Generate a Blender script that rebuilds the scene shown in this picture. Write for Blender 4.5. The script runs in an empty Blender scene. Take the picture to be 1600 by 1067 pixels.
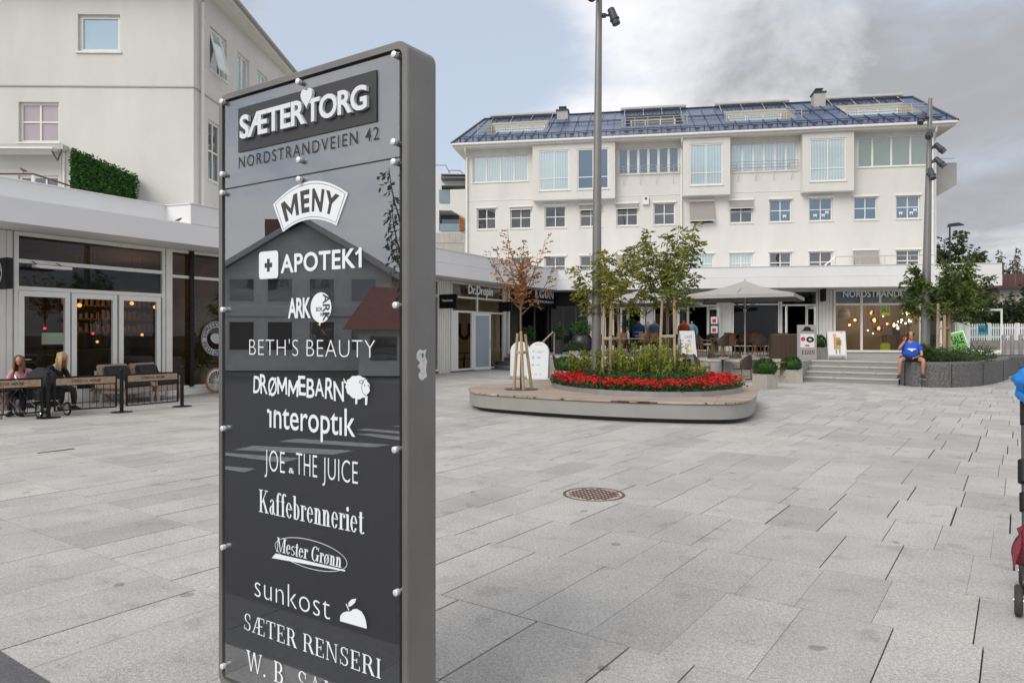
import bpy, bmesh, math, random
from mathutils import Vector, Matrix
random.seed(7)
R = math.radians
scene = bpy.context.scene
COL = scene.collection
# ------------------------------------------------------------------ camera
EYE, FPX, CX, HY = 1.55, 1120.0, 800.0, 523.0
cd = bpy.data.cameras.new('camera'); cam = bpy.data.objects.new('camera', cd); COL.objects.link(cam)
cam.location = (0, 0, EYE); cam.rotation_euler = (R(90), 0, 0)
cd.sensor_width = 36; cd.lens = 36*FPX/1600; cd.shift_y = -(533.5-HY)/1600
cd.clip_start = .05; cd.clip_end = 3000
scene.camera = cam
# ------------------------------------------------------------------ world, sun, exposure
SUN_EL, SUN_AZ = 40, 221           # compass-like azimuth, 0 = +Y, clockwise
w = bpy.data.worlds.new('World'); scene.world = w; w.use_nodes = True
nt = w.node_tree; nt.nodes.clear(); N = nt.nodes.new; L = nt.links.new
def wmath(op, a, b=None, c=None, clamp=False):
    n = N('ShaderNodeMath'); n.operation = op; n.use_clamp = clamp
    for i, v in enumerate((a, b, c)):
        if v is None: continue
        if isinstance(v, (int, float)): n.inputs[i].default_value = v
        else: L(v, n.inputs[i])
    return n.outputs[0]
tc = N('ShaderNodeTexCoord')
sky = N('ShaderNodeTexSky'); sky.sky_type = 'NISHITA'; sky.sun_disc = False
sky.sun_elevation = R(SUN_EL); sky.sun_rotation = R(SUN_AZ); sky.air_density = 1.0; sky.dust_density = 1.5
sep = N('ShaderNodeSeparateXYZ'); L(tc.outputs['Generated'], sep.inputs[0])
zz = wmath('MAXIMUM', sep.outputs[2], 0.0)
den = wmath('ADD', zz, 0.34)
cmb = N('ShaderNodeCombineXYZ')
L(wmath('DIVIDE', sep.outputs[0], den), cmb.inputs[0]); L(wmath('DIVIDE', sep.outputs[1], den), cmb.inputs[1])
def wnoise(scale, detail, rough, off, dist=0.0):
    mp = N('ShaderNodeMapping'); mp.inputs['Location'].default_value = off; L(cmb.outputs[0], mp.inputs[0])
    n = N('ShaderNodeTexNoise'); n.inputs['Scale'].default_value = scale; n.inputs['Detail'].default_value = detail
    n.inputs['Roughness'].default_value = rough; n.inputs['Distortion'].default_value = dist
    L(mp.outputs[0], n.inputs['Vector']); return n.outputs['Fac']
def wdot(v, lo, hi):                                   # soft patch of sky round one direction
    v = Vector(v).normalized(); n = N('ShaderNodeVectorMath'); n.operation = 'DOT_PRODUCT'
    L(tc.outputs['Generated'], n.inputs[0]); n.inputs[1].default_value = v
    m = N('ShaderNodeMapRange'); m.interpolation_type = 'SMOOTHSTEP'; L(n.outputs['Value'], m.inputs[0])
    m.inputs[1].default_value = lo; m.inputs[2].default_value = hi; return m.outputs[0]
cover = wnoise(1.5, 8, .58, (3.1, 1.7, 0), .35)
cover = wmath('ADD', cover, wmath('MULTIPLY', wdot((-.14, 1, .43), .962, .999), -.26))
cover = wmath('ADD', cover, wmath('MULTIPLY', wdot((.2, 1, .10), .90, 1.0), .10))
mr = N('ShaderNodeMapRange'); mr.interpolation_type = 'SMOOTHSTEP'; L(cover, mr.inputs[0])
mr.inputs[1].default_value = .29; mr.inputs[2].default_value = .56
shade = wnoise(2.1, 9, .60, (8.3, 4.4, 0), .5)
shade = wmath('ADD', shade, wmath('MULTIPLY', wdot((.62, 1, .46), .92, 1.0), -.24))
shade = wmath('ADD', shade, wmath('MULTIPLY', wdot((.12, 1, .16), .90, 1.0), .10))
shade = wmath('ADD', shade, wmath('MULTIPLY', wdot((-1, -.15, .30), .75, 1.0), .22))
ramp = N('ShaderNodeValToRGB'); L(shade, ramp.inputs[0])
ramp.color_ramp.elements[0].position = .30; ramp.color_ramp.elements[0].color = (3.4, 3.45, 3.65, 1)
ramp.color_ramp.elements[1].position = .62; ramp.color_ramp.elements[1].color = (7.9, 7.85, 7.95, 1)
_e = ramp.color_ramp.elements.new(.45); _e.color = (6.0, 6.05, 6.3, 1)
mix = N('ShaderNodeMix'); mix.data_type = 'RGBA'; L(mr.outputs[0], mix.inputs['Factor'])
skm = N('ShaderNodeMix'); skm.data_type = 'RGBA'; skm.blend_type = 'MIX'; skm.inputs['Factor'].default_value = .72
L(sky.outputs[0], skm.inputs['A']); skm.inputs['B'].default_value = (5.3, 5.9, 6.9, 1)
L(skm.outputs['Result'], mix.inputs['A']); L(ramp.outputs[0], mix.inputs['B'])
bg = N('ShaderNodeBackground'); bg.inputs['Strength'].default_value = .1; L(mix.outputs['Result'], bg.inputs[0])
wo = N('ShaderNodeOutputWorld'); L(bg.outputs[0], wo.inputs[0])
sd = bpy.data.lights.new('sun', 'SUN'); sd.energy = 1.85; sd.angle = R(38); sd.color = (1, .95, .88)
sun = bpy.data.objects.new('sun', sd); COL.objects.link(sun)
az, el = R(SUN_AZ), R(SUN_EL)
sun.rotation_euler = Vector((math.sin(az)*math.cos(el), math.cos(az)*math.cos(el), math.sin(el))).to_track_quat('Z', 'Y').to_euler()
vs = scene.view_settings; vs.view_transform = 'Standard'; vs.look = 'None'; vs.gamma = 1; vs.exposure = .36
# ------------------------------------------------------------------ helpers
def rnd(a, b): return random.uniform(a, b)
ORG = {}
def tagged(o, label=None, cat=None, group=None, kind=None):
    if label: o['label'] = label
    if cat: o['category'] = cat
    if group: o['group'] = group
    if kind: o['kind'] = kind
    return o
def thing(name, label, cat, loc=(0, 0, 0), group=None, local=False):
    o = bpy.data.objects.new(name, None); COL.objects.link(o); o.empty_display_size = .2
    o.location = loc; ORG[o] = Vector((0, 0, 0)) if local else Vector(loc)
    return tagged(o, label, cat, group)
class MB:
    def __init__(s): s.v = []; s.f = []; s.m = []; s.xf = None
    def add(s, vs, fs, mi=0):
        o = len(s.v)
        for p in vs:
            p = Vector(p); s.v.append(s.xf(p) if s.xf else p)
        for f in fs: s.f.append([o+i for i in f]); s.m.append(mi)
    def box(s, x0, x1, y0, y1, z0, z1, mi=0):
        s.add([(x0,y0,z0),(x1,y0,z0),(x1,y1,z0),(x0,y1,z0),(x0,y0,z1),(x1,y0,z1),(x1,y1,z1),(x0,y1,z1)],
              [(0,3,2,1),(4,5,6,7),(0,1,5,4),(1,2,6,5),(2,3,7,6),(3,0,4,7)], mi)
    def prism(s, pts, z0, z1, mi=0):
        n = len(pts)
        s.add([(p[0],p[1],z0) for p in pts]+[(p[0],p[1],z1) for p in pts],
              [tuple(range(n-1,-1,-1)), tuple(range(n,2*n))]+[(i,(i+1)%n,n+(i+1)%n,n+i) for i in range(n)], mi)
    def tube(s, pts, r, n=8, mi=0, cap=True):
        pts = [Vector(p) for p in pts]; k = len(pts); rr = r if isinstance(r, (list, tuple)) else [r]*k
        vs = []; up = Vector((0, 0, 1))
        for i, p in enumerate(pts):
            d = (pts[min(i+1,k-1)]-pts[max(i-1,0)]).normalized()
            a = d.cross(up if abs(d.z) < .95 else Vector((1, 0, 0))).normalized(); b = d.cross(a)
            for j in range(n):
                t = 2*math.pi*j/n; vs.append(p+(a*math.cos(t)+b*math.sin(t))*rr[i])
        fs = [(i*n+j, i*n+(j+1)%n, (i+1)*n+(j+1)%n, (i+1)*n+j) for i in range(k-1) for j in range(n)]
        if cap: fs += [tuple(range(n-1,-1,-1)), tuple(range((k-1)*n, k*n))]
        s.add(vs, fs, mi)
    def lathe(s, prof, n=16, c=(0, 0, 0), mi=0):
        vs = []; c = Vector(c)
        for r, z in prof:
            for j in range(n):
                t = 2*math.pi*j/n; vs.append(c+Vector((r*math.cos(t), r*math.sin(t), z)))
        k = len(prof)
        s.add(vs, [(i*n+j, i*n+(j+1)%n, (i+1)*n+(j+1)%n, (i+1)*n+j) for i in range(k-1) for j in range(n)]
              + [tuple(range(n-1,-1,-1)), tuple(range((k-1)*n, k*n))], mi)
    def ball(s, c, rx, ry, rz, n=10, mi=0):
        s.lathe_e(c, rx, ry, rz, n, mi)
    def lathe_e(s, c, rx, ry, rz, n, mi):
        vs = []; c = Vector(c); k = n//2+1
        for i in range(k):
            a = -math.pi/2+math.pi*(i+.02)/(k-1+.04)
            for j in range(n):
                t = 2*math.pi*j/n; vs.append(c+Vector((rx*math.cos(a)*math.cos(t), ry*math.cos(a)*math.sin(t), rz*math.sin(a))))
        s.add(vs, [(i*n+j, i*n+(j+1)%n, (i+1)*n+(j+1)%n, (i+1)*n+j) for i in range(k-1) for j in range(n)]
              + [tuple(range(n-1,-1,-1)), tuple(range((k-1)*n, k*n))], mi)
    def leaf(s, p, d, ln, wd, fold=.15, mi=0):
        p = Vector(p); d = d.normalized(); a = d.cross(Vector((rnd(-1,1), rnd(-1,1), rnd(-.4,1.2)))).normalized(); b = d.cross(a)
        m = p+d*ln*.45+b*ln*fold
        s.add([p, m+a*wd*.5, p+d*ln, m-a*wd*.5], [(0, 1, 2, 3)], mi)
    def build(s, name, mats, parent=None, smooth=False, bevel=0, recalc=True, label=None):
        me = bpy.data.meshes.new(name)
        off = ORG.get(parent, Vector((0, 0, 0))) if parent else Vector((0, 0, 0))
        me.from_pydata([p-off for p in s.v], [], s.f)
        if not isinstance(mats, (list, tuple)): mats = [mats]
        for m in mats: me.materials.append(m)
        if len(mats) > 1: me.polygons.foreach_set('material_index', s.m)
        if recalc or bevel:
            bm = bmesh.new(); bm.from_mesh(me)
            if recalc: bmesh.ops.recalc_face_normals(bm, faces=bm.faces)
            if bevel:
                eds = [e for e in bm.edges if len(e.link_faces) == 2 and e.calc_face_angle(0) > R(40)]
                bmesh.ops.bevel(bm, geom=eds, offset=bevel, segments=2, affect='EDGES', clamp_overlap=True)
            bm.to_mesh(me); bm.free()
        if smooth:
            me.polygons.foreach_set('use_smooth', [True]*len(me.polygons))
            if smooth != 'all': me.set_sharp_from_angle(angle=R(40))
        o = bpy.data.objects.new(name, me); COL.objects.link(o)
        if parent: o.parent = parent; ORG[o] = ORG[parent]
        if label: o['label'] = label
        return o
def mesh_obj(name, me, parent=None):
    o = bpy.data.objects.new(name, me); COL.objects.link(o)
    if parent: o.parent = parent; ORG[o] = ORG[parent]
    return o
def clone(root, loc, rot=0, label=None, group=None):
    def cp(o, par):
        c = o.copy(); COL.objects.link(c); c.parent = par
        for ch in list(o.children): cp(ch, c)
        return c
    r = cp(root, None); r.location = loc; r.rotation_euler = (0, 0, rot)
    if label: r['label'] = label
    if group: r['group'] = group
    return r
def put(root, loc, rot=0, label=None):
    root.location = loc; root.rotation_euler = (0, 0, rot)
    if label: root['label'] = label
    return root
# picture point -> place: on the ground (height z) or at a known distance
def G(px, py, z=0.0):
    Y = (EYE-z)*FPX/(py-HY); return Vector(((px-CX)/FPX*Y, Y, z))
def P(px, py, Y): return Vector(((px-CX)/FPX*Y, Y, EYE+(HY-py)/FPX*Y))
class Wall:                                            # a vertical plane n.p = c, n towards the viewer
    def __init__(s, n, c):
        s.n = Vector((n[0], n[1], 0)).normalized(); s.c = c; s.a = Vector((-s.n.y, s.n.x, 0))
    def Y(s, px, d=0): r = Vector(((px-CX)/FPX, 1, 0)); return (s.c+d)/s.n.dot(r)
    def S(s, px, d=0): Y = s.Y(px, d); return s.a.dot(Vector(((px-CX)/FPX*Y, Y, 0)))
    def Z(s, px, py, d=0): return EYE+(HY-py)/FPX*s.Y(px, d)
    def pt(s, q, d=0, z=0):
        if isinstance(q, Vector): q, d, z = q
        v = s.a*q+s.n*(s.c+d); return Vector((v.x, v.y, z))
    def mb(s): m = MB(); m.xf = s.pt; return m
    def rot(s): return math.atan2(s.a.y, s.a.x)
def inter(n1, c1, n2, c2):
    d = n1.x*n2.y-n1.y*n2.x
    return Vector(((c1*n2.y-c2*n1.y)/d, (n1.x*c2-n2.x*c1)/d, 0))
# ------------------------------------------------------------------ materials
MATS = {}
def mat(name, col, rough=.7, var=0.0, vs=4.0, bump=0.0, bs=60.0, metal=0.0, spec=.5, col2=None, emit=0, stretch=None, detail=5):
    if name in MATS: return MATS[name]
    m = bpy.data.materials.new(name); m.use_nodes = True; t = m.node_tree; b = t.nodes['Principled BSDF']
    c = (*col, 1)
    b.inputs['Base Color'].default_value = c; b.inputs['Roughness'].default_value = rough
    b.inputs['Metallic'].default_value = metal; b.inputs['Specular IOR Level'].default_value = spec
    tcn = t.nodes.new('ShaderNodeTexCoord'); vec = tcn.outputs['Object']
    if stretch:
        mp = t.nodes.new('ShaderNodeMapping'); mp.inputs['Scale'].default_value = stretch; t.links.new(vec, mp.inputs[0]); vec = mp.outputs[0]
    if var or col2:
        n = t.nodes.new('ShaderNodeTexNoise'); n.inputs['Scale'].default_value = vs; n.inputs['Detail'].default_value = detail; n.inputs['Roughness'].default_value = .6
        t.links.new(vec, n.inputs['Vector'])
        r = t.nodes.new('ShaderNodeValToRGB'); t.links.new(n.outputs['Fac'], r.inputs[0])
        r.color_ramp.elements[0].position = .32; r.color_ramp.elements[1].position = .68
        if col2: r.color_ramp.elements[0].color = c; r.color_ramp.elements[1].color = (*col2, 1)
        else:
            r.color_ramp.elements[0].color = tuple(max(0, x*(1-var)) for x in col)+(1,)
            r.color_ramp.elements[1].color = tuple(min(1, x*(1+var)) for x in col)+(1,)
        t.links.new(r.outputs[0], b.inputs['Base Color'])
    if bump:
        n2 = t.nodes.new('ShaderNodeTexNoise'); n2.inputs['Scale'].default_value = bs; n2.inputs['Detail'].default_value = 4
        t.links.new(vec, n2.inputs['Vector'])
        bp = t.nodes.new('ShaderNodeBump'); bp.inputs['Strength'].default_value = bump; bp.inputs['Distance'].default_value = .02
        t.links.new(n2.outputs['Fac'], bp.inputs['Height']); t.links.new(bp.outputs[0], b.inputs['Normal'])
    if emit:
        b.inputs['Emission Color'].default_value = c; b.inputs['Emission Strength'].default_value = emit
    MATS[name] = m; return m
def leafmat(name, c1, c2, vs=1.2, trans=.35, rough=.5):
    m = bpy.data.materials.new(name); m.use_nodes = True; t = m.node_tree; t.nodes.clear(); n = t.nodes.new; l = t.links.new
    g = n('ShaderNodeNewGeometry'); tcn = n('ShaderNodeTexCoord'); no = n('ShaderNodeTexNoise'); no.inputs['Scale'].default_value = vs; no.inputs['Detail'].default_value = 6
    l(tcn.outputs['Object'], no.inputs['Vector'])
    ad = n('ShaderNodeMath'); ad.operation = 'MULTIPLY_ADD'; l(g.outputs['Random Per Island'], ad.inputs[0]); ad.inputs[1].default_value = .6
    sb = n('ShaderNodeMath'); sb.operation = 'SUBTRACT'; l(no.outputs['Fac'], sb.inputs[0]); sb.inputs[1].default_value = .3
    l(sb.outputs[0], ad.inputs[2])
    r = n('ShaderNodeValToRGB'); l(ad.outputs[0], r.inputs[0])
    r.color_ramp.elements[0].position = .1; r.color_ramp.elements[0].color = (*c1, 1)
    r.color_ramp.elements[1].position = .9; r.color_ramp.elements[1].color = (*c2, 1)
    p = n('ShaderNodeBsdfPrincipled'); p.inputs['Roughness'].default_value = rough; p.inputs['Specular IOR Level'].default_value = .35; l(r.outputs[0], p.inputs['Base Color'])
    tr = n('ShaderNodeBsdfTranslucent'); l(r.outputs[0], tr.inputs[0])
    mx = n('ShaderNodeMixShader'); mx.inputs[0].default_value = trans; l(p.outputs[0], mx.inputs[1]); l(tr.outputs[0], mx.inputs[2])
    o = n('ShaderNodeOutputMaterial'); l(mx.outputs[0], o.inputs[0]); MATS[name] = m; return m
def glassmat(name, tint, refl, rough=.0, diffuse=None, dfac=0.0, ripple=0.0, fres=.30, stripes=None):
    """pane: a Fresnel-like share is mirrored, the rest passes (or meets a diffuse colour)"""
    m = bpy.data.materials.new(name); m.use_nodes = True; t = m.node_tree; t.nodes.clear(); n = t.nodes.new; l = t.links.new
    gl = n('ShaderNodeBsdfGlossy'); gl.inputs['Roughness'].default_value = rough; gl.inputs[0].default_value = (.95, .97, 1, 1)
    if ripple:
        tcn = n('ShaderNodeTexCoord'); no = n('ShaderNodeTexNoise'); no.inputs['Scale'].default_value = .7; l(tcn.outputs['Object'], no.inputs['Vector'])
        bp = n('ShaderNodeBump'); bp.inputs['Strength'].default_value = ripple; bp.inputs['Distance'].default_value = .05; l(no.outputs['Fac'], bp.inputs['Height']); l(bp.outputs[0], gl.inputs['Normal'])
    tr = n('ShaderNodeBsdfTransparent'); tr.inputs[0].default_value = (*tint, 1); base = tr
    if diffuse:
        df = n('ShaderNodeBsdfDiffuse'); df.inputs[0].default_value = (*diffuse, 1)
        if stripes:                                    # hanging louvre blinds behind the pane
            t2 = n('ShaderNodeTexCoord'); wv = n('ShaderNodeTexWave'); wv.wave_type = 'BANDS'; wv.bands_direction = 'X'; wv.inputs['Scale'].default_value = stripes; wv.inputs['Distortion'].default_value = .4; l(t2.outputs['Object'], wv.inputs['Vector'])
            n4 = n('ShaderNodeTexNoise'); n4.inputs['Scale'].default_value = .45; l(t2.outputs['Object'], n4.inputs['Vector']); m4 = n('ShaderNodeMath'); m4.operation = 'MULTIPLY_ADD'; l(n4.outputs['Fac'], m4.inputs[0]); m4.inputs[1].default_value = .9; w4 = n('ShaderNodeMath'); w4.operation = 'MULTIPLY'; l(wv.outputs['Fac'], w4.inputs[0]); w4.inputs[1].default_value = .45; l(w4.outputs[0], m4.inputs[2])
            rr = n('ShaderNodeValToRGB'); l(m4.outputs[0], rr.inputs[0]); rr.color_ramp.elements[0].position = .25; rr.color_ramp.elements[0].color = tuple(x*.72 for x in diffuse)+(1,); rr.color_ramp.elements[1].position = .85; rr.color_ramp.elements[1].color = tuple(min(1, x*1.25) for x in diffuse)+(1,); l(rr.outputs[0], df.inputs[0])
        m0 = n('ShaderNodeMixShader'); m0.inputs[0].default_value = dfac; l(tr.outputs[0], m0.inputs[1]); l(df.outputs[0], m0.inputs[2]); base = m0
    lw = n('ShaderNodeLayerWeight'); lw.inputs['Blend'].default_value = .35
    fa = n('ShaderNodeMath'); fa.operation = 'MULTIPLY_ADD'; fa.use_clamp = True; l(lw.outputs['Facing'], fa.inputs[0]); fa.inputs[1].default_value = fres; fa.inputs[2].default_value = refl
    mx = n('ShaderNodeMixShader'); l(fa.outputs[0], mx.inputs[0]); l(base.outputs[0], mx.inputs[1]); l(gl.outputs[0], mx.inputs[2])
    o = n('ShaderNodeOutputMaterial'); l(mx.outputs[0], o.inputs[0]); MATS[name] = m; return m
def attrmat(name, stops, rough, speckle=(260, .3), bump=.25, stain=.0, gum=False):
    """stone: per-slab tone (face attribute) x granite speckle x broad stains"""
    m = bpy.data.materials.new(name); m.use_nodes = True; t = m.node_tree; b = t.nodes['Principled BSDF']; n = t.nodes.new; l = t.links.new
    at = n('ShaderNodeAttribute'); at.attribute_name = 'tone'
    r = n('ShaderNodeValToRGB'); l(at.outputs['Fac'], r.inputs[0])
    e = r.color_ramp.elements; e[0].color = (*stops[0], 1); e[1].color = (*stops[-1], 1)
    for i, s in enumerate(stops[1:-1]):
        x = e.new((i+1)/(len(stops)-1)); x.color = (*s, 1)
    tcn = n('ShaderNodeTexCoord'); cur = r.outputs[0]
    def mul(scale, lo, hi, p0=.3, p1=.7, det=3, rg=.6):
        nonlocal cur
        no = n('ShaderNodeTexNoise'); no.inputs['Scale'].default_value = scale; no.inputs['Detail'].default_value = det; no.inputs['Roughness'].default_value = rg; l(tcn.outputs['Object'], no.inputs['Vector'])
        rr = n('ShaderNodeMapRange'); l(no.outputs['Fac'], rr.inputs[0]); rr.inputs[1].default_value = p0; rr.inputs[2].default_value = p1; rr.inputs[3].default_value = lo; rr.inputs[4].default_value = hi
        mx = n('ShaderNodeMix'); mx.data_type = 'RGBA'; mx.blend_type = 'MULTIPLY'; mx.inputs['Factor'].default_value = 1; l(cur, mx.inputs['A']); l(rr.outputs[0], mx.inputs['B']); cur = mx.outputs['Result']; return no
    sp = mul(speckle[0], 1-speckle[1], 1+speckle[1], .3, .7, 2)
    mul(speckle[0]*.33, 1-speckle[1]*.5, 1+speckle[1]*.5, .3, .7, 2)
    mul(1.3, 1-stain, 1+stain*.4, .30, .62, 6)
    mul(4.5, 1-stain*1.3, 1.0, .30, .42, 4, .5)
    if gum:                                            # trodden gum and small dark stains
        vo = n('ShaderNodeTexVoronoi'); vo.inputs['Scale'].default_value = 1.75; l(tcn.outputs['Object'], vo.inputs['Vector'])
        n3 = n('ShaderNodeTexNoise'); n3.inputs['Scale'].default_value = 14; l(tcn.outputs['Object'], n3.inputs['Vector'])
        ad = n('ShaderNodeMath'); ad.operation = 'MULTIPLY_ADD'; l(n3.outputs['Fac'], ad.inputs[0]); ad.inputs[1].default_value = .09; l(vo.outputs['Distance'], ad.inputs[2])
        r3 = n('ShaderNodeMapRange'); l(ad.outputs[0], r3.inputs[0]); r3.inputs[1].default_value = .105; r3.inputs[2].default_value = .118; r3.inputs[3].default_value = .62; r3.inputs[4].default_value = 1
        mx = n('ShaderNodeMix'); mx.data_type = 'RGBA'; mx.blend_type = 'MULTIPLY'; mx.inputs['Factor'].default_value = 1; l(cur, mx.inputs['A']); l(r3.outputs[0], mx.inputs['B']); cur = mx.outputs['Result']
    l(cur, b.inputs['Base Color']); b.inputs['Roughness'].default_value = rough
    bp = n('ShaderNodeBump'); bp.inputs['Strength'].default_value = bump; bp.inputs['Distance'].default_value = .004; l(sp.outputs['Fac'], bp.inputs['Height']); l(bp.outputs[0], b.inputs['Normal'])
    MATS[name] = m; return m
render_white = mat('white render', (.625, .613, .583), .9, .075, .5, .35, 45, stretch=(1, 1, .35))
render_side = render_white
fascia_m = mat('white fascia panel', (.72, .72, .72), .6, .04, .5, .08, 120)
board_white = mat('painted boards', (.68, .67, .63), .65, .06, 2.5)
frame_white = mat('window frame white', (.72, .71, .67), .45, .04, 3)
metal_dark = mat('dark metal', (.035, .036, .04), .5, .1, 5)
metal_black = mat('black paint', (.010, .010, .011), .5, .1, 5, spec=.25)
metal_grey = mat('grey metal', (.16, .16, .165), .45, .08, 4, metal=.3)
steel = mat('stainless steel', (.55, .55, .55), .3, .05, 6, metal=.9)
granite_dark = mat('dark granite', (.115, .113, .112), .8, .75, 28, .5, 120, detail=8)
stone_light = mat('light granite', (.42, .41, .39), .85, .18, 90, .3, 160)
concrete = mat('concrete', (.42, .41, .38), .85, .1, 6, .2, 90)
asphalt = mat('asphalt', (.07, .07, .072), .9, .25, 60, .5, 200)
wood_stake = mat('stake wood', (.36, .26, .16), .8, .3, 9, .3, 40, stretch=(1, 1, .12))
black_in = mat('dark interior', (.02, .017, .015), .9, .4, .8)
glass_shop = glassmat('shop glass', (.60, .66, .64), .025, fres=.10)
glass_clear = glassmat('clear glass', (.82, .90, .87), .035, fres=.12)
glass_green = glassmat('green edge glass', (.62, .80, .74), .10)
pane_dark = glassmat('window pane dark', (.0, .0, .0), .17, .0, (.03, .035, .045), 1.0, .12)
pane_blue = glassmat('window pane painted sky', (.0, .0, .0), .20, .0, (.03, .09, .16), 1.0, .10)  # blue diffuse paints in the reflected sky
pane_blind = glassmat('window pane blinds sky tint', (0, 0, 0), .34, .0, (.29, .40, .42), 1.0, .12, stripes=2.2)  # white blinds, their teal paints in the reflected sky
pane_green = glassmat('window pane green tint', (0, 0, 0), .22, .0, (.10, .17, .13), 1.0, .10)
pane_pink = glassmat('window pane pink reflection', (0, 0, 0), .16, .0, (.40, .33, .36), 1.0, .08)  # pink diffuse paints in the window's reflection
# ------------------------------------------------------------------ lettering
def font_mesh(body, bold=0.0, space=1.0, ext=0.0):
    if body == 'M':                                     # drawn here: two stems and a deep vee
        w_, k = .095+2*bold, .682
        return [(x, y, 0) for x, y in ((0,0),(w_,0),(w_,k*.62),(.36,k*.12),(.72-w_,k*.62),(.72-w_,0),(.72,0),(.72,k),(.72-w_*1.05,k),(.36,k*.46),(w_*1.05,k),(0,k))], [(0,1,2,11),(2,10,11),(2,3,9,10),(3,4,8,9),(4,7,8),(4,5,6,7)]
    c = bpy.data.curves.new('lettering', 'FONT'); c.body = body; c.offset = bold; c.space_character = space; c.extrude = ext; c.resolution_u = 4
    o = bpy.data.objects.new('lettering', c); COL.objects.link(o)
    me = bpy.data.meshes.new_from_object(o.evaluated_get(bpy.context.evaluated_depsgraph_get()))
    vs = [tuple(v.co) for v in me.vertices]; fs = [tuple(p.vertices) for p in me.polygons]
    bpy.data.objects.remove(o); bpy.data.curves.remove(c); bpy.data.meshes.remove(me)
    return vs, fs
def write(F, body, xl, yt, yb, xr, d=0.0, bold=0.0, space=1.0, thick=.0, mb=None, cap=.682):
    """lettering on wall F: left end, cap top and baseline measured at the left end, right end"""
    s0, s1 = F.S(xl, d), F.S(xr, d); z0, z1 = F.Z(xl, yb, d), F.Z(xl, yt, d)
    return write_at(F, body, s0, s1, z0, z1, d, bold, space, thick, mb, cap)
def write_at(F, body, s0, s1, z0, z1, d=0.0, bold=0.0, space=1.0, thick=0.0, mb=None, cap=.682):
    mb = mb or F.mb(); vs, fs = font_mesh(body, bold, space, .5 if thick else 0)
    a, b = min(v[0] for v in vs), max(v[0] for v in vs); kx = (s1-s0)/(b-a); kz = (z1-z0)/(cap+2*bold)
    mb.add([Vector((s0+(v[0]-a)*kx, d+(v[2]+.5)*thick if thick else d, z0+(v[1]+bold)*kz)) for v in vs], fs)
    return mb
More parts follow.
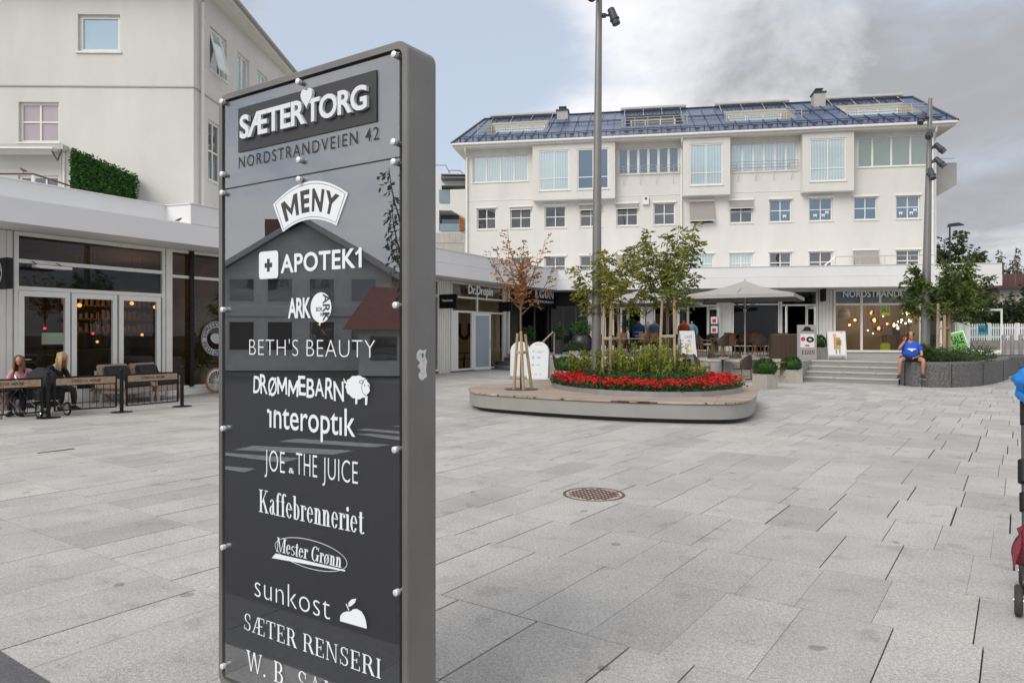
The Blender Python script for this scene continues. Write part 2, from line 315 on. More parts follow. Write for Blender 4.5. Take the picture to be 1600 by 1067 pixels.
# a small upright roman alphabet (cap height 1): stems, hairlines, bowls and serifs
def roman(ch, T=.15, t=.045):
    P_ = []; sf = T*.62
    def rect(x0, y0, x1, y1): P_.append([(x0,y0),(x1,y0),(x1,y1),(x0,y1)])
    def poly(*p): P_.append(list(p))
    def stem(x, y0, y1, b=1, u=1, w=T):
        rect(x, y0+(t if b else 0), x+w, y1-(t if u else 0))
        if b: rect(x-sf, y0, x+w+sf, y0+t)
        if u: rect(x-sf, y1-t, x+w+sf, y1)
    def arc(cx, cy, rx, ry, a0, a1, w=T, h=t, n=14):
        for i in range(n):
            q = [math.radians(a0+(a1-a0)*k/n) for k in (i, i+1)]
            o = [(cx+rx*math.cos(x), cy+ry*math.sin(x)) for x in q]; k = [(cx+(rx-w)*math.cos(x), cy+(ry-h)*math.sin(x)) for x in q]
            P_.append([o[0], o[1], k[1], k[0]])
    def dot(cx, cy, r): P_.append([(cx+r*math.cos(a*math.pi/5), cy+r*math.sin(a*math.pi/5)) for a in range(10)])
    X = .66                                              # x-height
    if ch == 'K': stem(.1,0,1); poly((.25,.42),(.62,.96),(.69,.96),(.31,.42)); poly((.34,.55),(.62,.04),(.80,.04),(.44,.64)); rect(.53,.96,.82,1); rect(.55,0,.88,.04); adv = .9
    elif ch == 'E': stem(.1,0,1); rect(.1+T,0,.66,t); rect(.1+T,1-t,.64,1); rect(.1+T,.49,.48,.49+t); rect(.66-t,0,.66,.24); rect(.64-t,.78,.64,1); rect(.48-t,.38,.48,.63); adv = .74
    elif ch == 'R': stem(.1,0,1); arc(.38,.74,.28,.26,-90,90); rect(.2,1-t,.38,1); rect(.2,.48,.38,.48+t); poly((.38,.5),(.62,.04),(.8,.04),(.54,.52)); rect(.62,0,.86,.04); adv = .84
    elif ch == 'N': stem(.1,0,1,1,1,t*1.2); poly((.08,1),(.08+T*1.2,1),(.76,0),(.70,0)); stem(.72,0,1,0,1,t*1.2); adv = .92
    elif ch == 'I': stem(.12,0,1); adv = .4
    elif ch == 'S': arc(.34,.745,.25,.255,35,270,T*.8); arc(.34,.255,.27,.255,-145,90,T*.8); rect(.54,.7,.54+t,.98); rect(.06,.02,.06+t,.3); adv = .7
    elif ch == 'T': stem(.30,0,1,1,0); rect(.02,1-t,.74,1); rect(.02,.78,.02+t,1); rect(.74-t,.78,.74,1); adv = .78
    elif ch == 'Æ': poly((.04,0),(.11,0),(.52,1),(.45,1)); stem(.52,0,1); rect(.24,.36,.52,.36+t); rect(.52+T,0,1.06,t); rect(.52+T,1-t,1.04,1); rect(.52+T,.49,.88,.49+t); rect(1.06-t,0,1.06,.24); rect(1.04-t,.78,1.04,1); rect(-.06,0,.22,t); adv = 1.12
    elif ch == 'W': poly((.04,1),(.04+T,1),(.36,0),(.30,0)); poly((.30,0),(.36,0),(.58,1),(.52,1)); poly((.50,1),(.50+T,1),(.84,0),(.78,0)); poly((.78,0),(.84,0),(1.08,1),(1.02,1)); rect(-.04,.96,.28,1); rect(.92,.96,1.16,1); adv = 1.12
    elif ch == 'B': stem(.1,0,1); arc(.36,.75,.25,.25,-90,90); arc(.36,.26,.31,.265,-90,90); rect(.2,1-t,.36,1); rect(.2,.49,.36,.49+t); rect(.2,0,.36,t); adv = .76
    elif ch == 'A': poly((.06,0),(.13,0),(.42,1),(.38,1)); poly((.36,1),(.42,1),(.80,0),(.80-T*1.15,0)); rect(.2,.33,.62,.33+t); rect(-.04,0,.24,t); rect(.56,0,.90,t); adv = .86
    elif ch == 'M': stem(.1,0,1,1,1,t*1.2); poly((.08,1),(.08+T,1),(.56,0),(.50,0)); poly((.50,0),(.56,0),(.92,1),(.86,1)); stem(.86,0,1); adv = 1.14
    elif ch == 'O': arc(.44,.5,.38,.51,0,360,T,t,26); adv = .9
    elif ch == 'G': arc(.44,.5,.38,.51,40,345,T,t,22); stem(.66,.02,.45,0,1,T*.9); rect(.76,.7,.76+t,.98); adv = .94
    elif ch == 'P': stem(.1,0,1); arc(.38,.73,.28,.27,-90,90); rect(.2,1-t,.38,1); rect(.2,.46,.38,.46+t); adv = .72
    elif ch == '.': dot(.1,.06,.075); adv = .24
    elif ch == 'a': arc(.26,.19,.22,.2,70,320,T*.8); arc(.27,.47,.19,.2,0,160,T*.7); rect(.46-T,.06,.46,.5); poly((.46,.1),(.46,0),(.56,.02),(.56,.07)); rect(.24,.36,.34,.36+t); adv = .56
    elif ch == 'f': stem(.1,0,.8,1,0); arc(.31,.78,.22,.23,35,180,T,t); rect(.0,X-t,.36,X); adv = .4
    elif ch == 'e': arc(.28,.33,.25,.34,20,330,T*.85); rect(.1,.36,.52,.36+t); rect(.46,.36,.53,.48); adv = .58
    elif ch == 'b': stem(.06,0,1,0,0); rect(-.02,1-t,.1,1); arc(.28,.33,.26,.34,-140,140,T*.9); adv = .6
    elif ch == 'r': stem(.07,0,X,1,0); rect(-.01,X-t,.1,X); arc(.32,.45,.16,.22,50,170,T*.4); dot(.39,.55,.075); adv = .45
    elif ch == 'n': stem(.07,0,X,1,0); rect(-.01,X-t,.1,X); arc(.32,.42,.2,.25,0,170,T*.9); stem(.52-T,0,.43,1,0); adv = .64
    elif ch == 'i': stem(.07,0,X,1,0); rect(-.01,X-t,.1,X); dot(.07+T/2,.87,.1); adv = .3
    elif ch == 't': stem(.1,.1,.86,0,0); arc(.28,.14,.18,.15,180,330,T*.9); rect(.0,X-t,.36,X); adv = .4
    elif ch == 's': arc(.24,.49,.18,.18,30,270,T*.6); arc(.24,.165,.2,.175,-150,90,T*.6); adv = .46
    elif ch == 'ø': arc(.30,.33,.26,.34,0,360,T*.85,t,22); poly((.04,-.06),(.08,-.06),(.56,.72),(.52,.72)); adv = .62
    else: adv = .34
    return P_, adv
def serif_at(F, body, s0, s1, z0, z1, d=0.0, T=.15, t=.045, thick=.0, mb=None, slant=0, gap=.06):
    mb = mb or F.mb(); x = 0; out = []
    for ch in body:
        ps, adv = roman(ch, T, t); out += [[(x+p[0]+slant*p[1], p[1]) for p in q] for q in ps]; x += adv+gap
    b = max(p[0] for q in out for p in q); a = min(p[0] for q in out for p in q); k = (s1-s0)/(b-a)
    for i, q in enumerate(out):
        dd = d+.00004*(i % 40); v = [Vector((s0+(p[0]-a)*k, dd, z0+p[1]*(z1-z0))) for p in q]
        if thick:
            n = len(v); v2 = [p+Vector((0, thick, 0)) for p in v]
            mb.add(v+v2, [tuple(range(n)), tuple(range(n, 2*n))]+[(j, (j+1) % n, n+(j+1) % n, n+j) for j in range(n)])
        else: mb.add(v, [tuple(range(len(v)))])
    return mb
def serif(F, body, xl, yt, yb, xr, d=0.0, **k):
    return serif_at(F, body, F.S(xl, d), F.S(xr, d), F.Z(xl, yb, d), F.Z(xl, yt, d), d, **k)
# ------------------------------------------------------------------ ground: paving in courses, road, terrace
UG = Vector((.5765, .817, 0)); VG = Vector((.817, -.5765, 0))       # paving grid
EDGE_U = 1.43                                                       # the paving ends at the street
Nw = Vector((.871, -.491, 0)); Nm = Vector((-.167, -.986, 0))
FW = Wall(Nw, -16.6)          # shop wing on the left
FM = Wall(Nm, -37.0)          # shop row below the apartments
FU = Wall(Nm, -39.2)          # apartment wall above
FL = Wall((.02, -1), -20.68)  # left house, front
FLs = Wall((1, -.05), -10.12) # left house, side
TZ = .68
def uv(u, v, z): p = UG*u+VG*v; return (p.x, p.y, z)
slab_m = attrmat('granite slab', [(.35,.34,.325),(.41,.398,.38),(.44,.426,.403),(.375,.363,.347),(.465,.45,.424),(.41,.396,.379)], .75, (150, .37), .6, .14, gum=True)
joint_m = mat('joint grit', (.055, .046, .038), .95, .4, 30)
kerb_m = attrmat('dark granite kerb', [(.10,.10,.105),(.14,.14,.145),(.12,.12,.12)], .8, (170, .4), .5, .1)
def inside_poly(x, y, poly):
    c = False; n = len(poly)
    for i in range(n):
        x0, y0 = poly[i]; x1, y1 = poly[i-1]
        if (y0 > y) != (y1 > y) and x < (x1-x0)*(y-y0)/(y1-y0)+x0: c = not c
    return c
STEP0, STEP1 = G(1255, 596), G(1404, 601.5)                         # foot of the steps
su = Vector((STEP1.x-STEP0.x, STEP1.y-STEP0.y, 0)); sw = su.length; su.normalize(); sn = Vector((-su.y, su.x, 0))
if sn.y < 0: sn = -sn
TL = STEP0-su*10.1                                                  # left end of the terrace front
LAND = STEP0+sn*1.05; LANDR = STEP1+sn*1.05
terr = [TL, STEP0, LAND, LANDR, LANDR+sn*1.5, Vector((16, 27.6, 0)), Vector((21.5, 30.5, 0)), Vector((75, 30, 0)), Vector((75, 110, 0)), Vector((-30, 110, 0)), FW.pt(FW.S(792), 0, 0)+Vector((-2, 1.5, 0)), FW.pt(FW.S(792), 0, 0)]
terr2 = [(p.x, p.y) for p in terr]
def slabs(name, u0, u1, v0, v1, cw, lens, z, jm, skip, gu=.006, gv=.016, m=slab_m, th=.03):
    rg = random.Random(11); verts, faces, tone = [], [], []; u = u0; j = 0
    while u < u1:
        w_ = cw*rg.choice((1, 1, .86, 1.1)); v = v0+rg.uniform(-.6, 0)
        while v < v1:
            ln = rg.choice(lens); c = UG*(u+w_/2)+VG*(v+ln/2)
            far = c.y > 26
            if not skip(c.x, c.y):
                a = rg.uniform(.3, 1.0) if rg.random() > .35 else .12
                q = [uv(u+gu/2, v+gv*a/2, z), uv(u+w_-gu/2, v+gv*a/2, z), uv(u+w_-gu/2, v+ln-gv*a/2, z), uv(u+gu/2, v+ln-gv*a/2, z)]
                o = len(verts); dz = rg.uniform(-.0015, .0015)
                verts += [(p[0], p[1], p[2]+dz) for p in q]+[(p[0], p[1], p[2]-th) for p in q]
                faces += [(o, o+1, o+2, o+3)]+[(o+k, o+4+k, o+4+(k+1) % 4, o+(k+1) % 4) for k in range(4)]
                tone += [rg.random()]*5
            v += ln
        u += w_
    me = bpy.data.meshes.new(name); me.from_pydata(verts, [], faces)
    at = me.attributes.new('tone', 'FLOAT', 'FACE'); at.data.foreach_set('value', tone); me.materials.append(m)
    o = bpy.data.objects.new(name, me); COL.objects.link(o); return tagged(o, kind='structure')
sk = lambda x, y: (inside_poly(x, y, terr2) and not inside_poly(x+.4, y-.6, terr2)) or x < -28 or Nw.dot(Vector((x, y, 0))) < -17.4 or (Vector((x,y,0))-Vector((0,0,0))).dot(UG) < EDGE_U
# keep the courses clear of the terrace body
sk2 = lambda x, y: inside_poly(x, y, terr2) or Nw.dot(Vector((x, y, 0))) < -17.6 or x > 46
slabs('plaza_paving', EDGE_U, 33, -26, 46, .93, (.34, .40, .46, .55, .43), 0, joint_m, sk2)
m = MB(); m.add([uv(EDGE_U, -60, -.022), uv(60, -60, -.022), uv(60, 60, -.022), uv(EDGE_U, 60, -.022)], [(0,1,2,3)])
tagged(m.build('paving_bed', joint_m), kind='structure')
slabs('street_kerb', EDGE_U-.46, EDGE_U-.02, -40, 30, .45, (.9, 1.0), -.006, joint_m, lambda x, y: False, .004, .01, kerb_m)
m = MB(); m.add([uv(-14, -90, -.03), uv(EDGE_U+.3, -90, -.03), uv(EDGE_U+.3, 90, -.03), uv(-14, 90, -.03)], [(0,1,2,3)])
tagged(m.build('street', asphalt), kind='structure')
m = MB(); m.add([(-900,-900,-.06),(900,-900,-.06),(900,900,-.06),(-900,900,-.06)], [(0,1,2,3)])
tagged(m.build('ground', mat('distant ground', (.13,.13,.11), .95, .3, .3)), kind='structure')
paint = mat('road paint', (.42, .42, .41), .7, .15, 8)
terrace_m = attrmat('terrace slab', [(.25,.245,.24),(.30,.295,.285),(.28,.275,.27)], .85, (170, .25), .3, .1)
m = MB(); m.prism(terr2, -.05, TZ-.004)
o = m.build('terrace', mat('terrace edge stone', (.30,.295,.285), .85, .15, 25, .3, 120)); tagged(o, kind='structure')
m = MB()                                               # overhanging front course of the terrace
for a_, b_ in ((TL, STEP0),):
    d_ = (b_-a_); n_ = int(d_.length/1.0); d_.normalize()
    for i in range(n_):
        p0 = a_+d_*(i*1.0+.006); p1 = a_+d_*(i*1.0+.994); m.prism([(p0-sn*.03)[:2], (p1-sn*.03)[:2], (p1+sn*.34)[:2], (p0+sn*.34)[:2]], TZ-.09, TZ+.004)
tagged(m.build('terrace_edge', stone_light, bevel=.006), kind='structure')
# steps: four risers of cut stone between terrace and plaza
t = thing('stone_steps', 'broad flight of four light granite steps leading up beside the seated man', 'steps', tuple(STEP0))
for k in range(4):
    z0 = .17*k; n_ = 3; q0 = STEP0+su*.004+sn*(.33*k+.025); q1 = STEP0+su*(sw-.004)+sn*(.33*k+.025); m = MB(); m.prism([q0[:2], q1[:2], (q1+sn*(1.27-.33*k))[:2], (q0+sn*(1.27-.33*k))[:2]], z0-.02+.001*k, z0+.118); m.build('riser', mat('shaded riser granite', (.25,.245,.235), .85, .25, 40, .3, 160), t)  # riser colour darkened to paint in shade under the treads
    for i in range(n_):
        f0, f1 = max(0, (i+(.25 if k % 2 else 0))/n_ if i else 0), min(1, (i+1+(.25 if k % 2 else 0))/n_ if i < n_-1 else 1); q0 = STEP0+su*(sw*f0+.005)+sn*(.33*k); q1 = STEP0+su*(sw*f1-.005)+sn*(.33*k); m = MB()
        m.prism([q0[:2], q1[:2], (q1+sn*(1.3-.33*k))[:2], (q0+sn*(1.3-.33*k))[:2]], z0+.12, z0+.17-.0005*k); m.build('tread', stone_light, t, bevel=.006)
# manhole cover
c = G(928, 772); t = thing('manhole_cover', 'rusty round cast iron manhole cover set in the pale paving', 'manhole cover', (c.x, c.y, 0))
rust = mat('rusty iron', (.115, .05, .033), .8, .35, 30, .3, 120)
m = MB(); m.lathe([(.30, -.01), (.30, .004), (.275, .004), (.275, -.002)], 40, (c.x, c.y, 0)); m.build('rim', rust, t)
m = MB(); m.lathe([(.268, -.02), (.268, -.004)], 40, (c.x, c.y, 0)); lid = m.build('lid', mat('shaded lid iron', (.085,.038,.026), .9, .4, 20), t)  # lid coloured darker to paint relief shade between the raised studs
m = MB()
for i in range(-7, 8):
    for j in range(-7, 8):
        if (i*i+j*j) < 50 and (i+j) % 2 == 0: m.box(c.x+i*.036-.024, c.x+i*.036+.024, c.y+j*.036-.013, c.y+j*.036+.013, -.005, .005)
m.build('raised_pattern', rust, lid)
a0, a1 = G(59, 708), G(116, 701); dv = (a1-a0).normalized(); nv = Vector((-dv.y, dv.x, 0))
m = MB(); m.prism([(a0-nv*.025)[:2], (a1-nv*.025)[:2], (a1+nv*.025)[:2], (a0+nv*.025)[:2]], -.02, .004)
for k in range(12): q = a0+(a1-a0)*((k+.5)/12); m.prism([(q-dv*.012-nv*.018)[:2], (q+dv*.012-nv*.018)[:2], (q+dv*.012+nv*.018)[:2], (q-dv*.012+nv*.018)[:2]], .004, .007)
tagged(m.build('drain_grate', rust), 'narrow rusty slot drain lying in the paving in front of the cafe', 'drain')
# ------------------------------------------------------------------ the information pillar
FS = Wall((-.5547, -.832), -1.854)
SL, SR, ZB, ZT, DEP = FS.S(341), FS.S(637.5), .05, 2.572, .152
sgn = thing('information_sign', 'tall dark grey information pillar with white shop names under clear panels', 'sign', tuple(FS.pt((SL+SR)/2, -DEP/2, 0)))
frame_sign = mat('pillar lacquer', (.18, .175, .168), .40, .10, 3.5, .10, 420, metal=.3)
panel_dark = mat('pillar panel', (.044, .041, .039), .35, .08, 3)
white_vinyl = mat('white vinyl lettering', (.80, .83, .86), .5)
def rrect(x0, x1, z0, z1, r, n=7):
    o = []
    for cx, cz, a in ((x1-r, z0+r, -90), (x1-r, z1-r, 0), (x0+r, z1-r, 90), (x0+r, z0+r, 180)):
        for i in range(n+1): q = R(a+90*i/n); o.append((cx+r*math.cos(q), cz+r*math.sin(q)))
    return o
m = FS.mb(); bz = .027; o1 = rrect(SL, SR, ZB, ZT, .052); i1 = rrect(SL+bz, SR-bz, ZB+bz+.01, ZT-bz, .03); n = len(o1)
def ring(pts, d): return [Vector((p[0], d, p[1])) for p in pts]
o2 = rrect(SL+.004, SR-.004, ZB+.004, ZT-.004, .048)
V = ring(o1, -DEP+.004)+ring(o2, -DEP)+ring(o1, -.004)+ring(o2, 0)+ring(i1, 0)+ring(i1, -.03)
fs = []
for a_, b_ in ((1, 0), (0, 2), (2, 3), (3, 4), (4, 5)):
    fs += [(a_*n+i, a_*n+(i+1) % n, b_*n+(i+1) % n, b_*n+i) for i in range(n)]
fs += [tuple(range(n, 2*n)), tuple(range(5*n, 6*n))]; m.add(V, fs); fr = m.build('frame', frame_sign, sgn, smooth=True)
m = FS.mb(); m.box(SL+.1, SR-.1, -DEP+.03, -.03, -.02, ZB+.002); m.build('plinth', metal_dark, sgn)
m = FS.mb(); m.box(SL+bz+.004, SR-bz-.004, -.029, -.027, ZB+bz+.014, ZT-bz-.004); m.build('back_panel', panel_dark, sgn)
ZS = 2.167
acr = glassmat('acrylic sheet', (.86, .87, .88), .17, fres=.16)
for nm, z0, z1 in (('top_cover_sheet', ZS+.003, ZT-bz-.012), ('cover_sheet', ZB+bz+.025, ZS-.003)):
    m = FS.mb(); m.box(SL+bz+.016, SR-bz-.016, -.007, -.003, z0, z1); m.build('cover_sheet', acr, sgn)
for px, py in ((350,160),(350,273),(350,302),(469,129),(470,251),(470,281),(619,87),(618,223),(618,254),(351,484),(621,477),(351,669),(620,702),(351,854),(622,924),(351,1039)):
    m = MB(); s_, z_ = FS.S(px), FS.Z(px, py)
    m.xf = lambda p, s_=s_, z_=z_: FS.pt(s_+p.x, p.z, z_+p.y)
    m.lathe([(.0075, -.027), (.0075, .0), (.0115, .0005), (.0115, .0145), (.0095, .016)], 14)
    m.build('standoff_bolt', mat('brushed bolt', (.78,.78,.78), .5, metal=.35), sgn, smooth=True)
plate_m = mat('logo plate', (.03, .03, .033), .5)
m = FS.mb(); m.box(FS.S(372.5), FS.S(588.5), -.0025, .001, FS.Z(480, 214.5), FS.Z(480, 140)); m.build('logo_plate', plate_m, sgn)
def sg(body, xl, yt, yb, xr, **k): write(FS, body, xl, yt, yb, xr, d=-.002, **k).build('lettering', white_vinyl, sgn, recalc=False)
# raised round-cornered name with a heart
raised = mat('raised white letters', (.72, .74, .77), .35)
m = write(FS, 'SÆTER', 378.5, 183, 219, 481, d=.002, bold=.024, space=.92, thick=.013)
m = write(FS, 'TORG', 482, 158, 194, 577, d=.002, bold=.024, space=.92, thick=.013, mb=m)
hs, hz = FS.S(484), FS.Z(483, 154); hp = []
for i in range(28):
    q = 2*math.pi*i/28; hp.append((hs+.0033*16*math.sin(q)**3*.62, hz+.0033*(13*math.cos(q)-5*math.cos(2*q)-2*math.cos(3*q)-math.cos(4*q))*.80))
m.add(ring(hp, .004)+ring(hp, .017), [tuple(range(28)), tuple(range(28, 56))]+[(i, (i+1) % 28, 28+(i+1) % 28, 28+i) for i in range(28)])
m.build('raised_lettering', raised, sgn)
write(FS, 'NORDSTRANDVEIEN 42', 373, 246.5, 264, 592, d=-.0245, bold=-.012, space=1.25).build('lettering', metal_black, sgn, recalc=False)
write(FS, 'NORDSTRANDVEIEN 42', 373, 246, 263.5, 592, d=-.002, bold=.004, space=1.25).build('lettering', mat('dark lettering', (.012,.012,.014), .5), sgn, recalc=False)
# arched emblem
ac, zt0, zb0 = FS.S(482), FS.Z(482, 283.5), FS.Z(482, 343)
def fan(u, f, d):                                        # u across -1..1, f from the lower arc to the upper one
    x = (.152+(.213-.152)*f)*u; return Vector((ac+x, d, (zb0-.036*u*u)*(1-f)+(zt0-.068*u*u)*f))
def band(f0, f1, u0, u1, d, m, n_=20):
    m.add([fan(u0+(u1-u0)*i/n_, f1, d) for i in range(n_+1)]+[fan(u0+(u1-u0)*i/n_, f0, d) for i in range(n_+1)], [(i, i+1, n_+2+i, n_+1+i) for i in range(n_)])
m = FS.mb(); band(0, 1, -1, 1, -.002, m); m.build('emblem', white_vinyl, sgn, recalc=False)
m = FS.mb()
for f0, f1, u0, u1 in ((.055, .068, -.95, .95), (.925, .938, -.955, .955), (.068, .925, -.955, -.943), (.068, .925, .943, .955)): band(f0, f1, u0, u1, -.0018, m)
for ch, (u0, u1) in zip('MENY', ((-.82, -.34), (-.25, .02), (.10, .44), (.48, .84))):
    vs_, f2 = font_mesh(ch, .03 if ch == 'M' else .04); x0, x1 = min(v[0] for v in vs_), max(v[0] for v in vs_); b_ = -min(v[1] for v in vs_); h_ = max(v[1] for v in vs_)+b_
    m.add([fan(u0+(v[0]-x0)/(x1-x0)*(u1-u0), .20+(v[1]+b_)/h_*.60, -.0015) for v in vs_], f2)
m.build('lettering', panel_dark, sgn, recalc=False)
# pharmacy
m = FS.mb(); p = rrect(FS.S(404), FS.S(434), FS.Z(419, 435.5), FS.Z(419, 392.5), .014, 4); m.add(ring(p, -.002), [tuple(range(len(p)))]); m.build('emblem', white_vinyl, sgn, recalc=False)
cs, cz = FS.S(418.7), FS.Z(418.7, 414.5); m = FS.mb()
for a_, b_ in ((.0085, .026), (.0235, .0095)):
    m.add([Vector((cs+x*a_, -.0016-(a_ > .01)*.0001, cz+z*b_)) for x, z in ((-1,-1),(1,-1),(1,1),(-1,1))], [(0,1,2,3)])
m.build('lettering', panel_dark, sgn, recalc=False)
sg('APOTEK1', 438.5, 398.5, 427, 565, bold=.022, space=1.05)
m = FS.mb(); m.add([Vector((FS.S(x), -.0021, FS.Z(x, y))) for x, y in ((560.5,389),(561.5,394),(555.5,399),(554,395.5))], [(0,1,2,3)]); m.build('lettering', white_vinyl, sgn, recalc=False)
# bookshop
sg('ARK', 450, 466, 497.5, 485.5, bold=.026, space=.9)
cs, cz = FS.S(500.7), FS.Z(500.7, 480.5); m = FS.mb(); m.add([Vector((cs+.0575*math.cos(q*math.pi/16), -.002, cz+.0575*math.sin(q*math.pi/16))) for q in range(32)], [tuple(range(32))]); m.build('emblem', white_vinyl, sgn, recalc=False)
m = FS.mb(); vs_, f2 = font_mesh('ARK', .02)
m.add([Vector((cs+.012+(v[1])*.052, -.0016, cz+.05-(v[0])*.0525)) for v in vs_], f2)
write_at(FS, 'BOK', cs-.026, cs+.010, cz-.014, cz+.002, -.0016, .02, 1, 0, m); write_at(FS, 'HANDEL', cs-.002, cs+.05, cz-.034, cz-.018, -.0016, .015, 1, 0, m); m.build('lettering', panel_dark, sgn, recalc=False)
sg("BETH'S BEAUTY", 389.5, 530.5, 554, 586, bold=-.020, space=1.06)
# childlike brush lettering and a curly lamb
m = FS.mb(); s0, s1 = FS.S(395), FS.S(538); hh = FS.Z(395, 586)-FS.Z(395, 612); x = 0
ws = [.58, .6, .72, .8, .8, .55, .6, .68, .62, .72]; tot = sum(ws)
for i, ch in enumerate('DRØMMEBARN'):
    vs_, f2 = font_mesh(ch, .012); x0, x1 = min(v[0] for v in vs_), max(v[0] for v in vs_); k = ws[i]*.93/(x1-x0)*(s1-s0)/tot; up = (.0, .0, -.006, .002, -.004, .004, -.003, .005, -.002, -.008)[i]; tl = (.1, -.08, .04, -.06, .1, -.1, .05, -.03, .12, -.06)[i]
    hk = hh*(1, 1.12, 1.05, 1, .95, 1.08, 1.05, .95, 1.12, 1.05)[i]
    m.add([Vector((s0+x*(s1-s0)/tot+(v[0]-x0)*k+tl*v[1]*.06, -.002, FS.Z(395, 612)-.004+up+v[1]/.682*hk)) for v in vs_], f2); x += ws[i]
m.build('lettering', white_vinyl, sgn, recalc=False)
m = FS.mb(); cs, cz = FS.S(558), FS.Z(558, 605); pts = []
for i in range(72):
    q = 2*math.pi*i/72; r = 1+.09*abs(math.sin(q*5.5)); pts.append((cs+.058*r*math.cos(q), cz+.040*r*math.sin(q)))
m.add(ring(pts, -.002), [tuple(range(72))])
for lx in (-.012, .038): m.add([Vector((cs+lx+a_, -.0021, cz+b_)) for a_, b_ in ((0,-.03),(.013,-.03),(.010,-.062),(.0,-.062))], [(0,1,2,3)])
m.add([Vector((cs-.052+a_, -.0021, cz+b_)) for a_, b_ in ((0,.01),(-.022,.032),(-.016,.012))], [(0,1,2)])
m.build('emblem', white_vinyl, sgn, recalc=False)
m = FS.mb()
for cx_, cy_, rx, ry, d_ in ((.044, .002, .0235, .031, -.0018), (.020, .020, .012, .007, -.0015)):
    p = [(cs+cx_+rx*math.cos(q*math.pi/12), cz+cy_+ry*math.sin(q*math.pi/12)) for q in range(24)]; k = [(cs+cx_+(rx-.0022)*math.cos(q*math.pi/12), cz+cy_+(ry-.0022)*math.sin(q*math.pi/12)) for q in range(24)]
    m.add(ring(p, d_)+ring(k, d_), [(i, (i+1) % 24, 24+(i+1) % 24, 24+i) for i in range(24)])
for ex in (.037, .055): m.add([Vector((cs+ex+.0032*math.cos(q), -.0014, cz+.008+.0032*math.sin(q))) for q in (0,1,2,3,4,5)], [tuple(range(6))])
m.build('lettering', panel_dark, sgn, recalc=False)
sg('ınteroptık', 421, 641, 667.5, 555, bold=.006, space=1.0, cap=.46)
m = FS.mb()
for px, py in ((418.5, 642), (429.5, 643.5)): cs, cz = FS.S(px), FS.Z(px, py); m.add([Vector((cs+.0085*math.cos(q*.5236), -.002, cz+.0085*math.sin(q*.5236))) for q in range(12)], [tuple(range(12))])
m.build('emblem', white_vinyl, sgn, recalc=False)
sg('JOE', 413.5, 702, 734, 445, bold=-.012, space=1.05); sg('&', 451, 730, 738.5, 459.5, bold=.01)
sg('THE', 462.5, 707, 740.5, 495.5, bold=-.012, space=1.05); sg('JUICE', 504, 714, 747, 559, bold=-.012, space=1.05)
def sr(body, xl, yt, yb, xr, **k): serif(FS, body, xl, yt, yb, xr, d=-.002, **k).build('lettering', white_vinyl, sgn, recalc=False)
sr('Kaffebrenneriet', 404.5, 764, 799, 569.5, T=.17, t=.035, gap=.04)
sr('Mester Grønn', 431.5, 838.5, 860.5, 533.5, T=.17, t=.05, slant=.12, gap=.02)
cs, cz = FS.S(483), FS.Z(483, 865.5); m = FS.mb(); e1, e2, tl = [], [], -.09
for q in range(48):
    c_, s_ = math.cos(q*math.pi/24), math.sin(q*math.pi/24)
    for lst, k in ((e1, 0), (e2, .0022)): lst.append((cs+(.205-k)*c_, cz+(.056-k)*s_+.0*c_))
m.add(ring(e1, -.0022)+ring(e2, -.0022), [(i, (i+1) % 48, 48+(i+1) % 48, 48+i) for i in range(48)])
za = FS.Z(424, 872); m.add([Vector((FS.S(x), -.0019, FS.Z(x, y))) for x, y in ((424, 871.5), (430, 864.5), (480, 876), (539, 890.5), (538.5, 892.5), (480, 881.5))], [(0,1,2,3,4,5)])
m.build('emblem', white_vinyl, sgn, recalc=False)
sg('sunkost', 398, 899, 930, 515.5, bold=-.016, space=1.05, cap=.64)
m = FS.mb(); m.add([Vector((FS.S(x), -.002, FS.Z(x, y))) for x, y in ((530.5,970),(531,962),(535,957),(541,955),(547,955),(551,951.5),(557,951),(564,955),(569,963),(571.5,972),(572.5,982))], [tuple(range(11))])
m.add([Vector((FS.S(x), -.002, FS.Z(x, y))) for x, y in ((543.5,948),(544,941),(549,936),(556,935),(554,941),(549,946))], [tuple(range(6))])
m.add([Vector((FS.S(x), -.0019, FS.Z(x, y))) for x, y in ((539.5,943),(541,943),(545,953),(543.8,954))], [(0,1,2,3)]); m.build('emblem', white_vinyl, sgn, recalc=False)
sr('SÆTER RENSERI', 382, 956.5, 982.5, 595, T=.13, t=.045, gap=.07)
sr('W. B. SAMSON', 384.5, 1014, 1045, 610, T=.13, t=.045, gap=.09)
# torn sticker on the narrow side
FSs = Wall((.832, -.5547), 0); pr = FS.pt(SR, 0, 0); FSs.c = FSs.n.dot(pr)
m = FSs.mb(); m.add([Vector((FSs.S(x), .001, FSs.Z(x, y))) for x, y in ((651,551),(656,545),(660,548),(666,545.5),(664,556),(667,565),(665,578),(667,588),(660,594),(655,592),(653,585),(657,579),(652,572),(656,566),(650,560))], [tuple(range(15))])
m.build('torn_sticker', mat('torn paper', (.62,.62,.60), .8, .25, 60), sgn, recalc=False)
m = FSs.mb(); m.add([Vector((FSs.S(x), .0016, FSs.Z(x, y))) for x, y in ((658,553),(661,551),(662,557),(659,560))], [(0,1,2,3)]); m.build('sticker_print', mat('blue print', (.05,.2,.3), .6), sgn, recalc=False)
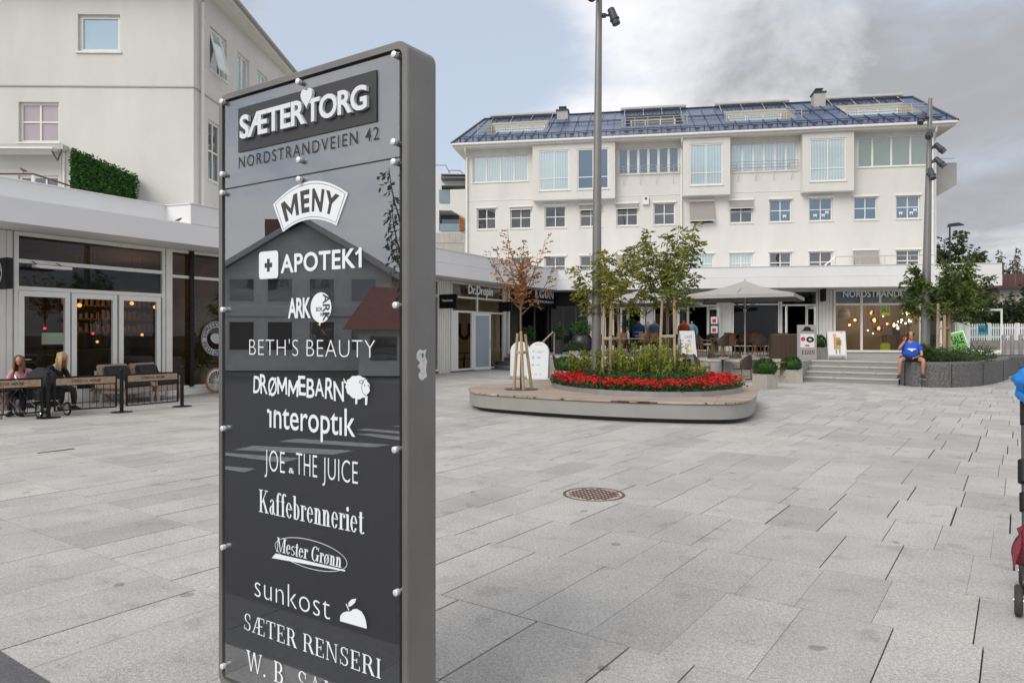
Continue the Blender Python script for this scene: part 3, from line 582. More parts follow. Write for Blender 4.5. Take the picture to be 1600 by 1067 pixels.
# ------------------------------------------------------------------ walls with openings, windows
def holed(m, F, s0, s1, z0, z1, holes, d=0.0, rec=.14, mi=0):
    """flat wall with real rectangular openings (s0,s1,z0,z1) and their reveals"""
    ss = sorted(set([s0, s1]+[min(max(q, s0), s1) for h in holes for q in h[:2]])); zs = sorted(set([z0, z1]+[min(max(q, z0), z1) for h in holes for q in h[2:]]))
    for i in range(len(ss)-1):
        for j in range(len(zs)-1):
            cs, cz = (ss[i]+ss[i+1])/2, (zs[j]+zs[j+1])/2
            if any(h[0] < cs < h[1] and h[2] < cz < h[3] for h in holes): continue
            m.add([Vector((ss[i], d, zs[j])), Vector((ss[i+1], d, zs[j])), Vector((ss[i+1], d, zs[j+1])), Vector((ss[i], d, zs[j+1]))], [(0,1,2,3)], mi)
    for a, b, c, e in holes:
        q = [(a, c), (b, c), (b, e), (a, e)]
        for k in range(4):
            (x0, y0), (x1, y1) = q[k], q[(k+1) % 4]
            m.add([Vector((x0, d, y0)), Vector((x1, d, y1)), Vector((x1, d-rec, y1)), Vector((x0, d-rec, y0))], [(0,1,2,3)], mi)
def window(F, par, s0, s1, z0, z1, d=-.13, cols=(), rows=(), fw=.065, bw=.045, pane=None, sill=True, name='window'):
    """frame with glazing bars (cols/rows are shares of the opening), pane and sill"""
    m = F.mb(); e = .002
    m.box(s0+e, s0+fw, d-.03, d+.03, z0+e, z1-e); m.box(s1-fw, s1-e, d-.03, d+.03, z0+e, z1-e)
    m.box(s0+fw, s1-fw, d-.028, d+.028, z0+e, z0+fw); m.box(s0+fw, s1-fw, d-.028, d+.028, z1-fw, z1-e)
    for c in cols: q = s0+(s1-s0)*c; m.box(q-bw/2, q+bw/2, d-.025, d+.025, z0+fw, z1-fw)
    for c in rows: q = z0+(z1-z0)*c; m.box(s0+fw, s1-fw, d-.022, d+.022, q-bw/2, q+bw/2)
    f = m.build(name, frame_white, par)
    m = F.mb(); m.add([Vector((s0+fw*.7, d-.01, z0+fw*.7)), Vector((s1-fw*.7, d-.01, z0+fw*.7)), Vector((s1-fw*.7, d-.01, z1-fw*.7)), Vector((s0+fw*.7, d-.01, z1-fw*.7))], [(0,1,2,3)])
    m.build('pane', pane or pane_dark, f)
    if sill:
        m = F.mb(); m.box(s0-.05, s1+.05, d+.032, .045, z0-.05, z0-.003); m.build('sill', frame_white, f)
    return f
def siding(m, F, s0, s1, z0, z1, d=0.0, pitch=.1):
    m.box(s0, s1, d-.08, d, z0, z1); n = max(2, int((s1-s0)/pitch))
    for i in range(n): a = s0+(s1-s0)*(i+.12)/n; b = s0+(s1-s0)*(i+.80)/n; m.box(a, b, d, d+.022, z0+.003, z1-.003)
# ------------------------------------------------------------------ shop row: left wing and front row under one flat roof
arc = thing('shopping_arcade', 'low white shop arcade with flat canopy running round two sides of the square', 'arcade', tuple(FM.pt(FM.S(870), 0, 0)))
CW, CM = FW.c+1.2, FM.c+1.8                            # canopy edges
def canopy(cw_pts, dm, z0, z1, nm):
    c1 = inter(FW.n, cw_pts[-1][1], FM.n, CM-dm); pts = []
    for px, c in cw_pts[:-1]:
        f = Wall(FW.n, c); pts.append(f.pt(f.S(px), 0, 0))
    pts.append(c1); f = Wall(FM.n, CM-dm); e = f.pt(f.S(1566-dm*10), 0, 0); pts.append(e); pts.append(e-FM.n*16.5)
    f2 = inter(FW.n, FW.c-11, FM.n, FM.c-14.5); pts.append(f2); g = Wall(FW.n, FW.c-11); pts.append(pts[0]-FW.n*12)
    m = MB(); m.prism([p[:2] for p in pts], z0, z1); return m.build(nm, fascia_m, arc)
canopy([(-140, CW), (0, CW)], 0, 3.75, 4.235, 'canopy')
canopy([(-140, CW-.05), (0, CW-.05)], .05, 4.235, 4.262, 'canopy_joint')
canopy([(-140, CW-.8), (259, CW-.8), (298, CW-.03), (0, CW-.03)], .03, 4.262, 4.74, 'parapet')
m = MB()                                               # thin metal capping along the parapet
pp = [Wall(FW.n, CW-.8).pt(Wall(FW.n, CW-.8).S(-140), 0, 4.75), Wall(FW.n, CW-.8).pt(Wall(FW.n, CW-.8).S(259), 0, 4.75), Wall(FW.n, CW-.03).pt(Wall(FW.n, CW-.03).S(298), 0, 4.75), inter(FW.n, CW-.03, FM.n, CM-.03)+Vector((0,0,4.75)), Wall(FM.n, CM-.03).pt(Wall(FM.n, CM-.03).S(1563), 0, 4.75)]
for a, b in zip(pp, pp[1:]):
    dv = (b-a).normalized(); nv = Vector((dv.y, -dv.x, 0)); m.prism([(a+nv*.03)[:2], (b+nv*.03)[:2], (b-nv*.25)[:2], (a-nv*.25)[:2]], 4.741, 4.765)
m.build('capping', mat('white metal capping', (.74,.74,.74), .4, .03, 3), arc)
soff = 3.749
# vertical fascia joints of the long band
m = FM.mb()
for k in range(14):
    q = FM.S(905+k*50); m.box(q-.002, q+.002, 1.8, 1.802, 3.76, 4.23)
m.build('fascia_joint', mat('shadow joint', (.42,.42,.42), .8), arc)
# --- wing facade
S = FW.S; WZ = 3.74
glazing = []                                           # frames collected per shop
def shopfront(F, px0, px1, z0, verts=(), bars=(), mat_=frame_white, fw=.07, d=0.0, name='shop_window', glass=None, ztop=WZ, skip=()):
    m = F.mb(); s0, s1 = F.S(px0, d), F.S(px1, d)
    m.box(s0, s0+fw, d-.06, d+.04, z0, ztop); m.box(s1-fw, s1, d-.06, d+.04, z0, ztop)
    m.box(s0+fw, s1-fw, d-.058, d+.038, z0, z0+fw); m.box(s0+fw, s1-fw, d-.058, d+.038, ztop-fw, ztop)
    zs = [z0+fw]+list(bars)+[ztop-fw]
    for b in bars: m.box(s0+fw, s1-fw, d-.055, d+.035, b-fw/2, b+fw/2)
    for v, a, b in verts: q = F.S(v, d); m.box(q-fw/2, q+fw/2, d-.052, d+.032, a+fw*.5, b-fw*.5)
    f = m.build(name, mat_, arc)
    m = F.mb(); hs_ = [(F.S(a, d), F.S(b, d), c, e) for a, b, c, e in skip]
    holed(m, F, s0+.02, s1-.02, z0+.02, ztop-.02, hs_, d-.02, 0.0)
    m.build('pane', glass or glass_shop, f, recalc=False); return f
# cafe front
m = FW.mb(); siding(m, FW, S(-140), S(20), 0, WZ, .0, .13); m.build('board_cladding', board_white, arc)
shopfront(FW, 21, 257, .02, bars=(2.54, 3.12), fw=.085)
doorf = mat('door frame white', (.74,.74,.72), .35, .03, 3)
for a, b in ((27, 107.5), (110, 181), (184, 249)):
    m = FW.mb(); s0, s1 = S(a), S(b); fw = .11
    m.box(s0, s0+fw, -.01, .06, .1, 2.49); m.box(s1-fw, s1, -.01, .06, .1, 2.49); m.box(s0+fw, s1-fw, -.008, .058, .1, .32); m.box(s0+fw, s1-fw, -.008, .058, 2.37, 2.49)
    dr = m.build('door', doorf, arc)
    if a == 27:
        m = FW.mb(); q = s0+.05; m.tube([Vector((q, .07, 1.02)), Vector((q, .12, 1.02)), Vector((q+.16, .12, 1.02))], .012); m.build('handle', steel, dr)
m = FW.mb(); m.box(S(24), S(254), -.16, -.06, 2.62, 3.09); m.build('sign_board', metal_black, arc)
m = FW.mb(); m.box(S(257.5), S(264), -.08, .07, 0, WZ); m.build('post', frame_white, arc)
shopfront(FW, 264, 420, .16, bars=(3.05,), verts=((352, .1, 3.05),), fw=.07)
m = FW.mb(); m.box(S(297)-.06, S(297)+.06, .045, .09, .2, WZ-.01); m.build('post', metal_black, arc)
m = FW.mb(); m.box(S(262), S(420), -.1, .09, 0.0, .155); m.build('plinth', frame_white, arc)
# round emblem on the glass
em = mat('grey window film', (.42,.44,.45), .7); cs, cz = FW.S(338, .05), FW.Z(338, 529, .05); m = FW.mb()
for k in range(40):
    a, b = k*math.pi/20, (k+1)*math.pi/20
    for r0, r1 in ((.30, .44), (.455, .468)): m.add([Vector((cs+r*math.cos(t_), .046, cz+r*math.sin(t_))) for r, t_ in ((r0,a),(r1,a),(r1,b),(r0,b))], [(0,1,2,3)])
bean = [(cs+.17*math.cos(q*.2618)*(1 if abs(q-12) > 6 else .9)-.10*math.sin(q*.2618), .046, cz+.13*math.sin(q*.2618)+.05*math.cos(q*.2618)) for q in range(24)]
m.add([Vector(p) for p in bean], [tuple(range(24))]); dec = m.build('window_emblem', em, arc, recalc=False)
m = FW.mb(); txt = 'ESPRESSO HOUSE ESPRESSO HOUSE '
for i, ch in enumerate(txt):
    if ch == ' ': continue
    a = math.pi*.95-2*math.pi*i/len(txt); vs_, f2 = font_mesh(ch, .02); x0, x1 = min(v[0] for v in vs_), max(v[0] for v in vs_); k = .105/.7
    m.add([Vector((cs+(.325+(v[1])*k)*math.cos(a)+(v[0]-(x0+x1)/2)*k*math.sin(a), .048, cz+(.325+v[1]*k)*math.sin(a)-(v[0]-(x0+x1)/2)*k*math.cos(a))) for v in vs_], f2)
m.build('lettering', metal_black, dec, recalc=False)
# hidden stretch behind the pillar, then the clinic
for a, b in ((421, 560), (686, 703.5)): m = FW.mb(); siding(m, FW, S(a), S(b), 0, WZ, 0, .125); m.build('board_cladding', board_white, arc)
shopfront(FW, 560, 685, .1, bars=(3.1,), verts=((625, .1, 3.1),), fw=.07)
shopfront(FW, 704, 787, .05, bars=(2.52, 3.12), verts=((745.5, .1, WZ), ), fw=.08, glass=glass_clear, skip=((715.5, 736, .02, 2.48),))
for a, b in ((705, 714.5), (735.5, 739)): m = FW.mb(); m.box(S(a), S(b), -.02, .05, .06, 2.5); m.build('door_jamb', doorf, arc)
m = FW.mb(); s_, dd = S(738.5), .05                    # open leaf swung outwards
hinge = FW.pt(s_, .05, 0); tip = hinge+(FW.n*.35+FW.a*1.45).normalized()*1.02
FD = Wall(Vector((tip-hinge).cross(Vector((0, 0, 1)))), 0); FD.c = FD.n.dot(hinge); q0 = FD.a.dot(hinge); q1 = FD.a.dot(tip)
if q0 > q1: q0, q1 = q1, q0
m = FD.mb(); m.box(q0, q0+.09, -.03, .03, .03, 2.47); m.box(q1-.09, q1, -.03, .03, .03, 2.47); m.box(q0+.09, q1-.09, -.028, .028, .03, .16); m.box(q0+.09, q1-.09, -.028, .028, 2.37, 2.47)
dl = m.build('open_door', doorf, arc)
m = FD.mb(); m.box(q0+.08, q1-.08, -.006, .006, .15, 2.38); m.build('pane', mat('frosted glass', (.30,.36,.41), .25), dl)
m = FD.mb(); m.tube([Vector((q1-.05, .06, .95)), Vector((q1-.05, .06, 1.35))], .014); m.build('handle', steel, dl)
m = FW.mb(); siding(m, FW, S(787.5), S(793), 0, WZ, 0, .1); m.build('board_cladding', board_white, arc)
m = FW.mb(); m.tube([Vector((S(791.5), .12, WZ)), Vector((S(791.5), .12, .35)), Vector((S(789.5), .22, .12)), Vector((S(787.5), .24, .06))], .055, 10); m.build('downpipe', frame_white, arc, smooth=True)
# restaurant in the inner corner
dark_frame = mat('dark window frame', (.10,.095,.085), .5, .1, 4)
m = FW.mb(); m.box(S(793), S(855), .02, .10, 3.0, WZ); m.build('sign_board', metal_black, arc)
m = FW.mb(); m.box(S(793), S(855), -.08, 0, TZ, TZ+.25); m.build('window_base', metal_black, arc)
shopfront(FW, 794, 857, TZ+.25, verts=((812, TZ+.2, 3.0), (835, TZ+.2, 3.0)), bars=(3.0,), mat_=dark_frame, fw=.08)
FMc = FM.S(862)
m = FM.mb(); m.box(FMc, FM.S(918), .02, .08, 3.02, WZ); m.build('sign_board', metal_black, arc)
shopfront(FM, 861, 918, TZ+.1, verts=((880, TZ+.1, 3.0), (900, TZ+.1, 3.0)), bars=(3.0,), mat_=dark_frame, fw=.08)
for a, b in ((918, 944), (1003.5, 1021), (1123, 1143.5), (1279, 1301)): m = FM.mb(); siding(m, FM, FM.S(a), FM.S(b), TZ, WZ, 0, .14); m.build('board_cladding', board_white, arc)
shopfront(FM, 944, 1003, TZ+.02, bars=(2.95,), verts=((958, TZ, 2.95), (980, TZ, 2.95)), fw=.09, skip=((983, 1000, TZ, 2.9),))
shopfront(FM, 1021.5, 1057, TZ+.12, bars=(2.95,), fw=.07)
shopfront(FM, 1057.5, 1122.5, TZ+.02, bars=(3.0,), verts=((1075, TZ, 3.0), (1106, TZ, 3.0)), fw=.1, skip=((1077, 1104.5, TZ, 2.95),))
shopfront(FM, 1144, 1218, TZ+.3, bars=(3.05,), fw=.07)
shopfront(FM, 1219, 1278, TZ+.02, bars=(3.0,), verts=((1229, TZ, 3.0), (1260, TZ, 3.0)), fw=.09, skip=((1231, 1258.5, TZ, 2.95),))
shopfront(FM, 1302, 1440, TZ+.03, bars=(3.02,), verts=((1346, TZ, 3.02), (1346, 3.02, WZ), (1375, 3.02, WZ), (1407, 3.02, WZ)), fw=.1, glass=glass_clear)
shopfront(FM, 1447, 1500, TZ+.03, bars=(3.02,), verts=((1470, TZ, 3.02),), fw=.1, glass=glass_clear)
m = FM.mb(); m.box(FM.S(1440), FM.S(1447), -.3, .06, TZ, WZ); m.build('post', frame_white, arc)
m = MB(); c = FM.pt(FM.S(1493), .5, 0); m.lathe([(.17, TZ), (.17, 3.75)], 18, (c.x, c.y, 0)); m.build('column', mat('mint column', (.42,.52,.42), .6, .03, 3), arc, smooth=True)
# teal and dark transom panels behind the lettering
m = FM.mb(); m.box(FM.S(1059), FM.S(1121), -.09, -.045, 3.06, 3.66); m.build('sign_board', mat('navy panel', (.03,.06,.10), .4), arc)
m = FM.mb(); m.box(FM.S(1304), FM.S(1438), -.35, -.3, 3.08, 3.66); m.build('transom_panel', mat('teal panel', (.06,.11,.13), .3), arc)
# open door leaves of the front row
def leaf_door(px, ang, w_=.9, z0=TZ+.02, z1=2.9, gl=glass_clear):
    h = FM.pt(FM.S(px), .04, 0); dv = (FM.n*math.cos(R(ang))+FM.a*math.sin(R(ang))); F = Wall(dv.cross(Vector((0,0,1))), 0); F.c = F.n.dot(h); a = F.a.dot(h); b = F.a.dot(h+dv*w_)
    if a > b: a, b = b, a
    m = F.mb(); m.box(a, a+.08, -.025, .025, z0, z1); m.box(b-.08, b, -.025, .025, z0, z1); m.box(a+.08, b-.08, -.023, .023, z0, z0+.14); m.box(a+.08, b-.08, -.023, .023, z1-.1, z1)
    f = m.build('open_door', doorf, arc); m = F.mb(); m.add([Vector((a+.07, 0, z0+.12)), Vector((b-.07, 0, z0+.12)), Vector((b-.07, 0, z1-.08)), Vector((a+.07, 0, z1-.08))], [(0,1,2,3)]); m.build('pane', gl, f, recalc=False); return F, a, b, f
leaf_door(1229, -14); leaf_door(1260, 16, .8); leaf_door(1075, -40, .8); leaf_door(1106, 35, .8); leaf_door(983, -30, .8)
# right end: return wall and the open glass door seen past the tree
FE = Wall((1, -.17), 0); ce = FM.pt(FM.S(1501), 0, 0); FE.c = FE.n.dot(ce)
m = MB(); a = ce; b = ce-FM.n*12; m.prism([a[:2], (a-FM.a*.25)[:2], (b-FM.a*.25)[:2], b[:2]], TZ, WZ); m.build('end_wall', board_white, arc)
F_, a_, b_, ld = leaf_door(1512, 62, 1.35, TZ+.02, 2.75)
m = F_.mb(); mid = (a_+b_)/2; m.box(mid-.28, mid+.12, .01, .02, 1.55, 2.0); pst = m.build('poster', mat('teal poster', (.03,.22,.32), .6), ld)
m = F_.mb(); write_at(F_, 'SALE', mid-.24, mid+.08, 1.68, 1.88, .0215, .03, 1, 0, m); write_at(F_, 'SALE', mid-.24, mid+.08, 1.68, 1.88, .0085, .03, 1, 0, m); m.build('lettering', metal_black, pst, recalc=False)
m = FM.mb(); m.box(FM.S(1505), FM.S(1514), -.1, .1, TZ, 2.85); m.build('post', frame_white, arc)
# interiors: floor, back wall, ceiling behind the glass
def room(F, px0, px1, z0, depth, m_, m_floor, ends=True):
    s0, s1 = F.S(px0), F.S(px1); m = F.mb(); d0, d1 = -.17, -depth
    m.add([Vector((s0,d1,z0)),Vector((s1,d1,z0)),Vector((s1,d1,WZ)),Vector((s0,d1,WZ))], [(0,1,2,3)])
    for q in (s0, s1): m.add([Vector((q,d0,z0)),Vector((q,d1,z0)),Vector((q,d1,WZ)),Vector((q,d0,WZ))], [(0,1,2,3)])
    m.add([Vector((s0,d0,WZ)),Vector((s1,d0,WZ)),Vector((s1,d1,WZ)),Vector((s0,d1,WZ))], [(0,1,2,3)])
    o = m.build('interior', m_, arc, recalc=False)
    m = F.mb(); m.add([Vector((s0,d0,z0+.012)),Vector((s1,d0,z0+.012)),Vector((s1,d1,z0+.012)),Vector((s0,d1,z0+.012))], [(0,1,2,3)]); m.build('interior_floor', m_floor, arc, recalc=False); return o
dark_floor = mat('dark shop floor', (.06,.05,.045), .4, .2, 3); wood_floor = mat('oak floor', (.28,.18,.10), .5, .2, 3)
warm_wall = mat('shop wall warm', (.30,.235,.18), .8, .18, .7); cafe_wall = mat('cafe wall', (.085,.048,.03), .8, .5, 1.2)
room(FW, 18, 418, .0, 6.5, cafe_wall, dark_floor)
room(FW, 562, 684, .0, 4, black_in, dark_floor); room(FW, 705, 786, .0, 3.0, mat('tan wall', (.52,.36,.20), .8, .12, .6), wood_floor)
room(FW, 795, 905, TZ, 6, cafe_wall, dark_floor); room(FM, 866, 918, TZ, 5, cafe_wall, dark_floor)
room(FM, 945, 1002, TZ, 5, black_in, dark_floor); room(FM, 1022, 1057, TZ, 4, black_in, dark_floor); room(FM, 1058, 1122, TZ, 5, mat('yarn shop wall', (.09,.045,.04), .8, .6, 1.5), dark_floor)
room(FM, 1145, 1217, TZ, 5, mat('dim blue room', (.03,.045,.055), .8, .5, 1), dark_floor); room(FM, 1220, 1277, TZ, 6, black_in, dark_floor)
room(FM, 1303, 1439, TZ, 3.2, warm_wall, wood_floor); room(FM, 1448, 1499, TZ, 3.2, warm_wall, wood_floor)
# painted figure on the clinic's back wall
dk = mat('dark brown paint', (.035,.02,.015), .8); sw_ = FW.S(786)-.03
def depth_at(px):
    a, b = -.2, -6.0
    for _ in range(40):
        c_ = (a+b)/2
        if FW.S(px, c_) < sw_: a = c_
        else: b = c_
    return a
da, db_ = depth_at(714.5), depth_at(737); dc, k = (da+db_)/2, abs(da-db_)*.42; uz = FW.Z(725, 520, dc); m = MB(); Uo = []
for i in range(13): q = math.pi+math.pi*i/12; Uo.append((dc+k*math.cos(q), uz+k*math.sin(q)))
Ui = [(dc+(x-dc)*.52, uz+(z-uz)*.52) for x, z in Uo]
V = [(Uo[0][0], uz+.45)]+Uo+[(Uo[-1][0], uz+.45)]; W = [(Ui[0][0], uz+.45)]+Ui+[(Ui[-1][0], uz+.45)]
m.add([FW.pt(sw_, a, b) for a, b in V+W], [(i, i+1, 15+i+1, 15+i) for i in range(14)]); m.build('wall_painting', dk, arc, recalc=False)
# ------------------------------------------------------------------ shop lettering and hanging signs
sign_white = mat('white sign letters', (.88,.88,.88), .5); sign_grey = mat('grey sign letters', (.40,.40,.41), .4, metal=.2)
def shop_sign(name, label, mbs, loc):
    t = thing(name, label, 'shop sign', tuple(loc))
    for nm, m, mt in mbs: m.build(nm, mt, t, recalc=False)
    return t
a = write(FW, 'Dr.Dropin', 731.5, 445.5, 459, 769.5, d=.16, bold=.02, thick=.03)
b = write(FW, 'Dr.Dropin', 731.5, 445.5, 459, 769.5, d=.13, bold=.028, thick=.029)
shop_sign('shop_sign', 'grey raised clinic lettering with dark edges above the open glass door', [('lettering', a, sign_white), ('letter_sides', b, metal_black)], FW.pt(S(750), .15, 3.4))
FWd = Wall(FW.n, FW.c+.45)
a = serif(FWd, 'EGON', 835, 451.5, 464.5, 865, T=.2, t=.07, thick=.03); b = write(FWd, 'RESTAURANT', 835, 468.5, 472, 865, bold=.03, space=1.15)
bk = FWd.mb(); bk.box(FWd.S(827), FWd.S(868.5), -.06, -.008, 2.92, 3.74)
shop_sign('shop_sign', 'black fascia board with large white serif restaurant name in the inner corner', [('board', bk, metal_black), ('lettering', a, sign_white), ('small_lettering', b, sign_white)], FWd.pt(FWd.S(845), 0, 3.4))
a = write(FM, 'KNIT & GARN', 1057, 468.3, 474.3, 1109, d=.05, bold=.025, thick=.02)
shop_sign('shop_sign', 'white yarn shop lettering above the open door behind the parasols', [('lettering', a, sign_white)], FM.pt(FM.S(1085), .05, 3.3))
a = write(FM, 'NORDSTRAND...', 1317, 454.5, 464.5, 1414, d=.06, bold=.012, space=1.02, thick=.03)
shop_sign('shop_sign', 'white spaced capitals above the warmly lit lamp shop window', [('lettering', a, sign_white)], FM.pt(FM.S(1360), .06, 3.4))
def blade_sign(F, px, d0, d1, z0, z1, label, face=None):
    s_ = F.S(px, (d0+d1)/2); t = thing('hanging_sign', label, 'sign', tuple(F.pt(s_, d0, z0)))
    m = F.mb(); m.box(s_-.06, s_+.06, d0+.06, d1, z0, z1); m.build('box', metal_black, t, bevel=.008)
    m = F.mb()
    for z in (z0+.08, z1-.08): m.box(s_-.02, s_+.02, d0-.06, d0+.06, z-.025, z+.025)
    m.build('bracket', metal_black, t)
    if face: face(t, s_-.062)
    return t
def bean_face(t, s_):
    m = MB(); cd_, cz_ = .40, FW.Z(2, 427, .4)
    q = lambda r, a: FW.pt(s_, cd_+r*math.cos(a), cz_+r*math.sin(a))
    V, fs = [], []
    for r0, r1 in ((.265, .28), (.155, .165)):
        for k in range(32):
            a, b = k*math.pi/16, (k+1)*math.pi/16; o = len(V); V += [q(r0, a), q(r1, a), q(r1, b), q(r0, b)]; fs.append((o, o+1, o+2, o+3))
    o = len(V); V += [FW.pt(s_, cd_+.115*math.cos(k*.2618)-.05*math.sin(k*.2618), cz_+.075*math.sin(k*.2618)+.04*math.cos(k*.2618)) for k in range(24)]; fs.append(tuple(range(o, o+24)))
    m.add(V, fs)
    for i, ch in enumerate('ESPRESSO HOUSE * '):
        if ch == ' ': continue
        a = math.pi*.9-2*math.pi*i/17; vs_, f2 = font_mesh(ch, .02); xm = (min(v[0] for v in vs_)+max(v[0] for v in vs_))/2; k = .1
        m.add([FW.pt(s_, cd_+(.18+v[1]*k)*math.cos(a)+(v[0]-xm)*k*math.sin(a), cz_+(.18+v[1]*k)*math.sin(a)-(v[0]-xm)*k*math.cos(a)) for v in vs_], f2)
    m.build('emblem', sign_white, t, recalc=False)
blade_sign(FW, -2, .0, .86, FW.Z(2, 452, .5), FW.Z(2, 404, .5), 'square black hanging sign with round white emblem above the cafe door', bean_face)
def small_text(body):
    def f(t, s_):
        vs_, f2 = font_mesh(body, .02); b_ = max(v[0] for v in vs_); m = MB(); z_ = FW.Z(710, 472, .4)
        m.add([FW.pt(s_, .18+v[0]/b_*.52, z_+v[1]*.14) for v in vs_], f2); m.build('lettering', sign_white, t, recalc=False)
    return f
blade_sign(FW, 700, .0, .86, FW.Z(700, 482, .4), FW.Z(700, 460, .4), 'small black hanging sign with white script beside the clinic door', small_text('Vitaminveien'))
blade_sign(FW, 789, .02, .72, FW.Z(795, 487, .4), FW.Z(795, 472, .4), 'black hanging sign half hidden behind the red maple crown')
blade_sign(FM, 1286, .02, .75, FM.Z(1288, 471, .3), FM.Z(1288, 449, .3), 'dark hanging sign on boards left of the lamp shop')
# radiant heaters and cable under the cafe canopy
for px, py, d, lb in ((82, 418, .35, 'slim white radiant heater above the cafe doors'), (272, 382, .5, 'white radiant heater under the canopy corner beside the tall cafe window')):
    s_, z_ = FW.S(px, d), FW.Z(px, py, d); t = thing('patio_heater', lb, 'heater', tuple(FW.pt(s_, d, z_)))
    m = FW.mb(); m.box(s_-.38, s_+.38, d-.08, d+.08, z_-.03, z_+.03); m.build('housing', frame_white, t, bevel=.01)
    m = FW.mb(); m.box(s_-.28, s_+.28, d-.05, d+.05, z_-.04, z_-.031); m.build('element', steel, t)
    m = FW.mb()
    for q in (-.25, .25): m.tube([Vector((s_+q, d-.06, z_+.03)), Vector((s_+q, .05, z_+.12))], .012)
    m.build('bracket', metal_grey, t)
# ------------------------------------------------------------------ apartment building behind the shop row
apt = thing('apartment_building', 'long cream three storey building with blue metal roof above the shops', 'building', tuple(FU.pt(FU.S(1100), 0, 4)))
UL, UR = FU.S(727), FU.S(1463); EZ = 12.0
row2 = [(745,775),(797,830),(851,884),(906,940),(963,997),(1021,1055),(1078,1115),(1140,1176),(1202,1237),(1264,1301),(1334,1371),(1400,1438)]
holes = [(FU.S(a), FU.S(b), 7.43, 8.62) for a, b in row2]+[(FU.S(a), FU.S(b), 4.75, 5.87) for a, b in row2]
top = {'A': (738.5, 825), 'B': (966, 1061), 'C': (1143.5, 1246), 'D': (1340.5, 1451)}
tz = {'A': (10.05, 11.52), 'B': (10.2, 11.6), 'C': (10.1, 11.62), 'D': (10.12, 11.68)}
holes += [(FU.S(a), FU.S(b), *tz[k]) for k, (a, b) in top.items()]
bays = [(832, 961, [(842.5, 889.5), (902, 951)]), (1067, 1141, [(1077.5, 1129.5)]), (1254, 1334.5, [(1265.5, 1322)])]
m = FU.mb(); holed(m, FU, UL, UR, 4.2, EZ, holes)
dp = 12.5                                              # side and back walls
for q in (UL, UR): m.add([Vector((q,0,4.2)),Vector((q,-dp,4.2)),Vector((q,-dp,EZ)),Vector((q,0,EZ))], [(0,1,2,3)])
m.add([Vector((UL,-dp,4.2)),Vector((UR,-dp,4.2)),Vector((UR,-dp,EZ)),Vector((UL,-dp,EZ))], [(0,1,2,3)])
m.build('wall', render_white, apt, recalc=False)
paneset = [pane_dark]*6+[pane_dark]*2+[pane_blue]*4
blind_m = mat('grey roller blind', (.30,.28,.26), .85, .06, 12, .1, 120)
for i, (a, b) in enumerate(row2):
    for z0, z1, r in ((7.43, 8.62, 2), (4.75, 5.87, 3)):
        s0, s1 = FU.S(a), FU.S(b)
        f = window(FU, apt, s0, s1, z0, z1, cols=(.5,), rows=(.5,), pane=(paneset[i] if r == 2 else (pane_blind if i in (6, 7) else pane_dark)))
        m = FU.mb(); m.box(s0-.06, s1+.06, .002, .07, z1-.015, z1+.085); m.build('blind_box', frame_white, f)
        drop = {(2,6): 1.05, (2,7): .42, (2,3): .28, (2,4): .26, (2,1): .14, (3,10): .95, (3,4): .95, (3,5): .3}.get((r, i))
        if drop:
            m = FU.mb(); k = .30*min(1, drop); m.add([Vector((s0-.02,.03,z1)),Vector((s1+.02,.03,z1)),Vector((s1+.02,.03+k,z1-drop)),Vector((s0-.02,.03+k,z1-drop)),Vector((s0-.02,.022,z1)),Vector((s1+.02,.022,z1)),Vector((s1+.02,.022+k,z1-drop)),Vector((s0-.02,.022+k,z1-drop))], [(0,1,2,3),(7,6,5,4),(0,4,5,1),(1,5,6,2),(2,6,7,3),(3,7,4,0)])
            bl = m.build('blind', blind_m, f)
            m = FU.mb(); m.box(s0-.03, s1+.03, .02+k, .05+k, z1-drop-.035, z1-drop-.003); m.build('blind_bar', frame_white, bl)
# window with tooth-shaped stickers
tooth = mat('pale window sticker', (.62,.72,.75), .6)
for i, xs_ in ((9, (.28, .62, .78)), (11, (.22, .66, .82)), (8, (.7,))):
    s0, s1 = holes[i][0], holes[i][1]; m = FU.mb()
    for k, x in enumerate(xs_):
        c = s0+(s1-s0)*x; z = 7.72+.14*(k == 2); m.add([Vector((c+a*.09, -.11, z+b*.1)) for a, b in ((-1,1),(-.3,.8),(.3,.8),(1,1),(.95,0),(.6,-1.1),(.3,-.1),(-.3,-.1),(-.6,-1.1),(-.95,0))], [tuple(range(10))])
    m.build('window_sticker', tooth, apt, recalc=False)
wf = window(FU, apt, FU.S(738.5), FU.S(825), *tz['A'], cols=(.245, .50, .745), pane=pane_blind, bw=.07)
window(FU, apt, FU.S(966), FU.S(1061), *tz['B'], cols=(1/6, 2/6, .5, 4/6, 5/6), pane=pane_blue, bw=.13)
window(FU, apt, FU.S(1143.5), FU.S(1246), *tz['C'], cols=(1/6, 2/6, .5, 4/6, 5/6), pane=pane_blind, bw=.10)
window(FU, apt, FU.S(1340.5), FU.S(1451), *tz['D'], cols=(.215, .485, .755), pane=pane_green, bw=.09)
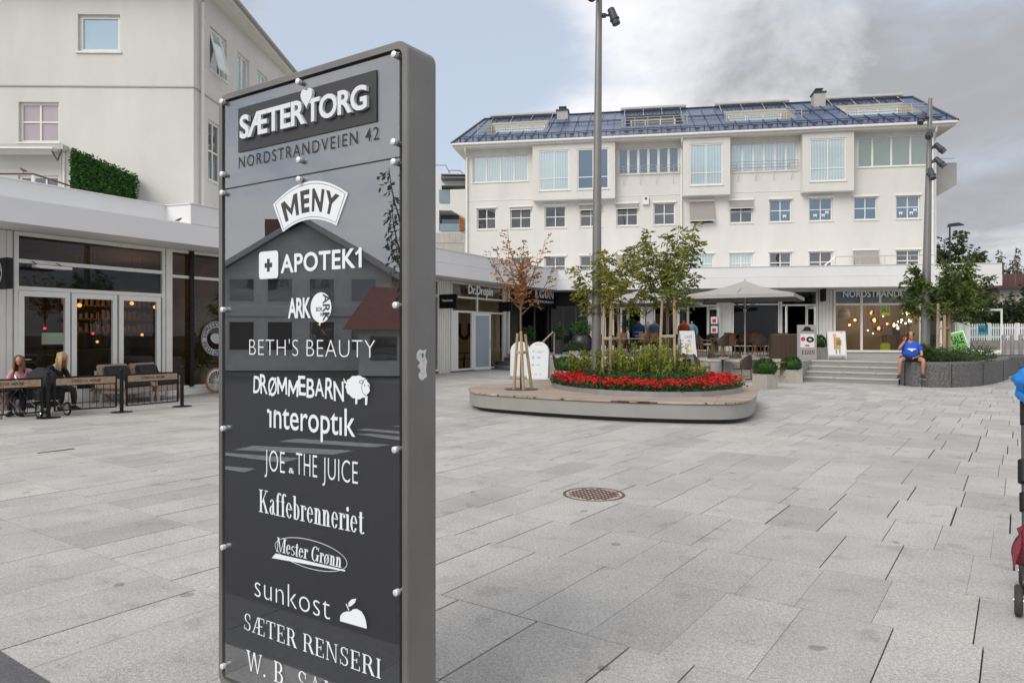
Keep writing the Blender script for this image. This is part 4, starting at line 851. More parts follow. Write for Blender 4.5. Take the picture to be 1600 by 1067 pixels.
for a, b, ws_ in bays:
    s0, s1 = FU.S(a, .5), FU.S(b, .5); z0, z1 = 8.86, 12.0; m = FU.mb(); hs_ = [(FU.S(c, .5), FU.S(e, .5), 9.38, 11.55) for c, e in ws_]
    holed(m, FU, s0, s1, z0, z1, hs_, .5, .1)
    m.add([Vector((s0,.5,z0)),Vector((s1,.5,z0)),Vector((s1,.003,z0)),Vector((s0,.003,z0))], [(0,1,2,3)])
    for q in (s0, s1): m.add([Vector((q,.5,z0)),Vector((q,.003,z0)),Vector((q,.003,z1)),Vector((q,.5,z1))], [(0,1,2,3)])
    by = m.build('bay', render_white, apt, recalc=False)
    for k, h in enumerate(hs_):
        FB = Wall(FU.n, FU.c+.5); window(FB, by, *h, d=-.06, cols=(.5,), rows=(.30,), pane=(pane_blue if (a == 832 and k == 1) else pane_blind))
for k in ('B', 'C'):                                    # slim balconies: rails in front of the folding windows
    a, b = top[k]; s0, s1 = FU.S(a), FU.S(b); m = FU.mb()
    for z in (10.25, 10.42, 10.58): m.tube([Vector((s0-.05,.2,z)), Vector((s1+.05,.2,z))], .016, 6)
    for j in range(4): q = s0+.3+(s1-s0-.6)*j/3; m.tube([Vector((q,.2,10.58)), Vector((q,.2,9.85)), Vector((q,.0,9.62))], .014, 6); m.tube([Vector((q,.2,10.25)), Vector((q,.0,10.2))], .012, 6)
    m.build('railing', steel, apt)
m = FU.mb()                                            # string course lines and eaves board
for a, b in ((727, 832), (961, 1066), (1141, 1254)): m.box(FU.S(a), FU.S(b), .002, .022, 9.02, 9.06)
m.build('string_course', frame_white, apt)
m = FU.mb(); c = FU.S(1009), FU.Z(1009, 314); m.box(c[0]-.17, c[0]+.17, .002, .16, c[1]-.22, c[1]+.22); al = m.build('alarm_box', frame_white, apt, bevel=.02)
m = FU.mb(); m.lathe_e(Vector((c[0], .17, c[1]+.1)), .08, .03, .08, 10, 0); m.build('alarm_lamp', metal_grey, al)
for px in (730, 1064.5, 1456.5):
    m = FU.mb(); q = FU.S(px); m.tube([Vector((q,.62,11.95)), Vector((q,.5,11.7)), Vector((q,.09,11.45)), Vector((q,.09,4.8))], .05, 10); m.build('downpipe', frame_white, apt, smooth=True)
# roof
OV = .7; RD, RZ = -6.0, 15.4
e0, e1 = UL-.62, UR+.72; r0, r1 = FU.S(757, RD), FU.S(1426, RD)
roof_m = mat('blue standing seam roof', (.060,.095,.20), .30, .22, .9, metal=.25); roof_dark = mat('roof trim dark', (.03,.035,.045), .4, .1, 4)
def rp(s, t, lift=0): d = OV+(RD-OV)*t; z = 12.1+(RZ-12.1)*t; return Vector((s, d+lift*.44, z+lift*.9))
def eaves_t(px, py):
    t = .5
    for _ in range(30):
        d = OV+(RD-OV)*t; z = FU.Z(px, py, d); t = t+((z-12.1)/(RZ-12.1)-t)*.5
    return t
ops = [(FU.S(757,-2.4), FU.S(851,-2.4)), (FU.S(978,-2.4), FU.S(1066,-2.4)), (FU.S(1138,-2.4), FU.S(1241,-2.4)), (FU.S(1322,-2.4), FU.S(1434,-2.4))]
OT0, OT1 = .36, .80
m = FU.mb()
def left_s(t): return e0+(r0-e0)*t
def right_s(t): return e1+(r1-e1)*t
def strip(t0, t1, cuts):
    xs = [None]
    segs = []; cur = None
    cur0 = cur1 = None
    edges = [(left_s(t0), left_s(t1))]+[(q, q) for c in cuts for q in c]+[(right_s(t0), right_s(t1))]
    for i in range(0, len(edges), 2):
        (a0, a1), (b0, b1) = edges[i], edges[i+1]
        m.add([rp(a0, t0), rp(b0, t0), rp(b1, t1), rp(a1, t1)], [(0,1,2,3)])
strip(0, OT0, []); strip(OT0, OT1, ops); strip(OT1, 1, [])
bk = Vector((0,0,0))
m.add([rp(e0,0), rp(r0,1), Vector((e0,-dp-.5,12.1))], [(0,1,2)]); m.add([rp(e1,0), rp(r1,1), Vector((e1,-dp-.5,12.1))], [(0,1,2)])
m.add([rp(r0,1), rp(r1,1), Vector((e1,-dp-.5,12.1)), Vector((e0,-dp-.5,12.1))], [(0,1,2,3)])
rf = m.build('roof', roof_m, apt, recalc=False)
m = FU.mb(); n_ = int((e1-e0)/.72)                      # standing seams
for i in range(1, n_):
    s = e0+(e1-e0)*i/n_
    t_end = 1.0
    if s < r0: t_end = (s-e0)/(r0-e0)
    if s > r1: t_end = (e1-s)/(e1-r1)
    spans = [(0.01, t_end)]
    for a, b in ops:
        if a-.05 < s < b+.05: spans = [(0.01, min(OT0, t_end)), (OT1, t_end)]
    for t0, t1 in spans:
        if t1-t0 < .05: continue
        w_ = .014; m.add([rp(s-w_,t0), rp(s+w_,t0), rp(s+w_,t1), rp(s-w_,t1), rp(s-w_,t0,.05), rp(s+w_,t0,.05), rp(s+w_,t1,.05), rp(s-w_,t1,.05)], [(0,3,2,1),(4,5,6,7),(0,1,5,4),(1,2,6,5),(2,3,7,6),(3,0,4,7)])
m.build('seam', mat('seam blue', (.045,.065,.125), .35, .1, 3, metal=.2), rf)
for tt, hh in ((.10, .2), (.55, .14)):                   # snow guards: brackets carrying two rails
    m = FU.mb(); spans = [(left_s(tt)+.3, right_s(tt)-.3)]
    if tt > .4: spans = [(ops[0][1]+.2, ops[1][0]-.2), (ops[1][1]+.2, ops[2][0]-.2), (ops[2][1]+.2, ops[3][0]-.2)]
    for a, b in spans:
        m.tube([rp(a, tt, hh), rp(b, tt, hh)], .02, 6); m.tube([rp(a, tt, hh*.55), rp(b, tt, hh*.55)], .018, 6)
        k = int((b-a)/.72)
        for i in range(k+1): s = a+(b-a)*i/max(k, 1); m.tube([rp(s, tt, 0), rp(s, tt, hh+.02)], .02, 5); m.tube([rp(s, tt-.03, 0), rp(s, tt, hh)], .014, 5)
        if tt < .4:
            for i in range(k): s = a+(b-a)*(i+.5)/k; m.add([rp(s-.13,tt-.02,.03), rp(s+.13,tt-.02,.03), rp(s+.13,tt,.13), rp(s-.13,tt,.13)], [(0,1,2,3)])
    m.build('snow_guard', roof_dark, rf, recalc=False)
m = FU.mb(); m.tube([rp(r0,1,.02), rp(r1,1,.02)], .07, 6); m.tube([rp(e0,0,.03), rp(r0,1,.03)], .055, 6); m.tube([rp(e1,0,.03), rp(r1,1,.03)], .055, 6); m.build('ridge_cap', roof_dark, rf)
m = FU.mb(); m.box(e0+.02, e1-.02, OV-.05, OV+.10, 11.98, 12.10); m.box(e0+.05, e1-.05, OV-.12, OV-.052, 11.88, 12.07); m.build('gutter', frame_white, apt, bevel=.02)
m = FU.mb(); m.box(e0+.05, e1-.05, -.3, OV-.13, 11.9, 11.96); m.box(e0+.05, UL-.01, -dp, -.31, 11.9, 11.96); m.box(UR+.01, e1-.05, -dp, -.31, 11.9, 11.96); m.build('soffit', mat('cream soffit', (.62,.60,.54), .7, .04, 3), apt)
cream = mat('cream painted wood', (.42,.40,.34), .6, .06, 4)
for i, (a, b) in enumerate(ops):                         # roof terraces cut into the slope
    zf = rp(0, OT0).z-.25; db = rp(0, OT1).y; df = rp(0, OT0).y; zt = rp(0, OT1).z
    m = FU.mb(); m.add([Vector((a,db,zf)),Vector((b,db,zf)),Vector((b,db,zt)),Vector((a,db,zt))], [(0,1,2,3)]); m.add([Vector((a,df,zf)),Vector((b,df,zf)),Vector((b,db,zf)),Vector((a,db,zf))], [(0,1,2,3)])
    for q in (a, b): m.add([Vector((q,df,zf)),Vector((q,db,zf)),Vector((q,db,zt)),Vector((q,df,zf+.25))], [(0,1,2,3)])
    m.add([Vector((a,df,zf)),Vector((b,df,zf)),Vector((b,df,zf+.25)),Vector((a,df,zf+.25))], [(0,1,2,3)])
    bx = m.build('roof_terrace', cream if i != 1 else roof_dark, rf, recalc=False)
    FT = Wall(FU.n, FU.c+db)
    window(FT, bx, a+.25, b-.25, zf+.05, zt-.28, d=.05, cols=(.33, .66), pane=pane_blind if i != 1 else pane_dark, sill=False)
    m = FU.mb(); k = 3
    for j in range(k+1): s = a-.1+(b-a+.2)*j/k; m.tube([rp(s, .70, 0), Vector((s, df+.1, rp(s, OT0).z+.9)), ][:1]+[rp(s, 1.0, .12)], .035, 6) if False else None
    for z in (.10, .28, .42): m.tube([Vector((a-.25,df+.12,rp(0,OT0).z+z)), Vector((b+.25,df+.12,rp(0,OT0).z+z))], .022, 6)
    for j in range(6): s = a-.2+(b-a+.4)*j/5; m.tube([rp(s, OT0-.04), Vector((s, df+.12, rp(0,OT0).z+.42))], .02, 6)
    m.build('railing', cream, bx)
    m = FU.mb(); m.tube([rp(a-.35, 1.0, .16), rp(b+.45, 1.0, .16)], .13, 10)
    for j in range(4): s = a-.1+(b-a+.2)*j/3; m.tube([rp(s, .80, .0), rp(s, 1.0, .14)], .025, 6)
    m.build('awning_cassette', mat('grey awning cassette', (.42,.41,.39), .5, .05, 4), bx)
    m = FU.mb(); m.tube([rp(a-.1,.86,.16), rp(b+.1,.86,.16)], .022, 6); m.tube([rp(a-.1,.90,.24), rp(b+.1,.90,.24)], .022, 6)
    for j in range(15): s = a+(b-a)*j/14; m.tube([rp(s,.84,0), rp(s,.9,.24)], .016, 5)
    m.build('snow_rail', roof_dark, bx)
for x0, x1, yb, yt in ((870, 887, 192, 168), (1272, 1290, 165, 140)):
    t_ = .80; d = OV+(RD-OV)*t_; s0, s1 = FU.S(x0, d), FU.S(x1, d); zb = rp(0, t_).z-.3; zt = FU.Z((x0+x1)/2, yt+5, d)
    m = FU.mb(); m.box(s0, s1, d-.75, d, zb, zt); ch = m.build('chimney', mat('grey chimney render', (.42,.41,.38), .9, .08, 2), rf)
    m = FU.mb(); m.box(s0-.06, s1+.06, d-.81, d+.06, zt+.002, zt+.07); m.box(s0+.14, s1-.14, d-.6, d-.15, zt+.071, zt+.24); m.box(s0+.1, s1-.1, d-.65, d-.1, zt+.241, zt+.29); m.build('chimney_cap', roof_dark, ch)
# side balconies
FUr = UR
m = FU.mb(); m.prism([(0,0),(1,0),(1,1)], 0, 1) if False else None
q0 = UR+.003; q1 = FU.S(1491, -1.5)
m.box(q0, q1, -4.5, -1.2, 9.3, 9.45); m.add([Vector((q0,-1.2,8.45)),Vector((q0,-1.2,9.298)),Vector((q1,-1.2,9.298)),Vector((q0,-4.5,8.45)),Vector((q0,-4.5,9.298)),Vector((q1,-4.5,9.298))], [(0,1,2),(3,5,4),(0,3,4,1),(1,4,5,2),(0,2,5,3)])
m.box(q0, q1, -1.25, -1.2, 9.451, 10.45); m.box(q1-.05, q1, -4.5, -1.251, 9.451, 10.45); b_ = m.build('balcony', mat('grey balcony panel', (.34,.34,.33), .8, .06, 2), apt)
m = FU.mb(); m.tube([Vector((q0+.1,-1.3,10.7)), Vector((q1-.02,-1.3,10.7))], .02); m.tube([Vector((q1-.06,-1.3,10.45)), Vector((q1-.02,-1.3,10.7))], .02); m.build('railing', steel, b_)
q0 = UL-.003; q1 = FU.S(704, -1.0)
m = FU.mb(); m.box(q1, q0, -4.5, -.9, 8.75, 9.9); m.add([Vector((q0,-.9,8.15)),Vector((q0,-.9,8.748)),Vector((q1,-.9,8.748)),Vector((q0,-4.5,8.15)),Vector((q0,-4.5,8.748)),Vector((q1,-4.5,8.748))], [(0,1,2),(3,5,4),(0,3,4,1),(1,4,5,2),(0,2,5,3)]); m.build('balcony', render_white, apt)
# railing on the terrace above the shops
m = FU.mb(); dR = (CM-.6)-FU.c
s0, s1 = FU.S(1305, dR), FU.S(1462, dR); m.tube([Vector((s0-.5, dR, 4.78)), Vector((s0, dR, 5.22)), Vector((s1, dR, 5.22))], .022, 6)
for j in range(5): s = s0+(s1-s0)*j/4; m.tube([Vector((s, dR, 4.77)), Vector((s, dR, 5.22))], .015, 6)
m.build('terrace_railing', steel, apt)
# ------------------------------------------------------------------ modern white block seen in the gap
FB = Wall((.05, -1), -50); mod = thing('balcony_block', 'modern white block with glass balconies seen in the gap behind the pillar', 'building', tuple(FB.pt(FB.S(705), 0, 0)))
z = lambda y, px=700, d=0: FB.Z(px, y, d)
m = FB.mb(); hs_ = [(FB.S(690), FB.S(760), z(316), z(290)), (FB.S(686), FB.S(725), z(361), z(329))]
holed(m, FB, FB.S(560), FB.S(760), 0, z(271), hs_, 0, 2.0); m.box(FB.S(560), FB.S(760), -9, -2.05, 0, z(271)); m.build('wall', mat('bright white render', (.74,.75,.76), .8, .03, 1), mod, recalc=False)
m = FB.mb(); m.add([Vector((FB.S(686),-1.98,z(361))),Vector((FB.S(760),-1.98,z(361))),Vector((FB.S(760),-1.98,z(329))),Vector((FB.S(686),-1.98,z(329)))], [(0,1,2,3)]); m.add([Vector((FB.S(690),-1.97,z(316))),Vector((FB.S(760),-1.97,z(316))),Vector((FB.S(760),-1.97,z(290))),Vector((FB.S(690),-1.97,z(290)))], [(0,1,2,3)]); m.build('balcony_window', pane_dark, mod, recalc=False)
for y0, y1, px in ((317, 297, 686), (361, 350, 687)):
    m = FB.mb(); m.box(FB.S(px), FB.S(760), .05, .08, z(y0), z(y1)); m.build('glass_balustrade', glassmat('balcony glass', (.55,.72,.70), .16, .0, (.30,.42,.42), .5) if 'balcony glass' not in MATS else MATS['balcony glass'], mod)
m = FB.mb(); m.box(FB.S(690), FB.S(760), .02, .9, z(283), z(280)); m.box(FB.S(690), FB.S(760), .02, .7, z(277), z(275.5)); m.build('sun_louvre', metal_grey, mod)
m = FB.mb()
for a, b, y in ((676, 696, 257), (700, 718, 265)):
    m.tube([Vector((FB.S(a),-.3,z(271))), Vector((FB.S(a),-.3,z(y))), Vector((FB.S(b),-.3,z(y))), Vector((FB.S(b)+.35,-.3,z(271)))], .03, 6)
m.build('roof_railing', metal_grey, mod)
m = FB.mb(); m.box(FB.S(718.5), FB.S(724.5), .1, .5, z(361), z(330))
for k in range(9): zz_ = z(361)+(z(330)-z(361))*(k+.5)/9; m.box(FB.S(718)-.02, FB.S(724.5)+.02, .501, .56, zz_-.05, zz_+.05)
m.build('timber_screen', mat('orange timber', (.40,.16,.06), .7, .2, 5), mod)
FG = Wall((.05, -1), -44.5); gw = thing('garden_wall', 'low grey stone clad wall in front of the modern white block', 'wall', tuple(FG.pt(FG.S(700), 0, 0)))
m = FG.mb(); m.box(FG.S(560), FG.S(726), -.3, 0, 0, FG.Z(700, 364)); m.build('wall', concrete, gw)
m = FG.mb(); zt = FG.Z(700, 364)
for k in range(10): a = FG.S(640+k*9); m.box(a, a+.34, .001, .03, zt-.62, zt-.02)
m.build('cladding', mat('grey stone panels', (.44,.43,.40), .8, .12, 2), gw)
# ------------------------------------------------------------------ big left house
lh = thing('corner_house', 'tall cream rendered house filling the upper left behind the cafe', 'building', tuple(FL.pt(FL.S(150), 0, 4.3)))
LX = FL.S(302.5); LW0 = FL.S(-260); ETOP = 11.75
h1 = (FL.S(121.5), FL.S(187.5), FL.Z(150, 81), FL.Z(150, 22.5)); h2 = (FL.S(29), FL.S(92), FL.Z(60, 222.5), FL.Z(60, 159.5)); h3 = (FL.S(28), FL.S(92), 4.9, FL.Z(60, 274))
m = FL.mb(); holed(m, FL, LW0, LX, 4.24, ETOP, [h1, h2, h3], 0, .16); m.build('wall', render_white, lh, recalc=False)
sf = FLs.S(302.5); sb = sf+11.5
def sh(x0, x1, y0, y1): xm = (x0+x1)/2; return (FLs.S(x0), FLs.S(x1), FLs.Z(x0, y1), FLs.Z(x0, y0))
g1 = (FLs.S(328), FLs.S(354.5), FLs.Z(328, 108), FLs.Z(328, 40)); g2 = (FLs.S(370.5), FLs.S(389.5), g1[2], g1[3]); g3 = (FLs.S(402), FLs.S(418), g1[2], g1[3])
gz = (FLs.Z(328, 281), FLs.Z(328, 187)); g4 = (FLs.S(325.5), FLs.S(346), *gz); g5 = (FLs.S(366), FLs.S(386), *gz); g6 = (FLs.S(324), FLs.S(346), 3.0, FLs.Z(324, 306))
m = FLs.mb(); holed(m, FLs, sf, sb, 4.24, ETOP, [g1, g2, g3, g4, g5], 0, .14); m.build('side_wall', render_white, lh, recalc=False)
m = FL.mb(); m.box(LW0, LX-.2, -11.5, -11.3, 4.24, ETOP); m.build('back_wall', render_white, lh)
window(FL, lh, *h1, d=-.12, pane=glassmat('pane painted pale sky', (0,0,0), .30, 0, (.22,.40,.52), 1.0, .06), fw=.10)  # blue diffuse paints pale sky into the upper pane
window(FL, lh, *h2, d=-.12, cols=(.5,), rows=(.52,), pane=pane_pink, fw=.07); window(FL, lh, *h3, d=-.1, cols=(.33, .66), pane=pane_dark, fw=.07, sill=False)
for i, g in enumerate((g1, g2, g3, g4, g5)): window(FLs, lh, *g, d=-.1, cols=(.68,) if i == 0 else (.5,), pane=pane_blind if i < 3 else pane_dark, fw=.07, rows=(() if i < 3 else (.5,)))
m = FLs.mb(); a, b = g1[0]+.05, g1[0]+(g1[1]-g1[0])*.64; zb_, zt_ = g1[2]+.06, g1[3]-.06   # tilted open casement
for (x0, z0, x1, z1) in ((a,zb_,a,zt_),(b,zb_,b,zt_),(a,zb_,b,zb_),(a,zt_,b,zt_)):
    y0 = -.04; y1 = lambda z_: -.04+.0*(z_)
    m.tube([Vector((x0, -.05+.30*(zt_-z0)/(zt_-zb_), z0)), Vector((x1, -.05+.30*(zt_-z1)/(zt_-zb_), z1))], .035, 4)
oc = m.build('open_casement', frame_white, lh)
m = FLs.mb(); m.add([Vector((a,.25,zb_)),Vector((b,.25,zb_)),Vector((b,-.05,zt_)),Vector((a,-.05,zt_))], [(0,1,2,3)]); m.build('pane', pane_blind, oc, recalc=False)
m = FL.mb(); zm = FL.Z(150, 135.5); m.box(LW0, LX+.02, .002, .025, zm-.018, zm+.018); m.build('string_course', mat('moulding shadow grey', (.33,.33,.33), .5), lh)  # shadow line of the moulding painted in as grey
m = FLs.mb(); m.box(sf+.002, sb, .002, .025, zm-.018, zm+.018); m.build('string_course', mat('moulding shadow grey', (.33,.33,.33), .5), lh)
# eaves, roof, gutter and downpipe
def corner(o, z, dx, dy): p = FL.pt(LX, 0, 0); return Vector((p.x+dx, p.y+dy, z))
m = MB(); p = FL.pt(LX, 0, 0); bkY = 11.6
m.box(p.x-16, p.x+.62, p.y-.55, p.y+bkY, ETOP-.12, ETOP-.02); m.build('soffit', mat('cream soffit', (.62,.60,.54), .7), lh)
m = MB(); m.box(p.x+.56, p.x+.72, p.y-.65, p.y+bkY, ETOP-.03, ETOP+.10); m.box(p.x-16, p.x+.72, p.y-.71, p.y-.56, ETOP-.03, ETOP+.10); m.build('gutter', mat('brown grey gutter', (.30,.28,.26), .5), lh, bevel=.02)
m = MB(); A = [Vector((p.x-16,p.y-.6,ETOP+.05)), Vector((p.x+.68,p.y-.6,ETOP+.05)), Vector((p.x+.68,p.y+bkY,ETOP+.05)), Vector((p.x-16,p.y+bkY,ETOP+.05)), Vector((p.x-10,p.y+5.5,ETOP+3.2)), Vector((p.x-5.5,p.y+5.5,ETOP+3.2))]
m.add(A, [(0,1,5,4),(1,2,5),(2,3,4,5),(3,0,4)]); m.build('roof', mat('brown roof tile', (.13,.09,.075), .8, .3, 6), lh)
m = MB(); q = FLs.pt(sf+.35, .09, 0); m.tube([Vector((q.x+.5, q.y-.3, ETOP-.05)), Vector((q.x+.42, q.y-.2, ETOP-.25)), Vector((q.x, q.y, ETOP-.55)), Vector((q.x, q.y, 4.7))], .045, 10)
for z_ in (5.6, 7.4, 9.2, 10.6): m.lathe([(.058, z_), (.058, z_+.05)], 10, (q.x, q.y, 0))
m.build('downpipe', frame_white, lh, smooth=True)
# awning over the roof terrace door
aw = thing('awning', 'rolled up grey awning with white bar above the roof terrace door', 'awning', tuple(FL.pt(FL.S(60), .3, FL.Z(60, 240))))
za = FL.Z(60, 229); m = FL.mb(); m.box(FL.S(-60), FL.S(108), .002, .26, za-.16, za); m.build('cassette', mat('grey awning cassette', (.42,.41,.39), .5), aw, bevel=.02)
m = FL.mb(); m.box(FL.S(-60), FL.S(100), .27, .52, za-.20, za-.14); m.build('front_bar', frame_white, aw, bevel=.01)
m = FL.mb(); m.box(FL.S(-60), FL.S(99), .48, .50, za-.36, za-.205); m.build('valance', mat('grey awning cloth', (.30,.28,.28), .9, .08, 10), aw)
m = FL.mb(); m.tube([Vector((FL.S(104), .2, za-.1)), Vector((FL.S(104), .42, za-.5)), Vector((FL.S(98), .5, za-.25))], .022, 6); m.build('arm', metal_dark, aw)
m = FL.mb(); m.box(FL.S(100), FL.S(102.5), .02, .07, 4.76, za-.17); m.tube([Vector((FL.S(96), .05, za-.3)), Vector((FL.S(97), .05, 4.8))], .012, 6); m.build('post', frame_white, aw)
# handrail on the roof terrace
hr = thing('terrace_handrail', 'thin dark handrail sloping along the cafe roof edge', 'handrail', tuple(P(52, 272, 16.2)))
m = MB(); pts = [P(-40, 272, 15.4), P(52, 272, 16.2), P(118, 293.5, 18.6)]; m.tube(pts, .022, 6); m.build('rail', mat('brown rail', (.10,.06,.045), .5), hr)
m = MB(); q = P(52, 273, 16.2); m.box(q.x-.03, q.x+.03, q.y-.03, q.y+.03, 4.3, q.z-.02); m.build('post', frame_white, hr)
# green hedge screen
hx = thing('hedge_screen', 'dense dark green artificial hedge screen on the cafe roof', 'hedge', (-10.68, 18.9, 4.3))
leaf_hedge = leafmat('hedge leaves', (.008,.04,.006), (.08,.24,.035), 3, .2); m = MB()
for i in range(5200):
    y = rnd(17.5, 20.35); z_ = rnd(4.3, 6.08); x = -10.68+rnd(-.02, .09)
    m.leaf((x, y, z_), Vector((rnd(.1,1), rnd(-1,1), rnd(-.8,.6))), rnd(.05,.1), rnd(.03,.06))
for i in range(500): m.leaf((rnd(-10.75,-10.62), 17.48+rnd(-.03,.03), rnd(4.3, 6.1)), Vector((rnd(-1,1), rnd(-1,0), rnd(-.8,.6))), rnd(.05,.1), rnd(.03,.06))
m.build('foliage', leaf_hedge, hx, recalc=False)
m = MB(); m.box(-10.78, -10.70, 17.5, 20.38, 4.25, 6.05); m.build('backing', mat('hedge backing', (.012,.03,.012), .95), hx)
# ------------------------------------------------------------------ planting island
def spline(pts, k=8):
    o = []; n = len(pts); q = [Vector((p[0], p[1])) for p in pts]
    for i in range(n):
        a, b, c, d = q[i-1], q[i], q[(i+1) % n], q[(i+2) % n]
        for j in range(k):
            t = j/k; o.append(.5*((2*b)+(c-a)*t+(2*a-5*b+4*c-d)*t*t+(3*b-a-3*c+d)*t**3))
    return [(p.x, p.y) for p in o]
def shrink(poly, k):
    cx = sum(p[0] for p in poly)/len(poly); cy = sum(p[1] for p in poly)/len(poly); o = []
    for x, y in poly:
        l = math.hypot(x-cx, y-cy); f = (l-k)/l; o.append((cx+(x-cx)*f, cy+(y-cy)*f))
    return o
DZ = .38
deck_out = spline([(-.96,15.8),(-.74,14.6),(0,13.86),(1.17,13.1),(2.25,12.62),(3.31,12.36),(3.98,12.5),(4.5,13.3),(5.1,14.9),(5.48,16.2),(5.3,17.6),(4.2,18.9),(2.6,19.3),(1.05,18.2),(-.25,17.1),(-.75,16.55)])
isl = thing('planter_bench', 'large rounded grey metal island with weathered timber deck round a flower bed', 'planter bench', (2.3, 15.8, 0))
deck_m = bpy.data.materials.new('weathered deck'); deck_m.use_nodes = True; t_ = deck_m.node_tree; b_ = t_.nodes['Principled BSDF']; b_.inputs['Roughness'].default_value = .8
tcn = t_.nodes.new('ShaderNodeTexCoord'); mp = t_.nodes.new('ShaderNodeMapping'); mp.inputs['Rotation'].default_value = (0, 0, R(20)); t_.links.new(tcn.outputs['Object'], mp.inputs[0])
br = t_.nodes.new('ShaderNodeTexBrick'); br.inputs['Scale'].default_value = 1; br.inputs['Brick Width'].default_value = 2.3; br.inputs['Row Height'].default_value = .125; br.inputs['Mortar Size'].default_value = .006
br.inputs['Color1'].default_value = (.31,.24,.19,1); br.inputs['Color2'].default_value = (.40,.325,.265,1); br.inputs['Mortar'].default_value = (.05,.035,.03,1); t_.links.new(mp.outputs[0], br.inputs['Vector'])
no = t_.nodes.new('ShaderNodeTexNoise'); no.inputs['Scale'].default_value = 9; no.inputs['Detail'].default_value = 6; mp2 = t_.nodes.new('ShaderNodeMapping'); mp2.inputs['Scale'].default_value = (.25, 3, 1); t_.links.new(mp.outputs[0], mp2.inputs[0]); t_.links.new(mp2.outputs[0], no.inputs['Vector'])
mx = t_.nodes.new('ShaderNodeMix'); mx.data_type = 'RGBA'; mx.blend_type = 'OVERLAY'; mx.inputs['Factor'].default_value = .55; t_.links.new(br.outputs[0], mx.inputs['A']); t_.links.new(no.outputs['Fac'], mx.inputs['B']); t_.links.new(mx.outputs['Result'], b_.inputs['Base Color'])
m = MB(); m.prism(shrink(deck_out, .22), -.02, .085); m.build('base', metal_dark, isl)
m = MB(); m.prism(shrink(deck_out, .03), .085, .335); m.build('fascia', mat('grey painted steel', (.27,.265,.25), .45, .06, 2), isl, smooth=True)
m = MB(); m.prism(deck_out, .345, DZ); m.build('deck', deck_m, isl, bevel=.006)
bed = spline([(.92,15.9),(1.35,14.55),(2.4,13.62),(3.55,13.55),(4.55,14.4),(4.92,15.6),(4.75,17.0),(3.6,18.3),(2.1,18.2),(1.1,17.2)])
m = MB(); bi = shrink(bed, .03); n = len(bed)
m.add([(x,y,DZ-.01) for x, y in bed]+[(x,y,.475) for x, y in bed]+[(x,y,.475) for x, y in bi]+[(x,y,DZ-.01) for x, y in bi], [(a*n+i, a*n+(i+1) % n, (a+1)*n+(i+1) % n, (a+1)*n+i) for a in range(3) for i in range(n)])
m.build('bed_rim', mat('galvanised edging', (.33,.33,.34), .4, .1, 5, metal=.5), isl, smooth=True)
soil = mat('dark soil', (.03,.022,.016), .95, .4, 12, .5, 40)
m = MB(); m.prism(bi, DZ+.001, .455); m.build('soil', soil, isl)
c = Vector((.2, 15.35, 0)); m = MB(); m.lathe([(.36, DZ+.001), (.36, DZ+.012), (.34, DZ+.012), (.34, DZ+.008)], 24, c); m.build('tree_grate', metal_dark, isl)
# flowers, ground cover, shrubs
def in_bed(d0, d1):
    while True:
        x, y = rnd(.9, 5), rnd(13.4, 18.4)
        if inside_poly(x, y, bed):
            e = min(math.hypot(x-p[0], y-p[1]) for p in bed)
            if d0 <= e <= d1: return x, y
red_m = leafmat('red petals', (.32,.004,.006), (.85,.03,.03), 6, .15, .45); leaf_dark = leafmat('low leaves', (.012,.035,.008), (.07,.13,.03), 2.5, .25)
m = MB(); g = MB()
for i in range(1100):
    x, y = in_bed(.03, .85)
    if y > 16.9 and x > 2: continue
    if math.hypot(x-1.95, y-16.6) < .3: continue
    h = .50+rnd(.04, .13)
    for k in range(5): g.leaf((x+rnd(-.08,.08), y+rnd(-.08,.08), rnd(.46, h)), Vector((rnd(-1,1), rnd(-1,1), rnd(.1,.9))), rnd(.05,.09), rnd(.03,.05))
    for q in range(2):
        bx, by, bz = x+rnd(-.07,.07), y+rnd(-.07,.07), h+rnd(-.01,.07)
        for k in range(5): a = k*1.2566+i; m.leaf((bx, by, bz), Vector((math.cos(a), math.sin(a), rnd(.1,.7))), rnd(.03,.05), rnd(.03,.04))
tagged(m.build('red_flowers', red_m, recalc=False), 'bright red begonia flowers edging the island bed', 'flowers', kind='stuff'); tagged(g.build('flower_leaves', leaf_dark, recalc=False), 'small dark leaves under the red bedding flowers', 'ground cover', kind='stuff')
m = MB()
for i in range(2600):
    x, y = in_bed(.7, 3)
    for k in range(3): m.leaf((x+rnd(-.05,.05), y+rnd(-.05,.05), rnd(.45,.72)), Vector((rnd(-1,1), rnd(-1,1), rnd(-.1,1))), rnd(.05,.1), rnd(.025,.045))
tagged(m.build('ground_cover', leaf_dark, recalc=False), 'low dark green ground cover filling the island bed', 'ground cover', kind='stuff')
leaf_yel = leafmat('yellow green tips', (.16,.21,.015), (.48,.50,.06), 3, .4); leaf_mid = leafmat('mid green shrub leaves', (.025,.075,.010), (.12,.24,.04), 2.5, .3)
